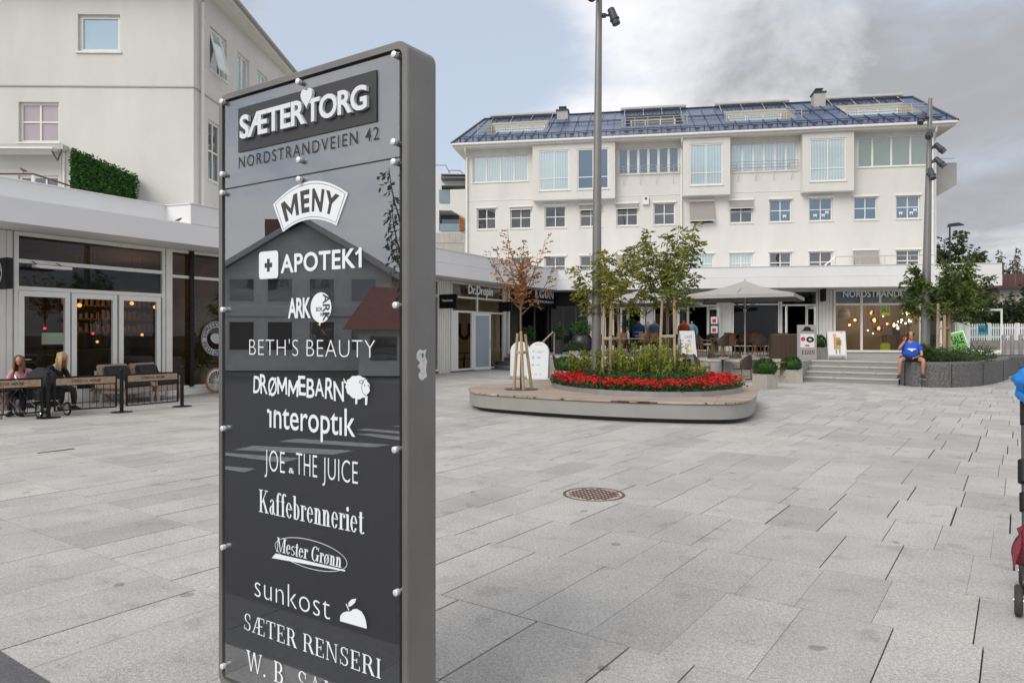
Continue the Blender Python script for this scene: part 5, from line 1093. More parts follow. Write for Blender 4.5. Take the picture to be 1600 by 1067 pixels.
def shrub(x, y, h, rad, label, seed):
    rg = random.Random(seed); t = thing('shrub', label, 'shrub', (x, y, .45), 'upright shrubs in the island bed'); st = MB(); lo = MB(); hi = MB()
    for i in range(46):
        a, r = rg.uniform(0, 6.28), rad*math.sqrt(rg.random()); p = Vector((x+r*math.cos(a), y+r*math.sin(a), .45)); hh = h*rg.uniform(.45, 1.08)*(1-.2*r/rad); top = p+Vector((r*math.cos(a)*.25, r*math.sin(a)*.25, hh)); st.tube([p, top], [.006, .003], 4)
        for k in range(34):
            f = rg.uniform(.08, 1); q = p.lerp(top, f); (hi if f > .55 and rg.random() < .8 else lo).leaf(q, Vector((rg.uniform(-1,1), rg.uniform(-1,1), rg.uniform(.1,1))), rg.uniform(.06,.11), rg.uniform(.02,.034))
    st.build('stems', mat('shrub stem', (.08,.05,.025), .8), t, recalc=False); lo.build('foliage', leaf_mid, t, recalc=False); hi.build('young_shoots', leaf_yel, t, recalc=False)
for i, (px, Y, h, r, lb) in enumerate(((906,17.3,.75,.30,'low upright shrub just left of the tall lamp pole'),(948,16.4,.80,.34,'green upright shrub under the staked tree right of the lamp pole'),(978,16.0,.92,.36,'upright shrub with yellow green tips, third from the lamp pole'),(1003,16.6,1.0,.38,'yellow green upright shrub in the middle of the island bed'),(1022,15.9,.92,.36,'dense upright shrub left of the taller staked tree'),(1046,16.4,1.12,.34,'tallest yellow tipped shrub against the stakes of the taller tree'),(1075,16.3,.50,.38,'low dark shrub at the right end of the island bed'))):
    shrub((px-CX)/FPX*Y, Y, h, r, lb, i+5)
# ------------------------------------------------------------------ trees
bark = mat('smooth bark', (.15,.10,.07), .85, .3, 12, .3, 40, stretch=(1,1,.3))
def tree(name, label, base, z0, crown, rad, n, leafm, ll, lw, seed, tr=.03, droop=.5, up=.4, gap=.06, group=None, cat='tree', dens=1.0, limbs=9, core=.0, sh=.42):
    """tapered trunk, rising limbs, side shoots on every limb and leaves along every shoot"""
    rg = random.Random(seed); base = Vector(base); t = thing(name, label, cat, tuple(base), group); w_ = MB(); lf = MB(); cz0, cz1 = crown; Hc = cz1-cz0
    top = Vector((base.x, base.y, cz0+Hc*.62)); tp = [base.lerp(top, k/6)+Vector((rg.uniform(-1,1), rg.uniform(-1,1), 0))*tr*(.5 if 0 < k < 6 else 0) for k in range(7)]
    w_.tube(tp, [tr*(1-.75*k/6) for k in range(7)], 8)
    def shoot(p, d, L_, r):
        pts = [p+d*L_*s+Vector((0,0,-droop*L_*.45*s*s)) for s in (0,.25,.5,.75,1)]; w_.tube(pts, [max(.002, r*(1-.8*s)) for s in (0,.25,.5,.75,1)], 3, cap=False); c = max(3, int(L_/gap*dens))
        for j in range(c):
            s = .12+.88*(j+rg.random())/c; q = p+d*L_*s+Vector((0,0,-droop*L_*.45*s*s)); sd = d.cross(Vector((0,0,1))); sd = (sd if sd.length > .1 else Vector((1,0,0)))*(1 if j % 2 else -1)
            lf.leaf(q, d*.5+sd*rg.uniform(.3,1)+Vector((rg.uniform(-.4,.4), rg.uniform(-.4,.4), -droop*rg.uniform(0,1.1)+rg.uniform(-.2,.3))), ll*rg.uniform(.65,1.2), lw*rg.uniform(.75,1.15))
    for i in range(limbs):
        f = (i+.5)/limbs; a = i*2.4+rg.uniform(-.4,.4); zb = cz0-.08*Hc+Hc*.55*f*rg.uniform(.6,1); p0 = base.lerp(top, min(1, (zb-base.z)/(top.z-base.z))); reach = rg.uniform(.6,1.0)*(1-.45*f); ztip = cz0+Hc*(up+(1-up)*f)*rg.uniform(.8,1.0)
        e = Vector((base.x+math.cos(a)*rad[0]*reach, base.y+math.sin(a)*rad[1]*reach, max(ztip-sh*.2, p0.z+.15*Hc))); mid = p0.lerp(e, .5)+Vector((math.cos(a)*rad[0]*.18, math.sin(a)*rad[1]*.18, -.06*Hc)); pts = [p0*(1-s)**2+mid*2*s*(1-s)+e*s*s for s in (0,.2,.4,.6,.8,1)]
        w_.tube(pts, [tr*.45*(1-.8*s) for s in (0,.2,.4,.6,.8,1)], 5, cap=False); m_ = max(4, n//limbs)
        for k in range(m_):
            s = .18+.82*(k+rg.random())/m_; q = p0*(1-s)**2+mid*2*s*(1-s)+e*s*s; a2 = a+rg.gauss(0, 1.15); el = rg.uniform(-.15,.95); shoot(q, Vector((math.cos(a2)*math.cos(el), math.sin(a2)*math.cos(el), math.sin(el))), sh*rad[0]*rg.uniform(.45,1.0)*(1.1-.5*s), tr*.12)
    for i in range(int(n*core)):
        z = cz0+Hc*.5*rg.random(); q = Vector((base.x, base.y, z)); a2 = rg.uniform(0,6.28); shoot(q, Vector((math.cos(a2), math.sin(a2), rg.uniform(.2,1.2))).normalized(), sh*rad[0]*rg.uniform(.25,.6), tr*.12)
    w_.build('trunk', bark, t, smooth='all'); lf.build('crown', leafm, t, recalc=False); return t
def stakes(label, pts, z0, tie_z, mtx=wood_stake, r=.032):
    c = sum((Vector(p[0]) for p in pts), Vector())/len(pts); t = thing('tree_support', label, 'tree stakes', tuple(c)); lst = []
    for a, b in pts: m = MB(); m.tube([a, Vector(a).lerp(Vector(b), .5), b], [r*1.05, r, r*.95], 8); m.build('stake', mtx, t, smooth=True); f = (tie_z-a[2])/(b[2]-a[2]); lst.append(Vector(a).lerp(Vector(b), f))
    m = MB(); n = len(lst)
    for i in range(n):
        for dz in (0, .03):
            m.tube([lst[i]+Vector((0,-.03,dz)), lst[(i+1) % n]+Vector((0,-.03,dz))], .018, 5)
    m.build('tie', mat('jute strap', (.42,.36,.27), .9, .1, 20), t)
leaf_cherry = leafmat('cherry leaves', (.07,.085,.010), (.40,.38,.06), 1.6, .38); leaf_cherry2 = leafmat('cherry leaves green', (.04,.075,.010), (.30,.35,.06), 1.6, .36)
leaf_c = leafmat('dark cherry leaves', (.020,.045,.008), (.16,.22,.04), 1.2, .3)
leaf_maple = leafmat('autumn maple leaves', (.17,.06,.015), (.55,.24,.06), 1.8, .35)
tree('red_maple', 'slender young tree with rusty red autumn leaves staked in the timber deck', (.2,15.35,DZ), 1.9, (2.1,4.0), (.85,.8), 185, leaf_maple, .062, .048, 3, .030, .25, .55, .034, limbs=13, core=.45, sh=.40)
stakes('three bark stripped stakes tied round the red maple trunk', [((.04,15.22,DZ),(.12,15.3,1.58)), ((.24,15.1,DZ),(.19,15.28,1.62)), ((.42,15.32,DZ),(.28,15.4,1.56))], DZ, 1.16)
tree('cherry_tree', 'smaller staked young tree with olive drooping leaves beside the lamp pole', P(952,590,16.4)[:2]+(.45,) if False else (((952-CX)/FPX*16.4), 16.4, .45), 2.0, (2.0,4.0), (1.15,1.0), 240, leaf_cherry, .14, .050, 21, .026, .9, .40, .042, limbs=9, core=.15, sh=.46)
stakes('three timber stakes round the smaller tree right of the lamp pole', [(((941-CX)/FPX*16.1,16.1,.45),((944-CX)/FPX*16.2,16.2,2.20)), (((953-CX)/FPX*16.0,16.0,.45),((955-CX)/FPX*16.1,16.1,2.30)), (((970-CX)/FPX*16.5,16.5,.45),((965-CX)/FPX*16.4,16.4,2.26))], .45, 1.45)
tree('cherry_tree', 'taller bushy staked young tree with green drooping leaves in the island bed', ((1042-CX)/FPX*16.8, 16.8, .45), 2.2, (2.1,4.65), (1.1,1.0), 360, leaf_cherry2, .145, .052, 34, .032, .8, .45, .042, limbs=11, core=.15, sh=.44)
stakes('two tall timber stakes either side of the taller island tree', [(((1029-CX)/FPX*16.4,16.4,.45),((1035-CX)/FPX*16.5,16.5,2.42)), (((1055-CX)/FPX*16.3,16.3,.45),((1053-CX)/FPX*16.4,16.4,2.36)), (((1043-CX)/FPX*17.2,17.2,.45),((1043-CX)/FPX*17.1,17.1,2.2))], .45, 1.5)
# ------------------------------------------------------------------ light poles with floodlights
pole_m = mat('grey lacquered pole', (.21,.205,.20), .4, .05, 3, metal=.4)
def flood(t, c, out, aim, s=1.0):
    """bracket, knuckle, can and hood"""
    c = Vector(c); out = Vector(out).normalized(); aim = Vector(aim).normalized(); m = MB(); m.tube([c, c+out*.10*s], .055*s, 10); m.tube([c+out*.10*s, c+out*.24*s], .03*s, 8)
    h = c+out*.26*s; m.tube([h-aim*.16*s, h-aim*.14*s, h+aim*.10*s, h+aim*.101*s, h+aim*.13*s, h+aim*.131*s, h+aim*.24*s], [.07*s,.085*s,.095*s,.115*s,.115*s,.095*s,.095*s], 14); m.build('floodlight', mat('floodlight grey', (.05,.055,.065), .5, .1, 5), t, smooth=True)
pc = Vector((1.95, 16.6, .45)); pl = thing('light_pole', 'tall thick grey light pole rising from the red flower bed of the island', 'light pole', tuple(pc))
m = MB(); m.tube([pc, pc+Vector((.02,0,4)), pc+Vector((.06,0,8.3)), pc+Vector((.09,0,11.5))], [.112,.10,.075,.06], 20); m.build('pole', pole_m, pl, smooth=True)
flood(pl, P(940,25,16.6), (1,-.15,0), (.35,-.1,-1)); flood(pl, P(931,-5,16.5), (-.4,-1,0), (-.2,-.5,-1)); flood(pl, P(940,-25,16.6), (1,0,0), (.3,-.3,-1))
Y = 24.5; pc = Vector(((1445-CX)/FPX*Y, Y, .7)); pt_ = P(1453.5, 154, Y); pr_ = thing('light_pole', 'slightly leaning grey pole with five dark floodlights in the right planter', 'light pole', tuple(pc))
m = MB(); m.tube([pc, pc.lerp(pt_,.33), pc.lerp(pt_,.66), pt_], [.15,.13,.10,.065], 18); m.build('pole', pole_m, pr_, smooth=True)
flood(pr_, P(1451,185,Y), (-1,-.3,0), (-.4,-.25,-.75), 1.05); flood(pr_, P(1449,212,Y), (-.3,-1,0), (-.5,-.6,-.8), 1.05); flood(pr_, P(1453,231,Y), (1,-.2,0), (.6,-.3,-.75), 1.05); flood(pr_, P(1453,253,Y), (1,-.2,0), (.55,-.35,-.75), 1.05); flood(pr_, P(1449,273,Y), (-.1,-1,0), (.0,-.45,-.9), 1.05)
# ------------------------------------------------------------------ granite planter on the right
front = [STEP1+Vector((.06,.02,0)), G(1420,603.4), G(1440,604.6), G(1480,605.5), G(1520,604), G(1550,600), G(1575,593), G(1592,586.5), Vector((25,29.6,0))]
sp = []
for i in range(len(front)-1):
    a, b, c_, d = front[max(i-1,0)], front[i], front[i+1], front[min(i+2,len(front)-1)]
    for j in range(6): t = j/6; q = .5*((2*b)+(c_-a)*t+(2*a-5*b+4*c_-d)*t*t+(3*b-a-3*c_+d)*t**3); sp.append((q.x, q.y))
sp.append((25, 29.6))
GW = .735
gp = thing('granite_planter', 'curved speckled dark granite planter wall beside the steps', 'planter', (13, 22.5, 0))
m = MB(); m.prism(sp+[(25,30.3),(21.3,30.3),(16,27.45),(13.36,24.15),(LANDR.x+.05,LANDR.y)], -.05, GW-.05); m.build('wall', granite_dark, gp)
m = MB()
for x in (4, 12, 19, 27, 34, 40):
    q = sp[x]; m.box(q[0]-.006, q[0]+.006, q[1]-.012, q[1]+.05, 0, GW-.052)
m.build('joint', mat('dark joint', (.02,.02,.02), .9), gp)
inn = []
for i, p in enumerate(sp):
    a = Vector(sp[max(i-1,0)]); b = Vector(sp[min(i+1,len(sp)-1)]); d = (b-a).normalized(); inn.append((p[0]-d.y*.32, p[1]+d.x*.32))
n = len(sp); m = MB()
m.add([(x,y,GW-.05) for x, y in sp]+[(x,y,GW) for x, y in sp]+[(x,y,GW) for x, y in inn]+[(x,y,GW-.05) for x, y in inn], [(a*n+i, a*n+i+1, (a+1)*n+i+1, (a+1)*n+i) for a in range(3) for i in range(n-1)]+[(0,n,2*n,3*n)])
m.build('coping', mat('granite coping', (.15,.15,.155), .7, .4, 80, .3, 160), gp)
m = MB(); m.prism(inn[2:]+[(21.3,30.2),(16,27.4),(13.4,24.1)], GW-.049, GW-.02); m.build('soil', soil, gp)
m = MB()
for i in range(5200):
    k = random.randrange(2, 42); f = rnd(.1, 2.3); q = Vector(sp[k]); d = (Vector(sp[min(k+1,n-1)])-Vector(sp[k-1])).normalized(); x, y = q.x-d.y*(.32+f), q.y+d.x*(.32+f)
    if inside_poly(x, y, terr2): continue
    hb = .18+.14*math.sin(x*3.1)+.08*math.sin(x*7.7); m.leaf((x, y, GW+rnd(-.03, .14+max(0, hb))), Vector((rnd(-1,1), rnd(-1,1), rnd(0,1.3))), rnd(.07,.15), rnd(.02,.04))
tagged(m.build('planter_plants', leafmat('planter leaves', (.014,.035,.010), (.09,.14,.035), 2, .25), recalc=False), 'dark green low planting behind the seated man', 'ground cover', kind='stuff')
Y = 24.3; tree('cherry_tree', 'broad dark leaved staked tree hiding the right pole and lamp shop', ((1479-CX)/FPX*Y, Y, .7), 2.1, (2.05,4.7), (1.8,1.65), 540, leaf_c, .19, .07, 55, .045, .9, .35, .055, limbs=12, core=.15, sh=.42)
stakes('pale timber stakes under the broad tree in the granite planter', [(((1465-CX)/FPX*23.9,23.9,.7),((1466-CX)/FPX*24,24,2.6)), (((1476-CX)/FPX*23.6,23.6,.7),((1476-CX)/FPX*23.7,23.7,2.2)), (((1484-CX)/FPX*23.9,23.9,.7),((1482-CX)/FPX*24,24,2.7))], .7, 1.75, r=.05)
# ------------------------------------------------------------------ far right: fence, bollards, house, trees, street lamp
Y = 42; fz = .68; pf = thing('picket_fence', 'white picket fence on a low concrete wall at the far right', 'fence', ((1560-CX)/FPX*Y, Y, fz))
white_paint = mat('white fence paint', (.74,.74,.74), .6, .05, 5); x0, x1 = (1500-CX)/FPX*Y, 44; m = MB(); x = x0
while x < x1: m.prism([(x,Y),(x+.08,Y),(x+.08,Y+.02),(x,Y+.02)], 1.22, 2.16); m.add([(x,Y,2.16),(x+.08,Y,2.16),(x+.04,Y,2.22),(x,Y+.02,2.16),(x+.08,Y+.02,2.16),(x+.04,Y+.02,2.22)], [(0,1,2),(3,5,4),(0,2,5,3),(1,4,5,2)]); x += .138
m.build('pickets', white_paint, pf)
for z in (1.42, 1.95): m = MB(); m.box(x0, x1, Y+.022, Y+.06, z-.05, z+.05); m.build('rail', white_paint, pf)
for px in (1503, 1545, 1590, 1635): x = (px-CX)/FPX*Y; m = MB(); m.box(x-.1, x+.1, Y-.06, Y+.1, 1.21, 2.24); m.build('post', white_paint, pf, bevel=.01)
m = MB(); m.box(x0-6, x1, Y-.1, Y+.2, fz-.02, 1.205); m.build('base_wall', mat('rough concrete', (.30,.27,.25), .9, .15, 2), pf)
proto = None
for k, px in enumerate((1568, 1581.5, 1594.5)):
    Y = 30.4; p = ((px-CX)/FPX*Y, Y, TZ); lb = ('grey round bollard, nearest to the granite planter end', 'grey round bollard, middle one of the three', 'grey round bollard, furthest right of the three')[k]
    if not proto: proto = thing('bollard', lb, 'bollard', (0,0,0), 'bollards beside the granite planter', True); m = MB(); m.lathe([(.075,0),(.075,.84),(.06,.87),(.02,.88)], 14); m.build('post', mat('bollard grey', (.22,.22,.22), .5, .08, 4), proto, smooth=True); m = MB(); m.lathe([(.077,.70),(.077,.76)], 14); m.build('band', steel, proto); put(proto, p)
    else: clone(proto, p, 0, lb)
Y = 54; hs = thing('tiled_house', 'white house with dark red tiled roof behind the picket fence', 'house', (40, Y, .6)); x0 = (1562-CX)/FPX*Y; ez = 5.0
m = MB(); m.box(x0, 60, Y, Y+9, .6, ez); m.build('wall', mat('pale house boards', (.60,.57,.52), .8, .06, 1), hs)
m = MB(); m.add([(x0-.7,Y-.7,ez),(61,Y-.7,ez),(61,Y+4.5,ez+1.5),(x0+.6,Y+4.5,ez+1.5),(x0-.7,Y+9.7,ez),(61,Y+9.7,ez)], [(0,1,2,3),(3,2,5,4),(0,3,4)]); r_ = m.build('roof', mat('red roof tiles', (.10,.045,.038), .8, .3, 8, .5, 20), hs, recalc=False)
m = MB()
for k in range(90): x = x0-.6+k*.28; m.tube([(x,Y-.72,ez+.02),(x,Y+4.4,ez+1.49)], .05, 5)
m.build('tile_row', MATS['red roof tiles'], r_)
m = MB(); m.box(x0-.7, 61, Y-.78, Y-.7, ez-.14, ez); m.build('gutter', metal_dark, hs)
for px in (1576, 1592): FX = Wall((0,-1), -Y); m = MB(); x = (px-CX)/FPX*Y; m.box(x-.4, x+.4, Y-.05, Y+.02, 2.6, 4); m.build('window', pane_dark, hs)
leaf_bg = leafmat('background leaves', (.018,.036,.010), (.10,.14,.045), .5, .3, .6); leaf_con = leafmat('conifer leaves', (.008,.022,.010), (.045,.08,.03), .6, .2, .6); leaf_br = leafmat('birch leaves', (.03,.05,.015), (.14,.15,.05), .5, .3, .6)
def X(px, Y): return (px-CX)/FPX*Y
tree('ash_tree', 'tall bushy green tree rising behind the right end of the apartments', (X(1482,56),56,.5), 2, (3.0,9.9), (3.4,3.0), 1000, leaf_bg, .42, .24, 61, .2, .4, .35, .14, limbs=16, core=.3, sh=.4)
tree('birch_tree', 'distant pale birch with hanging twigs above the tiled roof', (X(1572,78),78,.5), 2, (4.0,12.2), (1.9,1.9), 420, leaf_br, .40, .2, 62, .14, 1.5, .35, .16, limbs=14, core=.3)
tree('ash_tree', 'dark round tree at the far right edge above the tiled roof', (X(1603,82),82,.5), 2, (3.5,10.4), (2.6,2.6), 520, leaf_con, .5, .26, 63, .2, .5, .4, .17, limbs=14, core=.3)
for k, (px, Y_, h, lb) in enumerate(((1564,47,4.4,'dark thuja nearest the open glass door'),(1580,46.5,3.8,'dark thuja in the middle above the picket fence'),(1597,46,5.0,'tallest dark thuja at the right picture edge'),(1616,46,5.2,'thuja just past the right picture edge'),(1545,48,4.0,'thuja seen through the open glass door'),(1526,49,4.2,'thuja half hidden behind the shop corner'))):
    tree('thuja_tree', lb, (X(px,Y_),Y_,.6), 1.0, (.8,h+.3), (1.0,.95), 420, leaf_con if k % 2 else leaf_bg, .26, .15, 70+k, .12, .2, .15, .11, 'thujas behind the picket fence', limbs=16, core=.8, sh=.5)
Y = 46; sl = thing('street_lamp', 'slim dark street lamp with flat head in front of the tall tree', 'street lamp', (X(1484,Y),Y,.6)); m = MB(); m.tube([(X(1484,Y),Y,.6),(X(1484,Y),Y,8.5)], [.07,.05], 10); m.build('pole', metal_dark, sl, smooth=True)
m = MB(); a = Vector((X(1482,Y),Y,8.52)); m.add([a+Vector(q) for q in ((0,-.18,-.05),(.95,-.16,.04),(.95,.16,.04),(0,.18,-.05),(.05,-.16,.14),(.55,-.16,.2),(.9,-.12,.1),(.9,.12,.1),(.55,.16,.2),(.05,.16,.14))], [(0,3,2,1),(4,5,8,9),(5,6,7,8),(0,4,9,3),(2,7,6,1),(0,1,6,5,4),(3,9,8,7,2)]); m.build('lamp_head', metal_dark, sl)
# ------------------------------------------------------------------ street furniture, cafe and terrace things
bamboo = mat('bamboo', (.27,.15,.06), .5, .3, 14); weave = mat('dark brown weave', (.055,.032,.022), .6, .5, 60, .6, 120); weave2 = mat('rosy wicker', (.40,.29,.245), .7, .35, 70, .8, 130)
cushion_dark = mat('charcoal cushion', (.03,.031,.035), .9, .15, 30, .2, 60); cushion_pale = mat('pale cushion', (.42,.37,.31), .9, .1, 20); fleece = mat('brown sheepskin', (.13,.075,.035), .95, .5, 14, .9, 50)
table_top_m = mat('stone grey table top', (.30,.28,.27), .5, .1, 10); teal_top = mat('weathered wood top', (.27,.215,.17), .7, .2, 12)
def face(d): return math.atan2(d[0], -d[1])
def bistro_chair(label, hide=None, cush=None):
    t = thing('rattan_chair', label, 'chair', (0,0,0), None, True); m = MB(); m.prism([(-.22,-.24),(.22,-.24),(.24,.0),(.19,.2),(-.19,.2),(-.24,.0)], .42, .455); m.build('seat', weave, t, bevel=.01)
    m = MB(); n = 10; V = []
    for k in range(n+1):
        a = -1.15+2.3*k/n; hz = .90-.22*abs(math.sin(a))**2.2
        for r, z in ((.25,.46),(.25,hz),(.275,hz),(.275,.46)): V.append((math.sin(a)*r, math.cos(a)*r*.92+.0+(z-.46)*.16, z))
    m.add(V, [(k*4+j, k*4+(j+1)%4, k*4+4+(j+1)%4, k*4+4+j) for k in range(n) for j in range(4)]+[(0,1,2,3),(n*4+3,n*4+2,n*4+1,n*4)]); m.build('backrest', weave, t, smooth=True)
    for s in (-1, 1): m = MB(); m.tube([(s*.20,-.22,0),(s*.215,-.235,.45),(s*.245,-.2,.63),(s*.255,.0,.65),(s*.22,.19,.68)], .016, 7); m.build('armrest', bamboo, t, smooth=True)
    for s in (-1, 1): m = MB(); m.tube([(s*.20,.25,0),(s*.185,.19,.45)], .017, 7); m.build('leg', bamboo, t, smooth=True)
    m = MB(); m.tube([(-.19,-.22,.2),(.19,-.22,.2)], .01, 6); m.tube([(-.19,-.22,.2),(-.19,.23,.2)], .01, 6); m.tube([(.19,-.22,.2),(.19,.23,.2)], .01, 6); m.tube([(-.19,.23,.2),(.19,.23,.2)], .01, 6); m.build('stretcher', bamboo, t)
    if hide:
        m = MB(); rg = random.Random(3); V = []; fs = []; nx, nz = 9, 12
        for j in range(nz):
            f = j/(nz-1)
            for i in range(nx):
                u = i/(nx-1)-.5; a = u*1.7
                if f < .35: q = (u*.40, -.22+f*1.15, .462)
                elif f < .72: q = (math.sin(a)*.235, math.cos(a)*.20+(f-.35)*.2, .47+(f-.35)*1.28)
                else: q = (math.sin(a)*.30, math.cos(a)*.285+.085, .945-(f-.72)*1.5)
                V.append((q[0]+rg.uniform(-.02,.02), q[1]+rg.uniform(-.012,.02), q[2]+rg.uniform(0,.03)))
        m.add(V, [(j*nx+i, j*nx+i+1, (j+1)*nx+i+1, (j+1)*nx+i) for j in range(nz-1) for i in range(nx-1)]); o = m.build('sheepskin', hide, t, smooth='all')
        md = o.modifiers.new('thick', 'SOLIDIFY'); md.thickness = .03
    if cush: m = MB(); m.prism([(-.2,-.22),(.2,-.22),(.2,.16),(-.2,.16)], .458, .52); m.build('seat_cushion', cush, t, bevel=.02)
    return t
def ped_table(label, w_=.7, h=.73, top=None):
    t = thing('bistro_table', label, 'table', (0,0,0), None, True); m = MB(); m.box(-w_/2, w_/2, -w_/2, w_/2, h-.03, h); m.build('tabletop', top or table_top_m, t, bevel=.008)
    m = MB(); m.tube([(0,0,.03),(0,0,h-.031)], .032, 10); m.build('column', metal_dark, t, smooth=True); m = MB(); m.box(-.26,.26,-.035,.035,0,.03); m.box(-.034,.034,-.26,.26,0.001,.031); m.build('foot', metal_dark, t); return t
ch0 = bistro_chair('chair', None); chF = bistro_chair('chair', fleece); chC = bistro_chair('chair', None, cushion_pale); tb0 = ped_table('table')
used = {}
def inst(proto, p, rot, label, group):
    if proto not in used: used[proto] = 1; proto['group'] = group; return put(proto, p, rot, label)
    return clone(proto, p, rot, label, group)
LG, UGp = 'rattan chairs on the lower paving', 'rattan chairs on the raised terrace'
def at(px, Y, z): return (X(px, Y), Y, z)
low = [(1098,24.6,80,'brown rattan chair left of the front table behind the red flowers'),(1118,26.2,20,'rattan chair behind the front table, its back towards the terrace edge'),(1160,23.3,-150,'nearest brown rattan chair with its back to the island, beside the first planter cube'),(1146,25.6,-40,'rattan chair on the far side of the table near the planter cubes'),(1217,23.4,-100,'dark backed chair standing between the two front planter cubes'),
       (1080,25.8,100,'rattan chair beside the left table near the white menu board'),(945,25.0,-110,'brown rattan chair just right of the tall lamp pole'),(904,24.6,120,'rattan chair left of the lamp pole above the small boxwood'),(878,23.6,95,'bamboo armed chair half hidden by the arched white board'),(1065,27.0,30,'chair standing close below the terrace edge at the menu board')]
for px, Y, a, lb in low: inst(ch0, at(px,Y,0), R(a), lb, LG)
for px, Y, lb in ((1129,24.9,'grey square table behind the red flowers'),(1174,24.6,'square table left of the planter cubes'),(1068,25.6,'square table below the white menu board'),(922,24.9,'square table left of the lamp pole')): inst(tb0, at(px,Y,0), R(34), lb, 'tables on the lower paving')
up = [(chF,975,29.8,150,'fleece covered rattan chair under the left parasol'),(chF,1003,29.4,-170,'rattan chair with a wide fleece seen from behind, left of the tree stakes'),(chF,1024,30.4,170,'fleece covered chair between the parasol pole and tree stakes'),(chF,1086,29.4,120,'fleece covered chair right behind the white menu board'),(chC,1101,28.6,90,'dark chair with pale folded cushion beside the menu board'),(chF,1140,28.6,-20,'bamboo chair with tan fleece left of the parasol pole'),(chF,1156,30.0,200,'chair with long fleece just left of the grey parasol pole'),
      (ch0,1186,28.4,170,'rattan chair with bamboo frame right of the grey parasol pole'),(chF,1172,29.4,190,'fleece covered chair just right of the grey parasol pole'),(ch0,1200,29.2,120,'rattan chair partly behind the brown wicker screen'),(ch0,1115,30.6,20,'dark rattan chair near the yarn shop door'),(ch0,965,31.5,60,'dark rattan chair near the far restaurant window'),(ch0,1040,30.2,-60,'dark rattan chair between the taller tree stakes and menu board'),(ch0,948,30.2,110,'dark rattan chair just right of the lamp pole on the terrace'),(ch0,1128,28.3,-160,'dark chair in front of the table left of the parasol pole'),(ch0,1052,31.6,200,'dark rattan chair below the orange mannequin'),(chF,1218,30.6,180,'fleece chair behind the wicker screen at the dark doorway')]
for pr, px, Y, a, lb in up: inst(pr, at(px,Y,TZ), R(a), lb, UGp)
for px, Y, lb in ((1127,29.2,'dark table between fleece chairs under the right parasol'),(1020,31.0,'table under the left parasol'),(988,29.0,'table beside the fleece chair left of the stakes'),(1205,30.2,'table behind the wicker screen')): inst(tb0, at(px,Y,TZ), R(10), lb, 'tables on the raised terrace')
# parasols
canvas = mat('grey parasol cloth', (.36,.345,.33), .9, .05, 3)
def parasol(px, Y, half, ze, za, rot, label):
    c = Vector(at(px, Y, TZ)); t = thing('parasol', label, 'parasol', tuple(c), 'square grey parasols on the terrace'); m = MB(); cr = []
    for k in range(4): a = R(rot)+math.pi/2*k; cr.append(c+Vector((math.cos(a)*half*1.414, math.sin(a)*half*1.414, ze-TZ)))
    ap = Vector((c.x, c.y, za)); V = [ap]; n = 9; fs = []
    for r in range(1, 6):
        f = r/5
        for k in range(4):
            for j in range(n):
                s = j/n; q = cr[k].lerp(cr[(k+1) % 4], s); p = ap.lerp(q, f); p.z -= .08*math.sin(math.pi*f)*1.0+.05*f*math.sin(math.pi*s)*0; V.append(p)
    N4 = 4*n
    for j in range(N4): fs.append((0, 1+j, 1+(j+1) % N4))
    for r in range(4):
        for j in range(N4): a = 1+r*N4; fs.append((a+j, a+N4+j, a+N4+(j+1) % N4, a+(j+1) % N4))
    m.add(V, fs); cn = m.build('canopy', canvas, t, recalc=True)
    m = MB()
    for k in range(4):
        a, b = cr[k], cr[(k+1) % 4]; m.add([a, b, b-Vector((0,0,.14)), a-Vector((0,0,.14))], [(0,1,2,3)])
    m.build('valance', canvas, cn, recalc=False)
    for k in range(4):
        for f in (0, .5):
            q = cr[k].lerp(cr[(k+1) % 4], f); m = MB(); m.tube([ap-Vector((0,0,.12)), q-Vector((0,0,.03))], .014, 5); mid = ap.lerp(q, .5)-Vector((0,0,.08)); m.tube([Vector((c.x,c.y,ze-.55)), mid], .012, 5); m.build('rib', metal_grey, t)
    m = MB(); m.tube([c, ap+Vector((0,0,.06))], .032, 12); m.lathe([(.05,ze-.62),(.07,ze-.58),(.07,ze-.5),(.05,ze-.47)], 12, (c.x,c.y,0)); m.build('pole', mat('pale metal pole', (.45,.44,.43), .4, .05, 4), t, smooth=True)
    m = MB(); m.box(c.x-.35, c.x+.35, c.y-.35, c.y+.35, TZ, TZ+.06); m.build('base', concrete, t)
parasol(1164, 28.8, 2.05, 3.08, 3.72, 18, 'big grey square parasol, front one beside the wicker screen')
parasol(1009, 31.2, 2.1, 2.98, 3.55, 22, 'left grey parasol mostly hidden behind the staked trees')
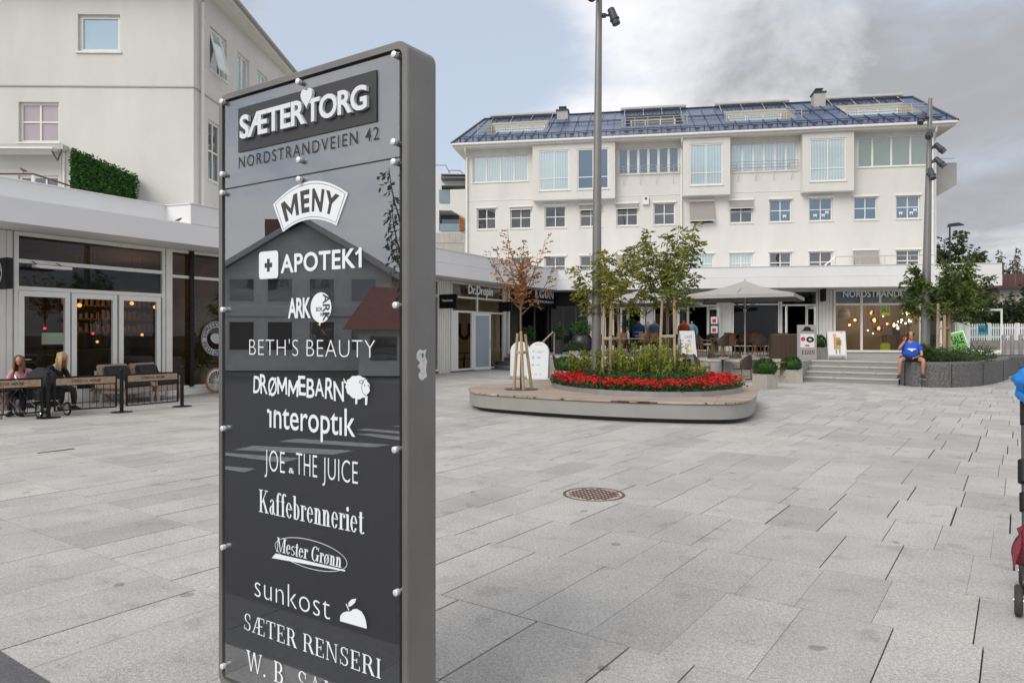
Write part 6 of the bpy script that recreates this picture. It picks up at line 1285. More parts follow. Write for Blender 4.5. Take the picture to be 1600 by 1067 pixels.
# concrete cubes with boxwood
box_leaf = leafmat('boxwood leaves', (.010,.035,.008), (.07,.17,.03), 3, .25)
def boxwood(label, s=.5, h=.42, r=.31):
    t = thing('planter_cube', label, 'planter', (0,0,0), 'concrete cubes with boxwood', True); m = MB(); a, b = s/2, s/2-.04
    m.add([(-a,-a,0),(a,-a,0),(a,a,0),(-a,a,0),(-a,-a,h),(a,-a,h),(a,a,h),(-a,a,h),(-b,-b,h),(b,-b,h),(b,b,h),(-b,b,h),(-b,-b,h-.05),(b,-b,h-.05),(b,b,h-.05),(-b,b,h-.05)], [(0,3,2,1)]+[(i,(i+1)%4,4+(i+1)%4,4+i) for i in range(4)]+[(4+i,4+(i+1)%4,8+(i+1)%4,8+i) for i in range(4)]+[(8+i,8+(i+1)%4,12+(i+1)%4,12+i) for i in range(4)]+[(12,13,14,15)]); m.build('pot', mat('pale concrete pot', (.40,.375,.325), .85, .12, 5, .2, 60), t, recalc=False)
    m = MB(); rg = random.Random(9)
    for i in range(1500):
        v = Vector((rg.gauss(0,1), rg.gauss(0,1), rg.gauss(0,1))).normalized(); l = 1+.10*math.sin(v.x*7+v.z*5)*math.cos(v.y*6); p = Vector((0,0,h+.17))+Vector((v.x*r, v.y*r, v.z*r*.82))*l*rg.uniform(.82,1.04)
        if p.z < h-.02: continue
        m.leaf(p, v+Vector((rg.uniform(-.8,.8), rg.uniform(-.8,.8), rg.uniform(-.3,.9))), rg.uniform(.04,.07), rg.uniform(.025,.04))
    m.lathe_e((0,0,h+.15), r*.75, r*.75, r*.62, 12, 0); m.build('boxwood', box_leaf, t, recalc=False); return t
bw = boxwood('')
BX = [(1195.5,606.5,0,'front concrete cube with round boxwood, nearest the island'),(1236,597.5,0,'concrete cube with boxwood just left of the steps'),(1253,590,0,'concrete cube with boxwood behind the one at the steps'),(883,600,0,'concrete cube with bright boxwood behind the red flowers on the left')]
for k, (px, py, z, lb) in enumerate(BX):
    p = G(px, py, z); inst(bw, p, R((34, 12, 12, 0)[k]), lb, 'concrete cubes with boxwood')
clone(bw, at(1277,26.0,TZ), R(10), 'concrete cube with boxwood on the terrace beside the grey notice stand')
# plant pots by the restaurant
def pot_plant(label, p, prof, pm, r, zc, lm, n=900, seed=1, cat='potted plant'):
    t = thing('potted_plant', label, cat, p); m = MB(); m.lathe(prof, 20, p); m.build('pot', pm, t, smooth=True); m = MB(); rg = random.Random(seed); c = Vector(p)+Vector((0,0,zc))
    for i in range(n):
        v = Vector((rg.gauss(0,1), rg.gauss(0,1), rg.gauss(0,1))).normalized()*rg.uniform(.4,1.05); m.leaf(c+Vector((v.x*r[0], v.y*r[0], v.z*r[1])), v+Vector((rg.uniform(-1,1), rg.uniform(-1,1), rg.uniform(-.5,.8))), rg.uniform(.06,.12), rg.uniform(.03,.05))
    m.build('foliage', lm, t, recalc=False)
glaze = mat('dark glazed ceramic', (.02,.021,.028), .25, .6, 25, .4, 40)
pot_plant('round leafy plant in a big dark glazed pot left of the lamp pole', at(909,30.0,TZ), [(.2,0),(.42,.25),(.48,.55),(.38,.82),(.30,.88),(.30,.84)], glaze, (.42,.34), 1.12, box_leaf, 1000, 2)
pot_plant('low spreading plant beside the big dark glazed pot', at(899,29.2,TZ), [(.2,0),(.26,.2),(.26,.22)], concrete, (.42,.22), .35, leaf_dark, 700, 3)
pot_plant('plant in a tall square dark pot at the restaurant window', at(873,32.5,TZ), [(.17,0),(.22,.62),(.22,.64)], metal_dark, (.3,.42), .95, leaf_dark, 700, 4)
pot_plant('plant in a dark pot under the red maple crown', at(826,32.6,TZ), [(.17,0),(.22,.55),(.22,.57)], metal_dark, (.32,.4), .85, leaf_dark, 700, 5)
pot_plant('small bay tree beside the blue striped mannequin', at(984,34.4,TZ), [(.14,0),(.18,.35),(.18,.36)], metal_dark, (.38,.3), 1.35, leaf_dark, 700, 6)
# handrail and small steps at the terrace's left end
hr = thing('stair_handrail', 'bent metal handrail leading up to the restaurant terrace', 'handrail', at(845,29.6,0)); m = MB(); m.tube([at(835,29.3,.1), at(835.5,29.3,.75), at(838,29.4,1.0), at(864,30.6,1.66), at(866,30.7,1.62), at(866,30.7,TZ)], .035, 8); m.build('rail', mat('brushed handrail', (.38,.33,.29), .4, .05, 5), hr, smooth=True)
m = MB(); m.tube([at(850,30.0,TZ-.2), at(850,30.0,1.28)], .03, 8); m.build('post', steel, hr)
t = thing('side_steps', 'short dark stone steps beside the downpipe at the restaurant corner', 'steps', at(812,31,0)); e0_, e1_ = TL, FW.pt(FW.S(793), .05, 0); dv = (e1_-e0_).normalized(); nv = Vector((-dv.y, dv.x, 0)); nv = nv if nv.x < 0 else -nv
for k in range(3): m = MB(); w_ = .33*(3-k); z0 = .17*k; m.prism([(e0_+dv*.4)[:2], e1_[:2], (e1_+nv*w_)[:2], (e0_+dv*.4+nv*w_)[:2]], z0-.02+.001*k, z0+.17); m.build('step', mat('grey step stone', (.2,.2,.2), .85, .15, 20), t)
# A boards
white_board = mat('white board face', (.64,.64,.64), .5, .03, 3); print_blue = mat('pale blue print', (.30,.46,.55), .6); print_grey = mat('grey print', (.25,.25,.27), .6)
def a_board(label, p, rot, w_, h, facem, art, frame=white_board, arch=False, lean=.2):
    t = thing('sandwich_board', label, 'sandwich board', (0,0,0), None, True)
    def pan(sgn_, nm):
        def mp(s, d, z): return Vector((s, sgn_*(-.30+lean*0+.30*z/h*.93-d), z))
        m = MB(); o = [(-w_/2,.12),(w_/2,.12)]
        if arch: o += [(w_/2*math.cos(R(a)), h-w_/2+w_/2*math.sin(R(a))) for a in range(0, 181, 15)]
        else: o += [(w_/2,h),(-w_/2,h)]
        k = len(o); m.add([mp(x,0,z) for x, z in o]+[mp(x,.02,z) for x, z in o], [tuple(range(k)), tuple(range(k,2*k))]+[(i,(i+1)%k,k+(i+1)%k,k+i) for i in range(k)]); f = m.build(nm, frame, t)
        for s in (-1, 1): m = MB(); m.tube([mp(s*(w_/2-.02),.01,0), mp(s*(w_/2-.02),.01,.13)], .012, 6); m.build('leg', steel, f)
        return mp, f
    mp, f = pan(1, 'front_panel'); pan(-1, 'back_panel')
    m = MB(); z0, z1 = .17, (h-w_*.38 if arch else h-.04); m.add([mp(-w_/2+.035,.0225,z0), mp(w_/2-.035,.0225,z0), mp(w_/2-.035,.0225,z1), mp(-w_/2+.035,.0225,z1)], [(0,1,2,3)]); m.build('poster', facem, f, recalc=False)
    if art: art(f, mp, w_, h)
    put(t, p, rot); return t
def quadart(f, mp, rows, mt, nm='poster_print', lift=.025):
    m = MB()
    for x0, x1, z0, z1 in rows: m.add([mp(x0,lift,z0), mp(x1,lift,z0), mp(x1,lift,z1), mp(x0,lift,z1)], [(0,1,2,3)])
    m.build(nm, mt, f, recalc=False)
def txtart(f, mp, body, x0, x1, z0, hz, mt, bold=.02, lift=.026):
    vs_, fs = font_mesh(body, bold); a = min(v[0] for v in vs_); b = max(v[0] for v in vs_); m = MB(); m.add([mp(x0+(v[0]-a)/(b-a)*(x1-x0), lift, z0+v[1]/.682*hz) for v in vs_], fs); m.build('lettering', mt, f, recalc=False)
def clinic_art(f, mp, w_, h):
    quadart(f, mp, [(-.2,-.12,.98,1.04),(-.2,-.13,.76,.86),(-.2,-.12,.54,.61),(-.24,-.16,.26,.29),(-.1,-.02,.26,.29),(.06,.12,.26,.29)], print_blue)
    quadart(f, mp, [(-.04,.2,1.0,1.015),(-.04,.12,.96,.975),(-.04,.08,.82,.835),(-.04,.1,.78,.795),(-.04,.06,.57,.585),(-.12,.12,1.22,1.235)], print_grey)
clinic_board = mat('clinic poster', (.62,.65,.66), .5)
p = G(842, 597); a_board('white arched sandwich board with pale blue symbols behind the red maple stakes', p, R(-12), .68, 1.32, clinic_board, clinic_art, arch=True)
p = G(813, 592); a_board('plain white arched sandwich board mostly hidden by the maple stakes', p, R(-4), .68, 1.32, white_board, None, arch=True)
def cafe_art(f, mp, w_, h):
    txtart(f, mp, 'CAFÉ', -.13, .18, .74, .1, print_grey); txtart(f, mp, 'ØL', -.02, .14, .60, .08, print_grey); txtart(f, mp, 'BIT', -.14, .12, .42, .12, mat('pink print', (.5,.2,.2), .6)); m = MB(); m.add([mp(.0+.15*math.cos(q*.2618), .025, .26+.07*math.sin(q*.2618)) for q in range(24)], [tuple(range(24))]); m.build('poster_print', mat('yellow print', (.65,.55,.2), .6), f, recalc=False)
a_board('white menu board with loose lettering on the terrace edge right of the stakes', at(1073,27.6,TZ), R(8), .58, 1.02, white_board, cafe_art)
def fash_art(f, mp, w_, h):
    quadart(f, mp, [(-.10,.12,.35,.78),(-.02,.16,.5,.7)], mat('mustard print', (.42,.28,.12), .7)); m = MB(); m.add([mp(-.06+.06*math.cos(q*.5236), .0265, .85+.07*math.sin(q*.5236)) for q in range(12)], [tuple(range(12))]); m.build('poster_print', mat('skin print', (.55,.33,.25), .7), f, recalc=False); quadart(f, mp, [(.12,.2,.93,.95),(-.06,.0,.2,.34),(.06,.11,.2,.34)], print_grey)
a_board('silver sandwich board with a fashion picture at the top of the steps', at(1306,25.6,TZ), R(-14), .62, 1.0, mat('pale poster', (.68,.66,.63), .5), fash_art, frame=mat('alu frame', (.5,.5,.5), .35, metal=.6))
green_p = mat('green poster', (.16,.46,.10), .6)
a_board('green sale sandwich board leaning among plants behind the granite planter', at(1502,27.9,TZ+.05), R(-22), .6, .95, green_p, lambda f, mp, w_, h: txtart(f, mp, 'SALE', -.2, .2, .5, .3, metal_black), frame=MATS['alu frame']).rotation_euler = (0, R(-14), R(-22))
# wicker screen, notice stand with hat picture
t = thing('wicker_screen', 'brown woven wicker cabinet on the terrace left of the notice stand', 'wicker cabinet', at(1228,26.4,TZ)); c = Vector(at(1228,26.4,TZ)); F_ = Wall((-.1,-1), 0); F_.c = F_.n.dot(c); s_ = F_.a.dot(c)
m = F_.mb(); m.box(s_-.5, s_+.5, -.45, 0, TZ, TZ+.86); m.build('body', weave, t, bevel=.02)
m = F_.mb()
for k in range(22): q = s_-.49+k*.0455; m.tube([Vector((q,.004,TZ+.02)), Vector((q,.004,TZ+.85))], .014, 5)
m.build('weave_ribs', mat('wicker rib', (.085,.05,.034), .6, .3, 40), t); m = F_.mb(); m.box(s_-.42, s_+.5, -.47, .02, TZ+.862, TZ+.90); m.build('top', mat('brown top', (.16,.10,.075), .7, .2, 8), t)
c = Vector(at(1261,25.3,TZ)); F_ = Wall((-.25,-1), 0); F_.c = F_.n.dot(c); s_ = F_.a.dot(c); t = thing('notice_stand', 'grey upright notice stand with hat picture and red poster by the steps', 'notice stand', tuple(c))
m = F_.mb(); m.box(s_-.32, s_+.32, -.12, 0, TZ, TZ+1.22); m.build('board', mat('grey stand', (.30,.29,.28), .6, .05, 4), t, bevel=.005)
m = F_.mb(); m.box(s_-.22, s_+.24, .002, .008, TZ+.42, TZ+.90); ps = m.build('poster', white_board, t); m = F_.mb(); m.add([Vector((s_-.12+.09*math.cos(q*.3927)*(.7 if math.cos(q*.3927) > 0 else 1), .0095, TZ+.72+.08*math.sin(q*.3927))) for q in range(16)], [tuple(range(16))]); m.add([Vector((s_+x, .0096, TZ+z)) for x, z in ((-.06,.46),(.08,.46),(.08,.52),(-.06,.52))], [(0,1,2,3)]); m.build('red_print', mat('red print', (.5,.03,.03), .6), ps, recalc=False)
m = F_.mb()
for r0, r1 in ((.05,.13),):
    for k in range(20): a, b = k*.31416, (k+1)*.31416; m.add([Vector((s_+.1+r*math.cos(q), .0098, TZ+.70+r*.8*math.sin(q))) for r, q in ((r0,a),(r1,a),(r1,b),(r0,b))], [(0,1,2,3)])
m.build('dark_print', metal_black, ps, recalc=False)
m = F_.mb(); hat = [(-.20,0),(.24,0),(.20,.035),(.13,.04),(.12,.11),(.07,.155),(0,.16),(-.07,.145),(-.11,.10),(-.12,.04),(-.18,.03)]; m.add([Vector((s_+x, .004, TZ+1.0+z)) for x, z in hat], [tuple(range(11))]); m.build('hat_print', metal_black, t, recalc=False)
serif_at(F_, 'EGON', s_-.18, s_+.26, TZ+.18, TZ+.32, .004, T=.2, t=.07).build('lettering', metal_black, t, recalc=False)
# mannequin busts outside the yarn shop
def bust(px, Y, cm, label, stripes=None, dress=False):
    c = Vector(at(px, Y, TZ)); t = thing('mannequin', label, 'mannequin', tuple(c), 'mannequin busts by the shop doors'); m = MB(); m.tube([c, c+Vector((0,0,.75))], .02, 8); m.lathe([(.18,0),(.18,.02)], 16, c); m.build('stand', metal_dark, t)
    m = MB(); prof = [(.14,.70),(.17,.78),(.155,.95),(.17,1.1),(.20,1.22),(.19,1.32),(.10,1.40),(.06,1.43)] if not dress else [(.26,.45),(.22,.7),(.15,.95),(.17,1.12),(.19,1.22),(.17,1.32),(.08,1.4)]
    V = []
    for r, z in prof:
        for k in range(16): a = k*math.pi/8; V.append(c+Vector((r*1.15*math.cos(a), r*.72*math.sin(a), z)))
    k = len(prof); m.add(V, [(i*16+j, i*16+(j+1)%16, (i+1)*16+(j+1)%16, (i+1)*16+j) for i in range(k-1) for j in range(16)]+[tuple(range(15,-1,-1)), tuple(range((k-1)*16, k*16))])
    sw_ = m.build('sweater', cm, t, smooth=True)
    for s in (-1, 1): m = MB(); m.tube([c+Vector((s*.2,0,1.28)), c+Vector((s*.25,-.01,1.08)), c+Vector((s*.25,-.03,.80))], [.062,.055,.045], 8); m.build('sleeve', cm, t, smooth=True)
    m = MB(); m.lathe([(.055,1.43),(.05,1.5),(.03,1.52)], 12, c); m.build('neck', mat('wooden neck', (.35,.22,.12), .5), t, smooth=True)
    if stripes:
        for z in stripes: m = MB(); V = []; [V.append(c+Vector((.212*math.cos(a*math.pi/8), .135*math.sin(a*math.pi/8), z+dz))) for dz in (0, .035) for a in range(16)]; m.add(V, [(j, (j+1)%16, 16+(j+1)%16, 16+j) for j in range(16)]); m.build('stripe', white_board, sw_, recalc=False)
bust(998, 34.0, mat('blue knit', (.03,.08,.20), .9, .2, 40), 'mannequin in blue sweater with two white stripes', (.98, .80)); bust(1012, 34.6, mat('grey knit', (.22,.21,.20), .9, .2, 40), 'mannequin in plain grey sweater behind the parasol pole')
bust(1023, 34.0, mat('slate knit', (.10,.16,.21), .9, .3, 30), 'mannequin in slate blue vest left of the stakes'); bust(1068.5, 33.4, mat('orange knit', (.42,.07,.02), .9, .15, 40), 'mannequin in orange sweater at the yarn shop door'); bust(1081, 35.0, mat('pale blue dress', (.12,.24,.33), .9, .15, 20), 'mannequin in light blue dress inside the yarn shop door', dress=True)
c = Vector(at(1116,34.8,TZ)); t = thing('card_rack', 'narrow dark card rack with two picture sheets right of the yarn shop door', 'card rack', tuple(c)); m = MB(); m.box(c.x-.2, c.x+.2, c.y, c.y+.06, TZ, TZ+1.75); m.build('board', metal_dark, t)
for z in (.95, 1.4): m = MB(); m.box(c.x-.16, c.x+.16, c.y-.012, c.y-.002, TZ+z, TZ+z+.34); q = m.build('picture_sheet', white_board, t); m = MB(); m.box(c.x-.1, c.x+.08, c.y-.016, c.y-.0125, TZ+z+.06, TZ+z+.24); m.build('sheet_print', mat('red print', (.5,.03,.03), .6), q)
# ------------------------------------------------------------------ lamp shop window
def pend(px, py, d, r, lb, shade=None, bulb=5):
    F_ = FM; s_ = F_.S(px, d); z_ = F_.Z(px, py, d); c = F_.pt(s_, d, z_); t = thing('pendant_lamp', lb, 'pendant lamp', tuple(c), 'lamps hanging in the lit shop window'); m = MB(); m.tube([c+Vector((0,0,r*.6)), Vector((c.x,c.y,WZ-.01))], .008, 5); m.build('cord', metal_black, t)
    if shade: m = MB(); m.lathe([(r*.25,r*.75),(r*.8,r*.5),(r,0),(r*.8,-r*.5),(r*.4,-r*.8)], 16, c); m.build('lamp_shade', shade, t, smooth=True)
    m = MB(); m.lathe_e(c-Vector((0,0,0)), min(r*.4,.07), min(r*.4,.07), min(r*.45,.09), 10, 0); m.build('bulb', mat('warm bulb', (1,.62,.25), .5, emit=bulb), t)
smoke = glassmat('smoked red glass', (.75,.32,.22), .12); smoke2 = glassmat('amber glass', (.9,.6,.35), .12)
for a in ((1361,489,-1.2,.13,'small smoked globe lamp left of the yellow poster',smoke),(1366,500,-1.4,.22,'amber globe lamp under the small smoked globe',smoke2),(1373,513,-1.1,.24,'large dark red globe lamp, lowest in the lit window',smoke),(1386,506,-1.6,.14,'small glowing globe lamp right of the large red one',smoke),(1380,494,-1.8,.10,'small amber lamp below the yellow poster',smoke2),(1336,500,-1.3,.15,'round lamp in the left pane of the lamp shop',smoke2),(1327,508,-2.0,.13,'small lamp low in the left pane of the lamp shop',smoke2),(1356,516,-1.8,.08,'slim lamp hanging low beside the window post',None),(1364,521,-1.9,.08,'dark cone lamp hanging lowest beside the window post',None)): pend(*a)
c = FM.pt(FM.S(1319,-1.5), -1.5, FM.Z(1319,489,-1.5)); t = thing('pendant_lamp', 'wide white petal lamp in the left pane of the lamp shop', 'pendant lamp', tuple(c), 'lamps hanging in the lit shop window'); m = MB()
for k in range(5): m.lathe([(.12+.06*k,.22-.1*k),(.30-.02*k,.12-.1*k),(.29-.02*k,.11-.1*k)], 18, c)
m.build('lamp_shade', mat('cream lamp shade', (.62,.56,.46), .6), t, smooth=True); m = MB(); m.tube([c+Vector((0,0,.2)), Vector((c.x,c.y,WZ-.01))], .008, 5); m.build('cord', metal_black, t)
c = FM.pt(FM.S(1411,-1.4), -1.4, FM.Z(1411,498,-1.4)); t = thing('chandelier', 'branched chandelier with many small bulbs in the lamp shop', 'chandelier', tuple(c)); m = MB(); b = MB(); rg = random.Random(4)
for k in range(16): v = Vector((rg.uniform(-1,1), rg.uniform(-1,1), rg.uniform(-.8,.8)))*.42; m.tube([c, c+v], .006, 4); b.lathe_e(c+v, .028, .028, .034, 8, 0)
m.tube([c, Vector((c.x,c.y,WZ-.01))], .008, 5); m.build('frame', metal_dark, t); b.build('bulbs', mat('pale bulb', (1,.78,.45), .5, emit=7), t)
def fpt(px, py, d): return FM.pt(FM.S(px,d), d, FM.Z(px,py,d))
c = fpt(1408,538,-1.6); t = thing('display_table', 'dark console table carrying lamps in the lamp shop', 'table', (c.x,c.y,TZ)); m = FM.mb(); q = FM.S(1408,-1.6); m.box(q-.8,q+.5,-1.9,-1.4,TZ+.8,TZ+.85); m.build('tabletop', metal_dark, t)
for dx in (-.76,.46):
    for dy in (-1.86,-1.44): m = FM.mb(); m.box(q+dx-.02,q+dx+.02,dy-.02,dy+.02,TZ+.013,TZ+.799); m.build('leg', metal_dark, t)
for px, h, lb in ((1397,.55,'taller dark candle lamp on the console table'),(1403,.38,'shorter dark candle lamp on the console table')):
    c = FM.pt(FM.S(px,-1.6), -1.6, TZ+.851); t = thing('table_lamp', lb, 'table lamp', tuple(c)); m = MB(); m.lathe([(.08,0),(.07,h*.7),(.05,h*.75)], 12, c); m.build('base', metal_black, t); m = MB(); m.lathe_e(c+Vector((0,0,h*.9)), .05, .05, .11, 10, 0); m.build('bulb', MATS['warm bulb'], t)
c = FM.pt(FM.S(1413,-1.6), -1.6, TZ+.851); t = thing('table_lamp', 'blue mushroom shaped lamp on the console table', 'table lamp', tuple(c)); m = MB(); m.tube([c, c+Vector((0,0,.5))], .015, 8); m.lathe([(.1,0),(.1,.02)], 14, c); m.build('base', metal_dark, t); m = MB(); m.lathe([(.24,.45),(.2,.55),(.1,.63),(.03,.65)], 16, c); m.build('lamp_shade', mat('blue grey shade', (.06,.10,.15), .5), t, smooth=True)
c = FM.pt(FM.S(1383,-.9), -.9, TZ+.013); t = thing('cushion', 'lime yellow cushion on the floor of the lamp shop window', 'cushion', tuple(c)); m = MB(); m.box(c.x-.24,c.x+.24,c.y-.08,c.y+.08,c.z,c.z+.45); m.build('cover', mat('lime cloth', (.42,.42,.03), .9), t, bevel=.06)
t = thing('sale_poster', 'yellow sale poster hanging in the lamp shop window', 'poster', tuple(fpt(1383,484,-.06))); m = FM.mb(); m.box(FM.S(1376,-.06), FM.S(1390.5,-.06), -.065, -.06, FM.Z(1383,493,-.06), FM.Z(1383,474.5,-.06)); m.build('sheet', mat('yellow poster', (.62,.60,.04), .6), t); m = write_at(FM, 'SALG', FM.S(1377.3,-.05), FM.S(1389.5,-.05), FM.Z(1383,488,-.05), FM.Z(1383,478.5,-.05), -.058, .02); m.build('lettering', metal_black, t, recalc=False)
pl_ = bpy.data.lights.new('shop_lamp_light', 'POINT'); pl_.energy = 45; pl_.color = (1,.66,.36); pl_.shadow_soft_size = .25; o = bpy.data.objects.new('shop_lamp_light', pl_); COL.objects.link(o); o.location = FM.pt(FM.S(1380), -1.3, 3.1)
# cafe interior lights, shelves
for px, py, d, r, col, lb in ((206,474,-2.5,.055,(1,.45,.12),'warm round lamp deep inside the middle cafe door'),(242,480,-2.2,.05,(1,.45,.12),'warm lamp inside the right cafe door'),(70,513,-1.5,.035,(1,.05,.03),'tiny red lamp inside the left cafe door'),(145,521,-1.6,.035,(1,.05,.03),'tiny red lamp inside the middle cafe door'),(152,534,-1.7,.035,(1,.4,.1),'small orange lamp inside the middle cafe door'),(124,477,-3,.06,(1,.45,.12),'dim ceiling spot inside the cafe'),(222,523,-2.0,.04,(1,.4,.1),'small orange lamp inside the right cafe door')):
    c = FW.pt(FW.S(px,d), d, FW.Z(px,py,d)); t = thing('pendant_lamp', lb, 'pendant lamp', tuple(c), 'lamps inside the cafe'); m = MB(); m.lathe_e(c, r, r, r, 10, 0); m.build('bulb', mat('glow %.2f %.2f' % (col[1], col[2]), col, .5, emit=1.6), t); m = MB(); m.tube([c+Vector((0,0,r)), Vector((c.x,c.y,WZ-.01))], .006, 4); m.build('cord', metal_black, t)
t = thing('cafe_counter', 'dim counter with pale screen inside the cafe', 'counter', tuple(FW.pt(FW.S(90,-3), -3, 0))); m = FW.mb(); m.box(FW.S(40,-3), FW.S(200,-3), -3.6, -3, .013, 1.15); m.build('counter', mat('counter wood', (.10,.06,.04), .6, .3, 3), t); m = FW.mb(); a = FW.S(65,-3); m.box(a, a+.7, -3.0, -2.96, 1.3, 1.6); m.build('screen', mat('pale screen', (.5,.55,.45), .5, emit=.25), t)
m = FW.mb(); [m.box(FW.S(100,-5), FW.S(255,-5), -5.4, -5.1, z, z+.05) for z in (1.6,2.0,2.4)]; sh_ = m.build('shelf', MATS['counter wood'], t)
m = FW.mb(); rg = random.Random(2)
for z in (1.65,2.05,2.45):
    for k in range(26): q = FW.S(102,-5)+k*.17; m.box(q, q+.09, -5.3, -5.2, z, z+rg.uniform(.12,.26))
m.build('bottles', mat('dim bottles', (.22,.12,.06), .4, .6, 5), sh_)
# clinic: a dark chair pair and table just inside
for k, (px, d) in enumerate(((719,-1.2),(731,-1.3))):
    c = FW.pt(FW.S(px,d), d, .013); t = thing('clinic_chair', ('black wire chair left inside the open clinic door','black wire chair right inside the open clinic door')[k], 'chair', tuple(c)); m = MB()
    m.box(c.x-.2,c.x+.2,c.y-.2,c.y+.2,.44,.47); m.build('seat', metal_black, t)
    m = MB(); s_ = -1 if k == 0 else 1; m.box(c.x+s_*.2-.015, c.x+s_*.2+.015, c.y-.2, c.y+.2, .62, .86); m.build('backrest', metal_black, t)
    for a in (-1,1):
        for b in (-1,1): m = MB(); m.tube([(c.x+a*.19,c.y+b*.19,.013),(c.x+a*.19,c.y+b*.19,.86 if a == s_ else .44)], .014, 6); m.build('leg', metal_black, t)
c = FW.pt(FW.S(725.5,-1.4), -1.4, .013); t = thing('clinic_table', 'small dark table between the chairs inside the clinic', 'table', tuple(c)); m = MB(); m.box(c.x-.3,c.x+.3,c.y-.3,c.y+.3,.70,.73); m.build('tabletop', metal_black, t); m = MB(); m.tube([(c.x,c.y,.013),(c.x,c.y,.70)], .03, 8); m.lathe([(.2,.013),(.2,.03)], 14, (c.x,c.y,0)); m.build('column', metal_black, t)
cl_ = bpy.data.lights.new('cafe_lamp_light', 'POINT'); cl_.energy = 40; cl_.color = (1,.55,.25); cl_.shadow_soft_size = .3; o = bpy.data.objects.new('cafe_lamp_light', cl_); COL.objects.link(o); o.location = FW.pt(FW.S(215,-3.2), -3.6, 2.5)
# ------------------------------------------------------------------ cafe terrace on the left
def gpt(px, py, z=0): return G(px, py, z)
posts = [gpt(75.5,653), gpt(190,644), gpt(284.5,635)]
tan_wood = mat('tan plank', (.34,.23,.15), .7, .25, 10, .15, 40, stretch=(.3,3,3)); proto = None
for k, p in enumerate(posts):
    lb = ('black barrier post nearest the pram, left one','black barrier post between the two visible plank panels','black barrier post at the right end beside the bicycle')[k]
    if not proto:
        proto = thing('barrier_post', lb, 'barrier post', (0,0,0), 'posts of the cafe barrier', True); m = MB(); m.lathe([(.20,0),(.20,.012),(.05,.025),(.05,.03)], 24); m.build('base', metal_black, proto, smooth=True)
        m = MB(); m.lathe([(.036,.028),(.036,.80)], 14); m.build('post', metal_black, proto, smooth=True); m = MB(); m.lathe([(.02,.80),(.02,.815),(.04,.83),(.042,.85),(.03,.875),(.01,.885)], 14); m.build('knob', metal_black, proto, smooth=True); put(proto, p)
    else: clone(proto, p, 0, lb)
def barrier(a, b, label):
    d = (b-a).normalized(); F_ = Wall((d.y, -d.x), 0); F_.c = F_.n.dot(a); s0, s1 = F_.a.dot(a), F_.a.dot(b)
    if s0 > s1: s0, s1 = s1, s0
    s0 += .09; s1 -= .09; t = thing('plank_barrier', label, 'barrier', tuple((a+b)/2), 'cafe barrier panels'); m = F_.mb()
    m.box(s0,s0+.03,-.015,.015,.11,.76); m.box(s1-.03,s1,-.015,.015,.11,.76); m.box(s0+.03,s1-.03,-.014,.014,.73,.76); m.box(s0+.03,s1-.03,-.014,.014,.11,.135); m.box(s0+.03,s1-.03,-.013,.013,.575,.595)
    for k in range(1, 9): q = s0+(s1-s0)*k/9; m.tube([Vector((q,0,.135)), Vector((q,0,.575))], .006, 5)
    m.build('frame', metal_black, t); m = F_.mb(); m.box(s0+.032, s1-.032, -.01, .012, .60, .725); pk = m.build('plank', tan_wood, t)
    c = (s0+s1)/2; m = serif_at(F_, 'ESPRESSO', c-.26, c+.02, .64, .69, .0135, T=.2, t=.07); serif_at(F_, 'HOUSE', c+.06, c+.25, .64, .69, .0135, T=.2, t=.07, mb=m) if False else write_at(F_, 'HOUSE', c+.06, c+.25, .64, .69, .0135, .03, 1, 0, m); m.build('lettering', metal_black, pk, recalc=False)
barrier(posts[1], posts[2], 'barrier panel with tan plank in front of the two empty wicker armchairs')
barrier(posts[0], posts[1], 'barrier panel with tan plank in front of the blonde person')
barrier(posts[0]*2-posts[1], posts[0], 'barrier panel with tan plank at the left picture edge')
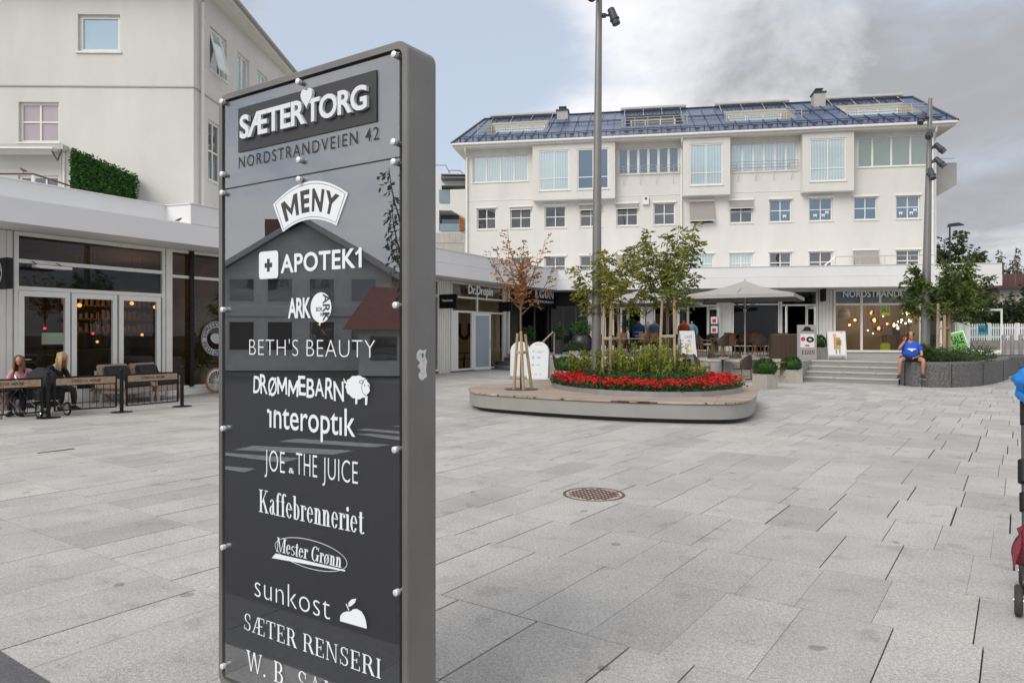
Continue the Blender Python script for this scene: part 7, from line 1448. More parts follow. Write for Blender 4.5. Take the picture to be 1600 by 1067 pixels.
def armchair(label):
    t = thing('wicker_armchair', label, 'armchair', (0,0,0), None, True); w_ = .40; m = MB()
    m.add([(-w_,-.33,.22),(w_,-.33,.22),(w_,.36,.22),(-w_,.36,.22),(-w_,-.33,.36),(w_,-.33,.36),(w_,.36,.34),(-w_,.36,.34)], [(0,3,2,1),(4,5,6,7),(0,1,5,4),(1,2,6,5),(2,3,7,6),(3,0,4,7)]); m.build('seat', weave2, t, bevel=.02)
    m = MB(); m.add([(-w_+.03,.26,.34),(w_-.03,.26,.34),(w_-.03,.36,.34),(-w_+.03,.36,.34),(-w_-.02,.42,.88),(w_+.02,.42,.88),(w_+.02,.52,.86),(-w_-.02,.52,.86)], [(0,3,2,1),(4,5,6,7),(0,1,5,4),(1,2,6,5),(2,3,7,6),(3,0,4,7)]); m.build('backrest', weave2, t, bevel=.03)
    for s in (-1, 1):
        m = MB(); x0, x1 = (s*w_, s*(w_+.09)); x0, x1 = min(x0,x1), max(x0,x1); m.add([(x0,-.34,.34),(x1,-.34,.34),(x1,.46,.34),(x0,.46,.34),(x0,-.34,.54),(x1,-.34,.54),(x1,.46,.66),(x0,.46,.66)], [(0,3,2,1),(4,5,6,7),(0,1,5,4),(1,2,6,5),(2,3,7,6),(3,0,4,7)]); m.build('armrest', weave2, t, bevel=.025)
    for s in (-1, 1):
        for y in (-.29, .33): m = MB(); m.tube([(s*(w_-.02),y,.23),(s*(w_-.03),y+(.06 if y > 0 else -.04),0)], [.045,.028], 8); m.build('leg', weave2, t, smooth=True)
    m = MB(); m.box(-w_+.03,w_-.03,-.32,.24,.365,.46); m.build('seat_cushion', cushion_dark, t, bevel=.035)
    m = MB(); m.add([(-w_+.06,.16,.465),(w_-.06,.16,.465),(w_-.06,.27,.465),(-w_+.06,.27,.465),(-w_+.06,.30,.84),(w_-.06,.30,.84),(w_-.06,.41,.83),(-w_+.06,.41,.83)], [(0,3,2,1),(4,5,6,7),(0,1,5,4),(1,2,6,5),(2,3,7,6),(3,0,4,7)]); m.build('back_cushion', cushion_dark, t, bevel=.04)
    return t
ac = armchair(''); wr = face((.871,-.491)); GA = 'wicker armchairs outside the cafe'
a_s = [(200,629,wr+.22,'wicker armchair with big charcoal back cushion behind the middle barrier post'),(247,624,wr+.28,'wicker armchair nearest the tall cafe window'),(52,622,wr+.2,'wicker armchair behind the pram, back just showing'),(-12,640,wr+.5,'wicker armchair of the person in pink at the left edge')]
for k, (px, py, r_, lb) in enumerate(a_s):
    if k == 0: ac['group'] = GA; put(ac, G(px,py), r_, lb)
    else: clone(ac, G(px,py), r_, lb, GA)
def cafe_table(p, label, scale=1):
    t = thing('cafe_table', label, 'table', tuple(p)); c = Vector(p); m = MB(); m.lathe([(.36,.55),(.37,.56),(.37,.58),(.36,.585)], 24, c); m.build('tabletop', mat('weathered wood top', (.27,.215,.17), .7), t, smooth=True)
    for k in range(4): a = R(20+90*k); m = MB(); q = Vector((math.cos(a), math.sin(a), 0)); m.tube([c+q*.34, c+q*.04+Vector((0,0,.33)), c+q*.2+Vector((0,0,.549))], .024, 6); m.build('leg', mat('grey weathered wood', (.17,.13,.11), .8, .2, 15), t)
cafe_table(G(150,628), 'low round table with crossed wooden legs between blonde person and empty armchair')
cafe_table(G(10,652), 'low round table in front of the person in pink')
c = G(150,628); c.z = .586; t = thing('coffee_cup', 'pale glass on the low round cafe table', 'glass', tuple(c)); m = MB(); m.lathe([(.03,0),(.036,.09),(.038,.13),(.034,.13),(.03,.02)], 14, c); m.build('cup', mat('pale glassware', (.5,.55,.55), .2), t, smooth=True); m = MB(); m.lathe([(.06,.0),(.065,.004)], 14, c+Vector((0,0,-.002))); m.build('saucer', white_board, t)
# ------------------------------------------------------------------ people
def skin_data(nodes, edges, root=0, sub=1):
    me = bpy.data.meshes.new('sk'); me.from_pydata([n[0] for n in nodes], edges, []); o = bpy.data.objects.new('sk', me); COL.objects.link(o)
    md = o.modifiers.new('s', 'SKIN'); md.use_smooth_shade = True; md.branch_smoothing = .4
    for i, n in enumerate(nodes):
        v = me.skin_vertices[0].data[i]; r = n[1]; v.radius = r if isinstance(r, tuple) else (r, r); v.use_root = (i == root)
    s = o.modifiers.new('u', 'SUBSURF'); s.levels = sub; s.render_levels = sub
    r = bpy.data.meshes.new_from_object(o.evaluated_get(bpy.context.evaluated_depsgraph_get())); vs = [v.co.copy() for v in r.vertices]; fs = [tuple(p.vertices) for p in r.polygons]
    bpy.data.objects.remove(o); bpy.data.meshes.remove(me); bpy.data.meshes.remove(r); return vs, fs
def limb(ps, rs): return [(Vector(p), r) for p, r in zip(ps, rs)], [(i, i+1) for i in range(len(ps)-1)]
skin_m = mat('skin', (.50,.27,.19), .55, .08, 8); skin_tan = mat('tanned skin', (.44,.20,.12), .55, .08, 8); lip = mat('lips', (.38,.12,.10), .5); eye_m = mat('eye', (.03,.02,.02), .3)
def hand(m, wrist, d, up, curl, side, mi=0, s=1.0):
    """palm with four unequal fingers bent at the knuckles and a thumb from its side"""
    d = d.normalized(); u = (up-d*up.dot(d)).normalized(); x = d.cross(u)*side
    n, e = limb([wrist, wrist+d*.045*s, wrist+d*.085*s], [(.024*s,.015*s),(.036*s,.014*s),(.036*s,.012*s)]); m.add(*skin_data(n, e), mi)
    for k, (off, ln) in enumerate(((-.030,.068),(-.010,.078),(.010,.072),(.029,.056))):
        b = wrist+d*.082*s+x*off*s; q = [b]; dd = d.copy()
        for j in range(3): dd = (dd-u*math.tan(curl*.5)).normalized(); q.append(q[-1]+dd*ln*s/3*1.1)
        n, e = limb(q, [.0092*s,.0088*s,.008*s,.0065*s]); m.add(*skin_data(n, e, 0, 1), mi)
    b = wrist+d*.03*s-x*.03*s; q = [b, b+(d*.6-x*.8).normalized()*.035*s, b+(d*.6-x*.8).normalized()*.035*s+(d-u*curl*.6).normalized()*.035*s]; n, e = limb(q, [.013*s,.010*s,.008*s]); m.add(*skin_data(n, e, 0, 1), mi)
def head(m, c, f, up, s=1.0, skin=0, eye=1, lp=2):
    f = f.normalized(); up = (up-f*up.dot(f)).normalized(); r = f.cross(up); V = []; nA, nB = 18, 12
    for i in range(nB+1):
        ph = -math.pi/2+math.pi*i/nB
        for j in range(nA):
            th = 2*math.pi*j/nA; x, y, z = math.cos(ph)*math.sin(th), math.cos(ph)*math.cos(th), math.sin(ph)
            w_ = .076*(1-.22*max(0,-z)**1.3); dep = .098*(1 if y < 0 else (1-.08*max(0,-z)))
            px_, py_, pz_ = x*w_, y*dep, z*.118
            if y > .75 and abs(x) < .35: py_ += .004*(abs(z) < .5)-.004*(.05 < z < .3)
            V.append(c+(r*px_+f*py_+up*pz_)*s)
    m.add(V, [(i*nA+j, i*nA+(j+1)%nA, (i+1)*nA+(j+1)%nA, (i+1)*nA+j) for i in range(nB) for j in range(nA)], skin)
    n, e = limb([c+(f*.088+up*.03)*s, c+(f*.108-up*.012)*s, c+(f*.094-up*.026)*s], [.009*s,.014*s,.016*s]); m.add(*skin_data(n, e, 0, 1), skin)
    for sd in (-1, 1):
        m.lathe_e(c+(f*.084+r*sd*.031+up*.012)*s, .011*s, .011*s, .007*s, 8, eye); m.lathe_e(c+(r*sd*.077-up*.005-f*.005)*s, .012*s, .018*s, .028*s, 8, skin)
        n, e = limb([c+(f*.09+r*sd*.014+up*.030)*s, c+(f*.085+r*sd*.045+up*.031)*s], [.005*s,.004*s]); m.add(*skin_data(n, e, 0, 1), eye)
    n, e = limb([c+(f*.083-r*.022-up*.054)*s, c+(f*.093-up*.052)*s, c+(f*.083+r*.022-up*.054)*s], [.006*s,.008*s,.006*s]); m.add(*skin_data(n, e, 1, 1), lp)
# --- the man on the wall (local: -Y is his front, origin on the seat under him)
def V3(*a): return Vector(a)
mp_ = G(1428, 604.3); seat = V3(mp_.x+.02, mp_.y+.22, GW); man = thing('person', 'seated person in blue T-shirt and dark shorts holding a phone to the ear', 'person', tuple(seat)); MX = Matrix.Translation(seat) @ Matrix.Rotation(R(-22), 4, 'Z')
def xf(p): return MX @ p
S_ = 1.0
body = MB(); body.xf = xf
nodes = [(V3(0,.02,.10),.15),(V3(0,.0,.28),.165),(V3(0,.02,.45),.155),(V3(0,.03,.56),.085),(V3(0,.0,.64),.058),(V3(0,-.02,.70),.055),
 (V3(.17,.03,.53),.062),(V3(.27,.0,.36),.048),(V3(.28,-.14,.20),.043),(V3(.14,-.30,.15),.033),
 (V3(-.17,.03,.53),.062),(V3(-.31,-.12,.36),.048),(V3(-.30,-.20,.44),.043),(V3(-.17,-.16,.63),.032),
 (V3(.11,-.02,.09),.10),(V3(.22,-.28,.09),.085),(V3(.28,-.46,.06),.062),(V3(.27,-.44,-.12),.055),(V3(.27,-.40,-.36),.040),
 (V3(-.11,-.02,.09),.10),(V3(-.24,-.28,.09),.085),(V3(-.33,-.46,.06),.062),(V3(-.34,-.44,-.12),.055),(V3(-.35,-.40,-.36),.040)]
edges = [(0,1),(1,2),(2,3),(3,4),(4,5),(3,6),(6,7),(7,8),(8,9),(3,10),(10,11),(11,12),(12,13),(0,14),(14,15),(15,16),(16,17),(17,18),(0,19),(19,20),(20,21),(21,22),(22,23)]
body.add(*skin_data(nodes, edges)); HC = V3(0,-.05,.80)
head(body, HC, V3(.03,-1,-.15), V3(0,0,1)); hand(body, V3(-.17,-.16,.63), V3(.35,.18,1), V3(-.2,-1,0), .9, 1); hand(body, V3(.14,-.30,.15), V3(-.9,-.35,-.1), V3(0,0,1), .5, 1)
bd = body.build('body', [skin_tan, eye_m, lip], man, smooth='all', recalc=True)
c = MB(); c.xf = xf
nodes = [(V3(0,.02,.10),.175),(V3(0,-.03,.24),(.29,.24)),(V3(0,-.01,.40),(.26,.22)),(V3(0,.03,.54),(.16,.13)),(V3(0,.02,.605),.075),(V3(.175,.03,.535),.085),(V3(.26,.01,.40),.085),(V3(.285,-.02,.32),.082),(V3(-.175,.03,.535),.085),(V3(-.27,-.06,.42),.082),(V3(-.305,-.10,.37),.078)]
c.add(*skin_data(nodes, [(0,1),(1,2),(2,3),(3,4),(3,5),(5,6),(6,7),(3,8),(8,9),(9,10)])); tee = c.build('t_shirt', mat('royal blue cotton', (.012,.085,.52), .85, .12, 6), man, smooth='all')
c = MB(); c.xf = xf; Q = [(-.13,.0),(-.02,.012),(0,.0),(.02,.012),(.13,.0),(.10,-.02),(.06,-.045),(.03,-.04),(.025,-.085),(0,-.075),(-.025,-.085),(-.03,-.04),(-.06,-.045),(-.10,-.02)]
nodes_front = [V3(x, -.262+.30*x*x*2, .40+z) for x, z in Q]; c.add(nodes_front+[p+V3(0,.02,0) for p in nodes_front], [tuple(range(14)), tuple(range(14,28))]+[(i,(i+1)%14,14+(i+1)%14,14+i) for i in range(14)]); c.build('shirt_print', mat('white shirt print', (.7,.72,.75), .7), tee)
def loft(m, secs, n=12, mi=0):
    V = []
    for c_, ax, up, rw, rh in secs:
        for k in range(n): a = 2*math.pi*k/n; V.append(Vector(c_)+Vector(ax)*math.cos(a)*rw+Vector(up)*math.sin(a)*rh)
    k = len(secs); m.add(V, [(i*n+j, i*n+(j+1)%n, (i+1)*n+(j+1)%n, (i+1)*n+j) for i in range(k-1) for j in range(n)]+[tuple(range(n-1,-1,-1)), tuple(range((k-1)*n, k*n))], mi)
c = MB(); c.xf = xf; X_ = V3(1,0,0); loft(c, [(V3(0,.03,.0), X_, V3(0,1,0), .19,.15), (V3(0,.03,.03), X_, V3(0,1,0), .225,.19), (V3(0,.02,.12), X_, V3(0,1,0), .22,.185), (V3(0,.01,.20), X_, V3(0,1,0), .20,.17)], 18)
for s in (-1, 1):
    for_ = (V3(s*.24,-.30,.09)-V3(s*.10,.0,.10)).normalized(); ax = for_.cross(V3(0,0,1)).normalized(); up = ax.cross(for_)
    loft(c, [(V3(s*.10,.02,.10), ax, up, .115,.105), (V3(s*.15,-.09,.10), ax, up, .118,.105), (V3(s*.20,-.19,.097), ax, up, .112,.102), (V3(s*.235,-.275,.094), ax, up, .112,.104), (V3(s*.236,-.277,.094), ax, up, .095,.088)], 16)
c.build('shorts', mat('dark brown cotton', (.020,.012,.013), .9, .2, 10), man, smooth='all')
def shoe(m, ankle, d, L_=.27):
    d = Vector(d).normalized(); ax = d.cross(V3(0,0,1)).normalized(); a = Vector(ankle); z = V3(0,0,1)
    loft(m, [(a-d*.065-z*.045, ax, z, .028, .03), (a-d*.05-z*.04, ax, z, .042, .048), (a+d*.0-z*.032, ax, z, .046, .056), (a+d*.07-z*.045, ax, z, .047, .043), (a+d*.14-z*.058, ax, z, .05, .030), (a+d*.185-z*.064, ax, z, .04, .022), (a+d*.205-z*.066, ax, z, .02, .014)])
def sole(m, ankle, d):
    d = Vector(d).normalized(); ax = d.cross(V3(0,0,1)).normalized(); a = Vector(ankle)-V3(0,0,.091); P2 = [(-.075,.03),(-.03,.045),(.06,.042),(.14,.052),(.19,.04),(.212,.015)]
    q = [a+d*u+ax*w_ for u, w_ in P2]+[a+d*u-ax*w_ for u, w_ in reversed(P2)]; n = len(q); m.add(q+[p+V3(0,0,.014) for p in q], [tuple(range(n)), tuple(range(n,2*n))]+[(i,(i+1)%n,n+(i+1)%n,n+i) for i in range(n)])
for s, x, y in ((1,.27,-.40),(-1,-.35,-.40)):
    ank = V3(x, y, -.39); dd = V3(.22*s, -1, -.12)
    c = MB(); c.xf = xf; shoe(c, ank, dd); sh = c.build('shoe', mat('dark green shoe', (.022,.028,.018), .6, .3, 20), man, smooth='all')
    c = MB(); c.xf = xf; sole(c, ank, V3(.22*s,-1,-.05)); c.build('sole', mat('grey rubber sole', (.35,.36,.33), .7), sh)
c = MB(); c.xf = xf
for k in range(16): a = R(52+256*k/15); c.lathe_e(HC+V3(math.sin(a)*.072, -math.cos(a)*.082, .028), .030, .032, .055, 8, 0)
c.build('hair', mat('dark hair', (.035,.02,.014), .7, .3, 40), man, smooth='all')
c = MB(); c.xf = xf; c.lathe_e(HC+V3(0,-.064,-.080), .050, .038, .040, 12, 0); c.build('beard', mat('grey beard', (.26,.21,.18), .9, .2, 40), man, smooth='all')
ph = thing('phone', 'dark mobile phone held to the seated person ear', 'phone', tuple(xf(V3(-.11,-.10,.74)))); c = MB(); c.xf = lambda p: xf(V3(-.118,-.085,.765)+Matrix.Rotation(R(-25),3,'X') @ p); c.box(-.006,.006,-.036,.036,-.072,.072); c.build('case', metal_black, ph, bevel=.004); c = MB(); c.xf = lambda p: xf(V3(-.118,-.085,.765)+Matrix.Rotation(R(-25),3,'X') @ p); c.box(-.0068,-.0062,-.01,.01,.05,.06); c.build('camera_lens', steel, ph)
# --- two people at the cafe
def sitter(name_label, p, rot, sc, top_m, leg_m, hair_m, hair_len, pose, turn, sleeves):
    t = thing('person', name_label, 'person', tuple(p)); M = Matrix.Translation(Vector(p)) @ Matrix.Rotation(rot, 4, 'Z') @ Matrix.Scale(sc, 4); f_ = lambda q: M @ q; b = MB(); b.xf = f_
    sh = V3(0,-.10+pose*.0,0); HC = V3(0,-.24,1.17)
    arms = [(V3(.17,-.06,.93),.05),(V3(.25,-.14,.70),.042),(V3(.17,-.36,.66),.032)], [(V3(-.17,-.06,.93),.05),(V3(-.25,-.14,.70),.042),(V3(-.15,-.36,.66),.032)]
    nodes = [(V3(0,.05,.46),.13),(V3(0,.0,.62),.12),(V3(0,-.05,.82),.125),(V3(0,-.08,.95),.07),(V3(0,-.13,1.03),.047),(V3(0,-.18,1.08),.045)]+arms[0]+arms[1]+[(V3(.10,-.03,.46),.09),(V3(.13,-.42,.46),.062),(V3(.13,-.46,.25),.05),(V3(.13,-.44,.06),.036),(V3(-.10,-.03,.46),.09),(V3(-.13,-.42,.46),.062),(V3(-.13,-.40,.25),.05),(V3(-.13,-.36,.06),.036)]
    edges = [(0,1),(1,2),(2,3),(3,4),(4,5),(3,6),(6,7),(7,8),(3,9),(9,10),(10,11),(0,12),(12,13),(13,14),(14,15),(0,16),(16,17),(17,18),(18,19)]
    b.add(*skin_data(nodes, edges)); fd = V3(math.sin(turn), -math.cos(turn), -.55); head(b, HC, fd, V3(0,0,1)); hand(b, V3(.17,-.36,.66), V3(-.5,-1,0), V3(0,0,1), .5, 1); hand(b, V3(-.15,-.36,.66), V3(.5,-1,0), V3(0,0,1), .5, -1); b.build('body', [skin_m, eye_m, lip], t, smooth='all')
    g = MB(); g.xf = f_; k = .75 if not sleeves else 1.0
    n2 = [(V3(0,.04,.48),.15),(V3(0,.0,.62),.145),(V3(0,-.05,.80),.148),(V3(0,-.08,.94),.09),(V3(.17,-.06,.93),.07)]; e2 = [(0,1),(1,2),(2,3),(3,4)]; n2 += [(V3(.25,-.14,.70),.058)]; e2 += [(4,5)]
    if sleeves: n2 += [(V3(.18,-.33,.665),.042)]; e2 += [(5,6)]
    o = len(n2); n2 += [(V3(-.17,-.06,.93),.07),(V3(-.25,-.14,.70),.058)]; e2 += [(3,o),(o,o+1)]
    if sleeves: n2 += [(V3(-.16,-.33,.665),.042)]; e2 += [(o+1,o+2)]
    g.add(*skin_data(n2, e2)); g.build('top', top_m, t, smooth='all')
    g = MB(); g.xf = f_; n3 = [(V3(0,.05,.47),.15),(V3(.10,-.03,.46),.105),(V3(.13,-.42,.46),.078),(V3(.13,-.46,.25),.064),(V3(.13,-.44,.10),.05),(V3(-.10,-.03,.46),.105),(V3(-.13,-.42,.46),.078),(V3(-.13,-.40,.25),.064),(V3(-.13,-.36,.10),.05)]; g.add(*skin_data(n3, [(0,1),(1,2),(2,3),(3,4),(0,5),(5,6),(6,7),(7,8)])); g.build('trousers', leg_m, t, smooth='all')
    for x, y in ((.13,-.46),(-.13,-.38)): g = MB(); g.xf = f_; shoe(g, V3(x, y+.02, .092), V3(0,-1,0)); g.build('shoe', metal_black, t, smooth='all')
    g = MB(); g.xf = f_; fd.normalize(); rt = fd.cross(V3(0,0,1)).normalized(); up = rt.cross(fd); rg = random.Random(hash(hair_len*100) % 97)
    for k in range(46):
        a = R(62+236*k/45); d = rt*math.sin(a)*.085+fd*math.cos(a)*.10; q0 = HC+up*.112+fd*rg.uniform(-.02,.03)+rt*math.sin(a)*.02; q1 = HC+d*1.0+up*.045; q2 = HC+d*1.12-V3(0,0,.10+rg.uniform(0,.03)); q3 = HC+d*1.15-V3(0,0,hair_len*rg.uniform(.8,1.1))
        g.tube([q0, q1, q2, q3], [.022,.026,.024,.008], 6)
    g.build('hair', hair_m, t, smooth='all'); return t
p1 = G(86, 641); sitter('blonde person in black leaning over a low table behind the barrier', p1+V3(-.15,.2,0), face((.95,-.35)), .93, mat('black cotton', (.010,.010,.012), .9, .2, 12), mat('black trousers', (.012,.012,.014), .9), mat('blonde hair', (.48,.34,.17), .55, .3, 60), .27, 0, .15, True)
p2 = G(20, 650); sitter('person in pink top with brown hair reading at the left edge', p2+V3(-.05,.35,0), face((.35,-1)), .90, mat('pink cotton', (.52,.27,.31), .9, .1, 10), mat('navy trousers', (.02,.02,.035), .9), mat('brown wavy hair', (.13,.055,.028), .6, .35, 60), .27, 0, .1, False)
t = thing('magazine', 'open white magazine on the table before the person in pink', 'magazine', tuple(G(10,652)+V3(0,0,.588))); c = G(10,652); m = MB()
m.add([(c.x-.26,c.y-.1,.60),(c.x,c.y-.12,.592),(c.x+.24,c.y-.08,.605),(c.x-.24,c.y+.14,.60),(c.x+.01,c.y+.12,.592),(c.x+.26,c.y+.15,.605)], [(0,1,4,3),(1,2,5,4)]); m.build('pages', white_board, t, recalc=False)
# ------------------------------------------------------------------ prams
def wheel(m, c, ax, r, w_=.04, tyre=0):
    ax = Vector(ax).normalized(); a = ax.cross(Vector((0,0,1))).normalized(); b = Vector((0,0,1)); n = 24; V = []
    for k in range(n):
        q = 2*math.pi*k/n; d = a*math.cos(q)+b*math.sin(q)
        for rr, ww in ((r,-w_/2*.6),(r,w_/2*.6),(r*.86,w_/2),(r*.86,-w_/2)): V.append(Vector(c)+d*rr+ax*ww)
    m.add(V, [(k*4+j, k*4+(j+1)%4, ((k+1)%n)*4+(j+1)%4, ((k+1)%n)*4+j) for k in range(n) for j in range(4)])
def add_wheel(t, c, ax, r, w_=.045, nsp=8, tm=None, rm=None):
    m = MB(); wheel(m, c, ax, r, w_); wh = m.build('wheel', tm or metal_black, t, smooth=True); m = MB(); wheel(m, c, ax, r*.85, w_*.7); a = Vector(ax).normalized().cross(Vector((0,0,1))).normalized()
    for k in range(nsp): q = 2*math.pi*k/nsp; m.tube([Vector(c), Vector(c)+(a*math.cos(q)+Vector((0,0,1))*math.sin(q))*r*.8], r*.03 if nsp > 10 else r*.06, 5)
    m.tube([Vector(c)-Vector(ax).normalized()*w_*.6, Vector(c)+Vector(ax).normalized()*w_*.6], r*.14, 8); m.build('rim', rm or steel, wh); return wh
cloth_blk = mat('black pram cloth', (.012,.012,.015), .85, .3, 8, .2, 40)
pc = G(66, 649); pr = thing('pram', 'black pram with big domed hood parked behind the barrier beside the blonde person', 'pram', tuple(pc)); d = Vector((.86,-.5,0)); sd = Vector((.5,.86,0))
m = MB(); V = []; nA, nB = 12, 9
for i in range(nB):
    a = math.pi*(.02+.60*i/(nB-1))
    for j in range(nA): b = math.pi*j/(nA-1); rr = (1+.025*(i % 2)); V.append(pc+V3(0,0,.52)-d*.02+sd*math.cos(b)*.27*rr+(d*math.cos(a)*.46+V3(0,0,1)*math.sin(a)*.40)*math.sin(b)*rr)
m.add(V, [(i*nA+j, i*nA+j+1, (i+1)*nA+j+1, (i+1)*nA+j) for i in range(nB-1) for j in range(nA-1)]); hd = m.build('hood', cloth_blk, pr, smooth='all'); md = hd.modifiers.new('thick', 'SOLIDIFY'); md.thickness = .015
m = MB(); q = [pc-d*.42-sd*.24, pc+d*.42-sd*.24, pc+d*.42+sd*.24, pc-d*.42+sd*.24]; k = [p+(pc-p)*.25 for p in q]; m.add([p+V3(0,0,.30) for p in k]+[p+V3(0,0,.54) for p in q], [(0,3,2,1),(4,5,6,7),(0,1,5,4),(1,2,6,5),(2,3,7,6),(3,0,4,7)]); m.build('carrycot', cloth_blk, pr, bevel=.03)
m = MB()
for s in (-1,1): m.tube([pc+d*.40+sd*.22*s+V3(0,0,.12), pc-d*.1+sd*.22*s+V3(0,0,.32), pc-d*.62+sd*.22*s+V3(0,0,.82)], .013, 7); m.tube([pc-d*.36+sd*.22*s+V3(0,0,.12), pc+d*.15+sd*.22*s+V3(0,0,.34)], .013, 7)
m.tube([pc-d*.62-sd*.22+V3(0,0,.82), pc-d*.62+sd*.22+V3(0,0,.82)], .016, 7); m.build('frame', steel, pr, smooth=True); m = MB(); m.box(pc.x-.2,pc.x+.2,pc.y-.2,pc.y+.2,.16,.26); m.build('basket', cloth_blk, pr, bevel=.02)
for u, r in ((.40,.13),(-.36,.17)):
    for s in (-1,1): add_wheel(pr, pc+d*u+sd*.25*s+V3(0,0,r), sd, r)
# pushchair cut by the right picture edge
d = V3(.57,.82,0).normalized(); sd = V3(.82,-.57,0).normalized(); sc = V3(2.81,3.95,0)+sd*.26+d*.2; pu = thing('pushchair', 'black pushchair cut off by the right picture edge', 'pushchair', tuple(sc))
W_ = [(-.275,-.20),(.26,-.20),(-.25,.42),(.24,.42)]
for x, y in W_: add_wheel(pu, sc+sd*x+d*y+V3(0,0,.085), sd, .085, .04, 6, mat('dark rubber', (.035,.035,.035), .8, .2, 30))
m = MB()
for s in (-1,1):
    m.tube([sc+sd*.243*s-d*.20+V3(0,0,.12), sc+sd*.243*s+d*.05+V3(0,0,.52), sc+sd*.243*s+d*.36+V3(0,0,1.02)], .016, 8); m.tube([sc+sd*.23*s+d*.42+V3(0,0,.12), sc+sd*.23*s-d*.05+V3(0,0,.62)], .014, 8)
    m.tube([sc+sd*x_+d*-.20+V3(0,0,.19) for x_ in (s*.245,s*.255)], .02, 8); m.tube([sc+sd*.235*s-d*.2+V3(0,0,.12), sc+sd*.235*s-d*.2+V3(0,0,.24)], .02, 8)
m.build('frame', mat('pushchair tube', (.06,.06,.06), .4, metal=.4), pu, smooth=True)
for s in (-1,1):
    m = MB(); m.tube([sc+sd*.24*s+d*.34+V3(0,0,1.0), sc+sd*.24*s+d*.42+V3(0,0,1.16)], .024, 8); m.build('handle', metal_black, pu, smooth=True)
    m = MB(); m.tube([sc+sd*.245*s+d*.13+V3(0,0,.68), sc+sd*.245*s+d*.20+V3(0,0,.80)], .032, 10); m.tube([sc+sd*.242*s+d*.05+V3(0,0,.53), sc+sd*.242*s+d*.11+V3(0,0,.62)], .028, 10); m.build('fold_joint', metal_black, pu, smooth=True)
m = MB(); q = [sc+sd*x+d*y+V3(0,0,z) for x, y, z in ((-.2,-.18,.42),(.2,-.18,.42),(.2,.18,.40),(-.2,.18,.40),(-.2,.34,.86),(.2,.34,.86))]; m.add(q+[p+V3(0,0,.05)-d*.02 for p in q], [(0,1,2,3),(3,2,5,4),(6,9,8,7),(9,10,11,8),(0,6,7,1),(1,7,8,2),(2,8,11,5),(5,11,10,4),(4,10,9,3),(3,9,6,0)]); m.build('seat', cloth_blk, pu)
def lumpy(m, c, rx, ry, rz, seed, amp=.16, n=22):
    rg = random.Random(seed); ph = [rg.uniform(0,6) for _ in range(6)]; k = n//2+1; V = []
    for i in range(k):
        a = -math.pi/2+math.pi*(i+.02)/(k-1+.04)
        for j in range(n):
            t = 2*math.pi*j/n; f = 1+amp*(math.sin(3*t+ph[0]+2*a)*.5+math.sin(5*a+ph[1]+t)*.5+.5*math.sin(7*t+ph[2]-4*a)); V.append(Vector(c)+Vector((rx*math.cos(a)*math.cos(t)*f, ry*math.cos(a)*math.sin(t)*f, rz*math.sin(a)*f)))
    m.add(V, [(i*n+j, i*n+(j+1)%n, (i+1)*n+(j+1)%n, (i+1)*n+j) for i in range(k-1) for j in range(n)]+[tuple(range(n-1,-1,-1)), tuple(range((k-1)*n, k*n))])
blue_c = mat('bright blue rainwear', (.01,.20,.62), .35, .12, 9, .35, 25)
t = thing('rain_jacket', 'bright blue rain jacket hung over the pushchair handle at the right edge', 'jacket', tuple(V3(3.2,4.38,1.2))); m = MB(); lumpy(m, V3(3.125,4.36,1.275), .055, .07, .065, 1, .22); lumpy(m, V3(3.19,4.38,1.20), .08, .09, .105, 2, .2); lumpy(m, V3(3.30,4.40,1.22), .12, .13, .13, 3, .2); m.build('padded_body', blue_c, t, smooth='all')
m = MB(); lumpy(m, V3(3.23,4.40,1.345), .09, .07, .022, 5, .3); m.build('collar', mat('navy collar', (.01,.03,.12), .7), t, smooth='all')
t = thing('red_blanket', 'burgundy cloth hanging over the side of the pushchair', 'blanket', tuple(V3(2.84,4.05,.4))); m = MB(); V = []
for i in range(7):
    for j in range(9): u, v = i/6, j/8; V.append(V3(2.80+.14*u+.02*math.sin(9*u+5*v), 3.96+.03*math.sin(14*u)+.06*v*math.sin(5*u), .48-.25*v*(1-.4*u)+.02*math.sin(7*u+v)))
m.add(V, [(i*9+j, i*9+j+1, (i+1)*9+j+1, (i+1)*9+j) for i in range(6) for j in range(8)]); o = m.build('cloth', mat('burgundy waffle cloth', (.22,.035,.055), .9, .3, 90, .6, 140), t, smooth='all', recalc=False); md = o.modifiers.new('thick', 'SOLIDIFY'); md.thickness = .012
# ------------------------------------------------------------------ bicycle, basket, birds
bc = G(338, 619); by = FW.a; bn = FW.n; bc = FW.pt(FW.S(338,.35), .35, 0); bk = thing('bicycle', 'bicycle with tan tyres parked against the cafe window, mostly behind the pillar', 'bicycle', tuple(bc)); tan = mat('tan tyre', (.28,.11,.045), .7, .1, 10)
A_, B_ = bc+V3(0,0,.34), bc+by*1.05+V3(0,0,.34)
for c in (A_, B_): add_wheel(bk, c, bn, .34, .035, 18, tan, steel)
m = MB(); bb = bc+by*.60+V3(0,0,.28); st = bc+by*.72+V3(0,0,.82); hd = bc+by*.17+V3(0,0,.85)
for a, b in ((A_,hd),(hd,bb),(hd+V3(0,0,-.05),st-V3(0,0,.1)),(st,bb),(bb,B_),(st-V3(0,0,.12),B_)): m.tube([a,b], .016, 7)
m.build('frame', metal_black, bk, smooth=True); m = MB(); m.tube([hd, hd+V3(0,0,.16), hd+V3(0,0,.18)-by*.05], .012, 6); m.tube([hd+V3(0,0,.18)-bn*.26-by*.05+by*.1, hd+V3(0,0,.18)-by*.05, hd+V3(0,0,.18)+bn*.26-by*.05+by*.1], .012, 6); m.build('handlebar', steel, bk)
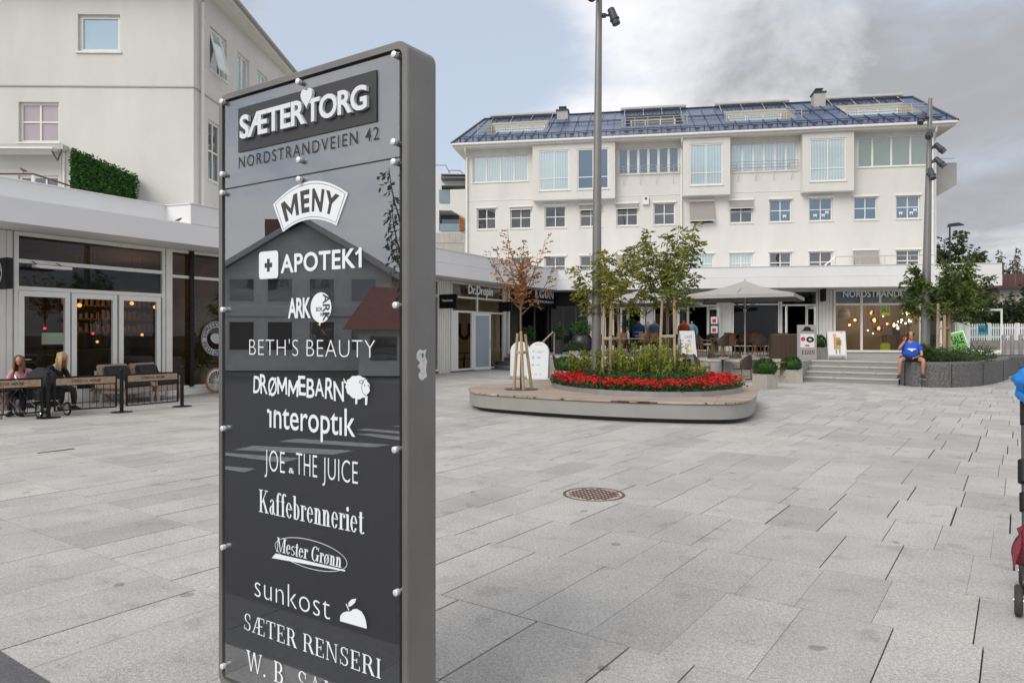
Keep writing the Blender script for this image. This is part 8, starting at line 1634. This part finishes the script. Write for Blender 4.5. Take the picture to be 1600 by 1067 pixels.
m = MB(); m.tube([st-V3(0,0,.05), st+V3(0,0,.1)], .012, 6); m.lathe_e(st+V3(0,0,.13), .11, .11, .035, 12, 0); m.build('saddle', tan, bk, smooth=True)
c = FW.pt(FW.S(318,-.55), -.55, .013); t = thing('wicker_basket', 'wicker basket holding a tall plant behind the cafe window', 'basket', tuple(c)); m = MB(); m.lathe([(.20,.15),(.27,.2),(.30,.45),(.32,.62),(.28,.62),(.27,.5)], 20, c); m.build('basket', mat('pale wicker', (.30,.23,.12), .8, .5, 60, .9, 70), t, smooth=True)
m = MB(); rg = random.Random(8)
for k in range(700): z = rg.uniform(.6,2.6); a = rg.uniform(0,6.28); r = rg.uniform(.05,.5)*(1 if z < 2 else .7); m.leaf(c+V3(math.cos(a)*r, math.sin(a)*r, z), V3(math.cos(a), math.sin(a), rg.uniform(-1.5,.4)), rg.uniform(.12,.3), rg.uniform(.015,.03))
m.build('foliage', leaf_mid, t, recalc=False)
def bird(p, rot, label):
    t = thing('small_bird', label, 'bird', tuple(p)); M = Matrix.Translation(Vector(p)) @ Matrix.Rotation(rot, 4, 'Z'); b = MB(); b.xf = lambda q: M @ q
    b.add(*skin_data([(V3(-.075,0,.045),.008),(V3(-.04,0,.05),.022),(V3(0,0,.062),.034),(V3(.035,0,.085),.026),(V3(.055,0,.105),.021),(V3(.075,0,.108),.012)], [(i,i+1) for i in range(5)])); b.build('body', mat('sparrow brown', (.14,.085,.05), .8, .4, 40), t, smooth='all')
    b = MB(); b.xf = lambda q: M @ q; b.tube([(.083,0,.107),(.105,0,.103)], [.007,.001], 6); b.build('beak', metal_dark, t)
    b = MB(); b.xf = lambda q: M @ q; b.add([V3(-.06,-.02,.05),V3(-.06,.02,.05),V3(-.15,.014,.045),V3(-.15,-.014,.045)], [(0,1,2,3)]); b.build('tail', mat('dark feather', (.05,.03,.02), .8), t, recalc=False)
    for s in (-1,1): b = MB(); b.xf = lambda q: M @ q; b.tube([(.0,s*.012,0),(.0,s*.012,.04)], .003, 5); b.build('leg', metal_dark, t)
f = Wall(FW.n, CW-.08); q = f.pt(f.S(279), 0, 4.251); bird(q, R(20), 'small brown bird perched on the canopy edge left of the pillar')
bird(P(37,273,16.1)+V3(0,0,.03), R(200), 'small dark bird sitting on the roof terrace handrail')
# ------------------------------------------------------------------ across the street (seen mirrored in the pillar's clear sheets)
def mir(p): return p-FS.n*2*(FS.n.dot(p)-FS.c)
for k, quad in enumerate((((434,687),(464,682.5),(610,692),(582,696)),((364,700),(395,693.5),(552,701),(520,707.5)),((332,706),(347,704),(468,713),(441,720)),((300,722),(347,724.5),(398,729),(380,735)),((556,669.5),(573,667),(650,674),(640,677)),((555,676),(578,675),(655,683),(640,688)),((610,664),(630,662.5),(690,667),(680,669.5)))):
    m = MB(); m.add([Vector((q.x, q.y, -.025+.0005*k)) for q in (mir(G(*c)) for c in quad)], [(0,1,2,3)]); tagged(m.build('crossing_stripe', paint, recalc=False), kind='structure')
YV = 31
def VP(px, py, Y=YV): return mir(P(px, py, Y))
A_, B_ = VP(340,523), VP(612,523); A_.z = B_.z = 0; dv = (B_-A_).normalized(); nn = Vector((dv.y,-dv.x,0)); nn = nn if nn.dot(-A_) > 0 else -nn; FH = Wall(nn, 0); FH.c = FH.n.dot(A_); s0, s1 = sorted((FH.a.dot(A_), FH.a.dot(B_)))
hz_e, hz_a = EYE+(HY-428)/FPX*YV, EYE+(HY-346)/FPX*YV
wd = mat('white weatherboards', (.80,.80,.78), .7, .12, 2)
vh = thing('gabled_house', 'white weatherboarded gabled house across the street, mirrored in the pillar', 'house', tuple((A_+B_)/2)); sm = (s0+s1)/2; m = FH.mb()
m.add([Vector((s0,0,0)),Vector((s1,0,0)),Vector((s1,0,hz_e)),Vector((sm,0,hz_a)),Vector((s0,0,hz_e)),Vector((s0,-11,0)),Vector((s1,-11,0)),Vector((s1,-11,hz_e)),Vector((sm,-11,hz_a)),Vector((s0,-11,hz_e))], [(0,1,2,3,4),(9,8,7,6,5),(0,4,9,5),(1,6,7,2)]); m.build('wall', wd, vh)
m = FH.mb()
for k in range(28): z = .12+k*.14; m.box(s0+.005, s1-.005, .001, .022, z, z+.118)
m.build('weatherboards', wd, vh)
m = FH.mb(); ov = .6; sl = (hz_a-hz_e)/(sm-s0)
for s in (-1,1):
    e = s0-ov if s < 0 else s1+ov; ze = hz_e-ov*sl; m.add([Vector((e,.5,ze)),Vector((sm,.5,hz_a)),Vector((sm,-11.5,hz_a)),Vector((e,-11.5,ze)),Vector((e,.5,ze+.16)),Vector((sm,.5,hz_a+.18)),Vector((sm,-11.5,hz_a+.18)),Vector((e,-11.5,ze+.16))], [(0,3,2,1),(4,5,6,7),(0,1,5,4),(2,3,7,6),(3,0,4,7)])
rf = m.build('roof', mat('dark slate roof', (.035,.033,.035), .7, .3, 6), vh); m = FH.mb(); m.box(sm+1.9,sm+2.8,-4,-3.1,hz_e,hz_a+.6); m.build('chimney', mat('brick chimney', (.16,.07,.05), .9, .2, 8), rf)
for s in (-1,1):
    m = FH.mb(); e = s0-ov if s < 0 else s1+ov; m.add([Vector((e,.51,hz_e-ov*sl-.05)),Vector((sm,.51,hz_a-.05)),Vector((sm,.51,hz_a+.2)),Vector((e,.51,hz_e-ov*sl+.2))], [(0,1,2,3)]); m.build('barge_board', mat('pale barge board', (.6,.6,.6), .6), vh, recalc=False)
for i, f in enumerate((.16,.40,.64,.86)):
    for z0, z1 in ((.9,2.1),(3.0,3.95)):
        c = s0+(s1-s0)*f; m = FH.mb(); m.box(c-.62,c+.62,.02,.06,z0-.1,z1+.1); wf = m.build('window', frame_white, vh); m = FH.mb(); m.box(c-.52,c+.52,.061,.07,z0,z1); m.build('pane', pane_dark, wf)
m = FH.mb(); m.box(s0-.02,s1+.02,.024,.12,2.35,2.75); m.build('belt_board', frame_white, vh)
A_, B_ = VP(560,523,27), VP(690,523,27); A_.z = B_.z = 0; dv = (B_-A_).normalized(); nn = Vector((dv.y,-dv.x,0)); nn = nn if nn.dot(-A_) > 0 else -nn; FK = Wall(nn, 0); FK.c = FK.n.dot(A_); k0, k1 = sorted((FK.a.dot(A_), FK.a.dot(B_)))
kh = thing('red_roofed_kiosk', 'small white kiosk with red roof across the street, mirrored in the pillar', 'kiosk', tuple((A_+B_)/2)); m = FK.mb(); m.box(k0,k1,-5,0,0,1.9); m.build('wall', wd, kh); m = FK.mb(); m.add([Vector((k0-.5,.5,1.75)),Vector((k1+.5,.5,1.75)),Vector((k1,-2.5,3.5)),Vector((k0,-2.5,3.5)),Vector((k0-.5,-5.5,1.75)),Vector((k1+.5,-5.5,1.75))], [(0,1,2,3),(3,2,5,4),(0,3,4),(1,5,2)]); m.build('roof', mat('red tile roof', (.22,.06,.045), .8, .25, 6), kh, recalc=False)
for f in (.25,.7): m = FK.mb(); c = k0+(k1-k0)*f; m.box(c-.5,c+.5,.002,.05,.6,1.5); m.build('window', pane_dark, kh)
q = VP(646,523,15); tree('birch_tree', 'hanging birch across the street, mirrored at the pillar edge', (q.x,q.y,0), 2, (2.2,6.2), (.9,.9), 130, leaf_br, .16, .08, 91, .08, 1.6, .3, .08)
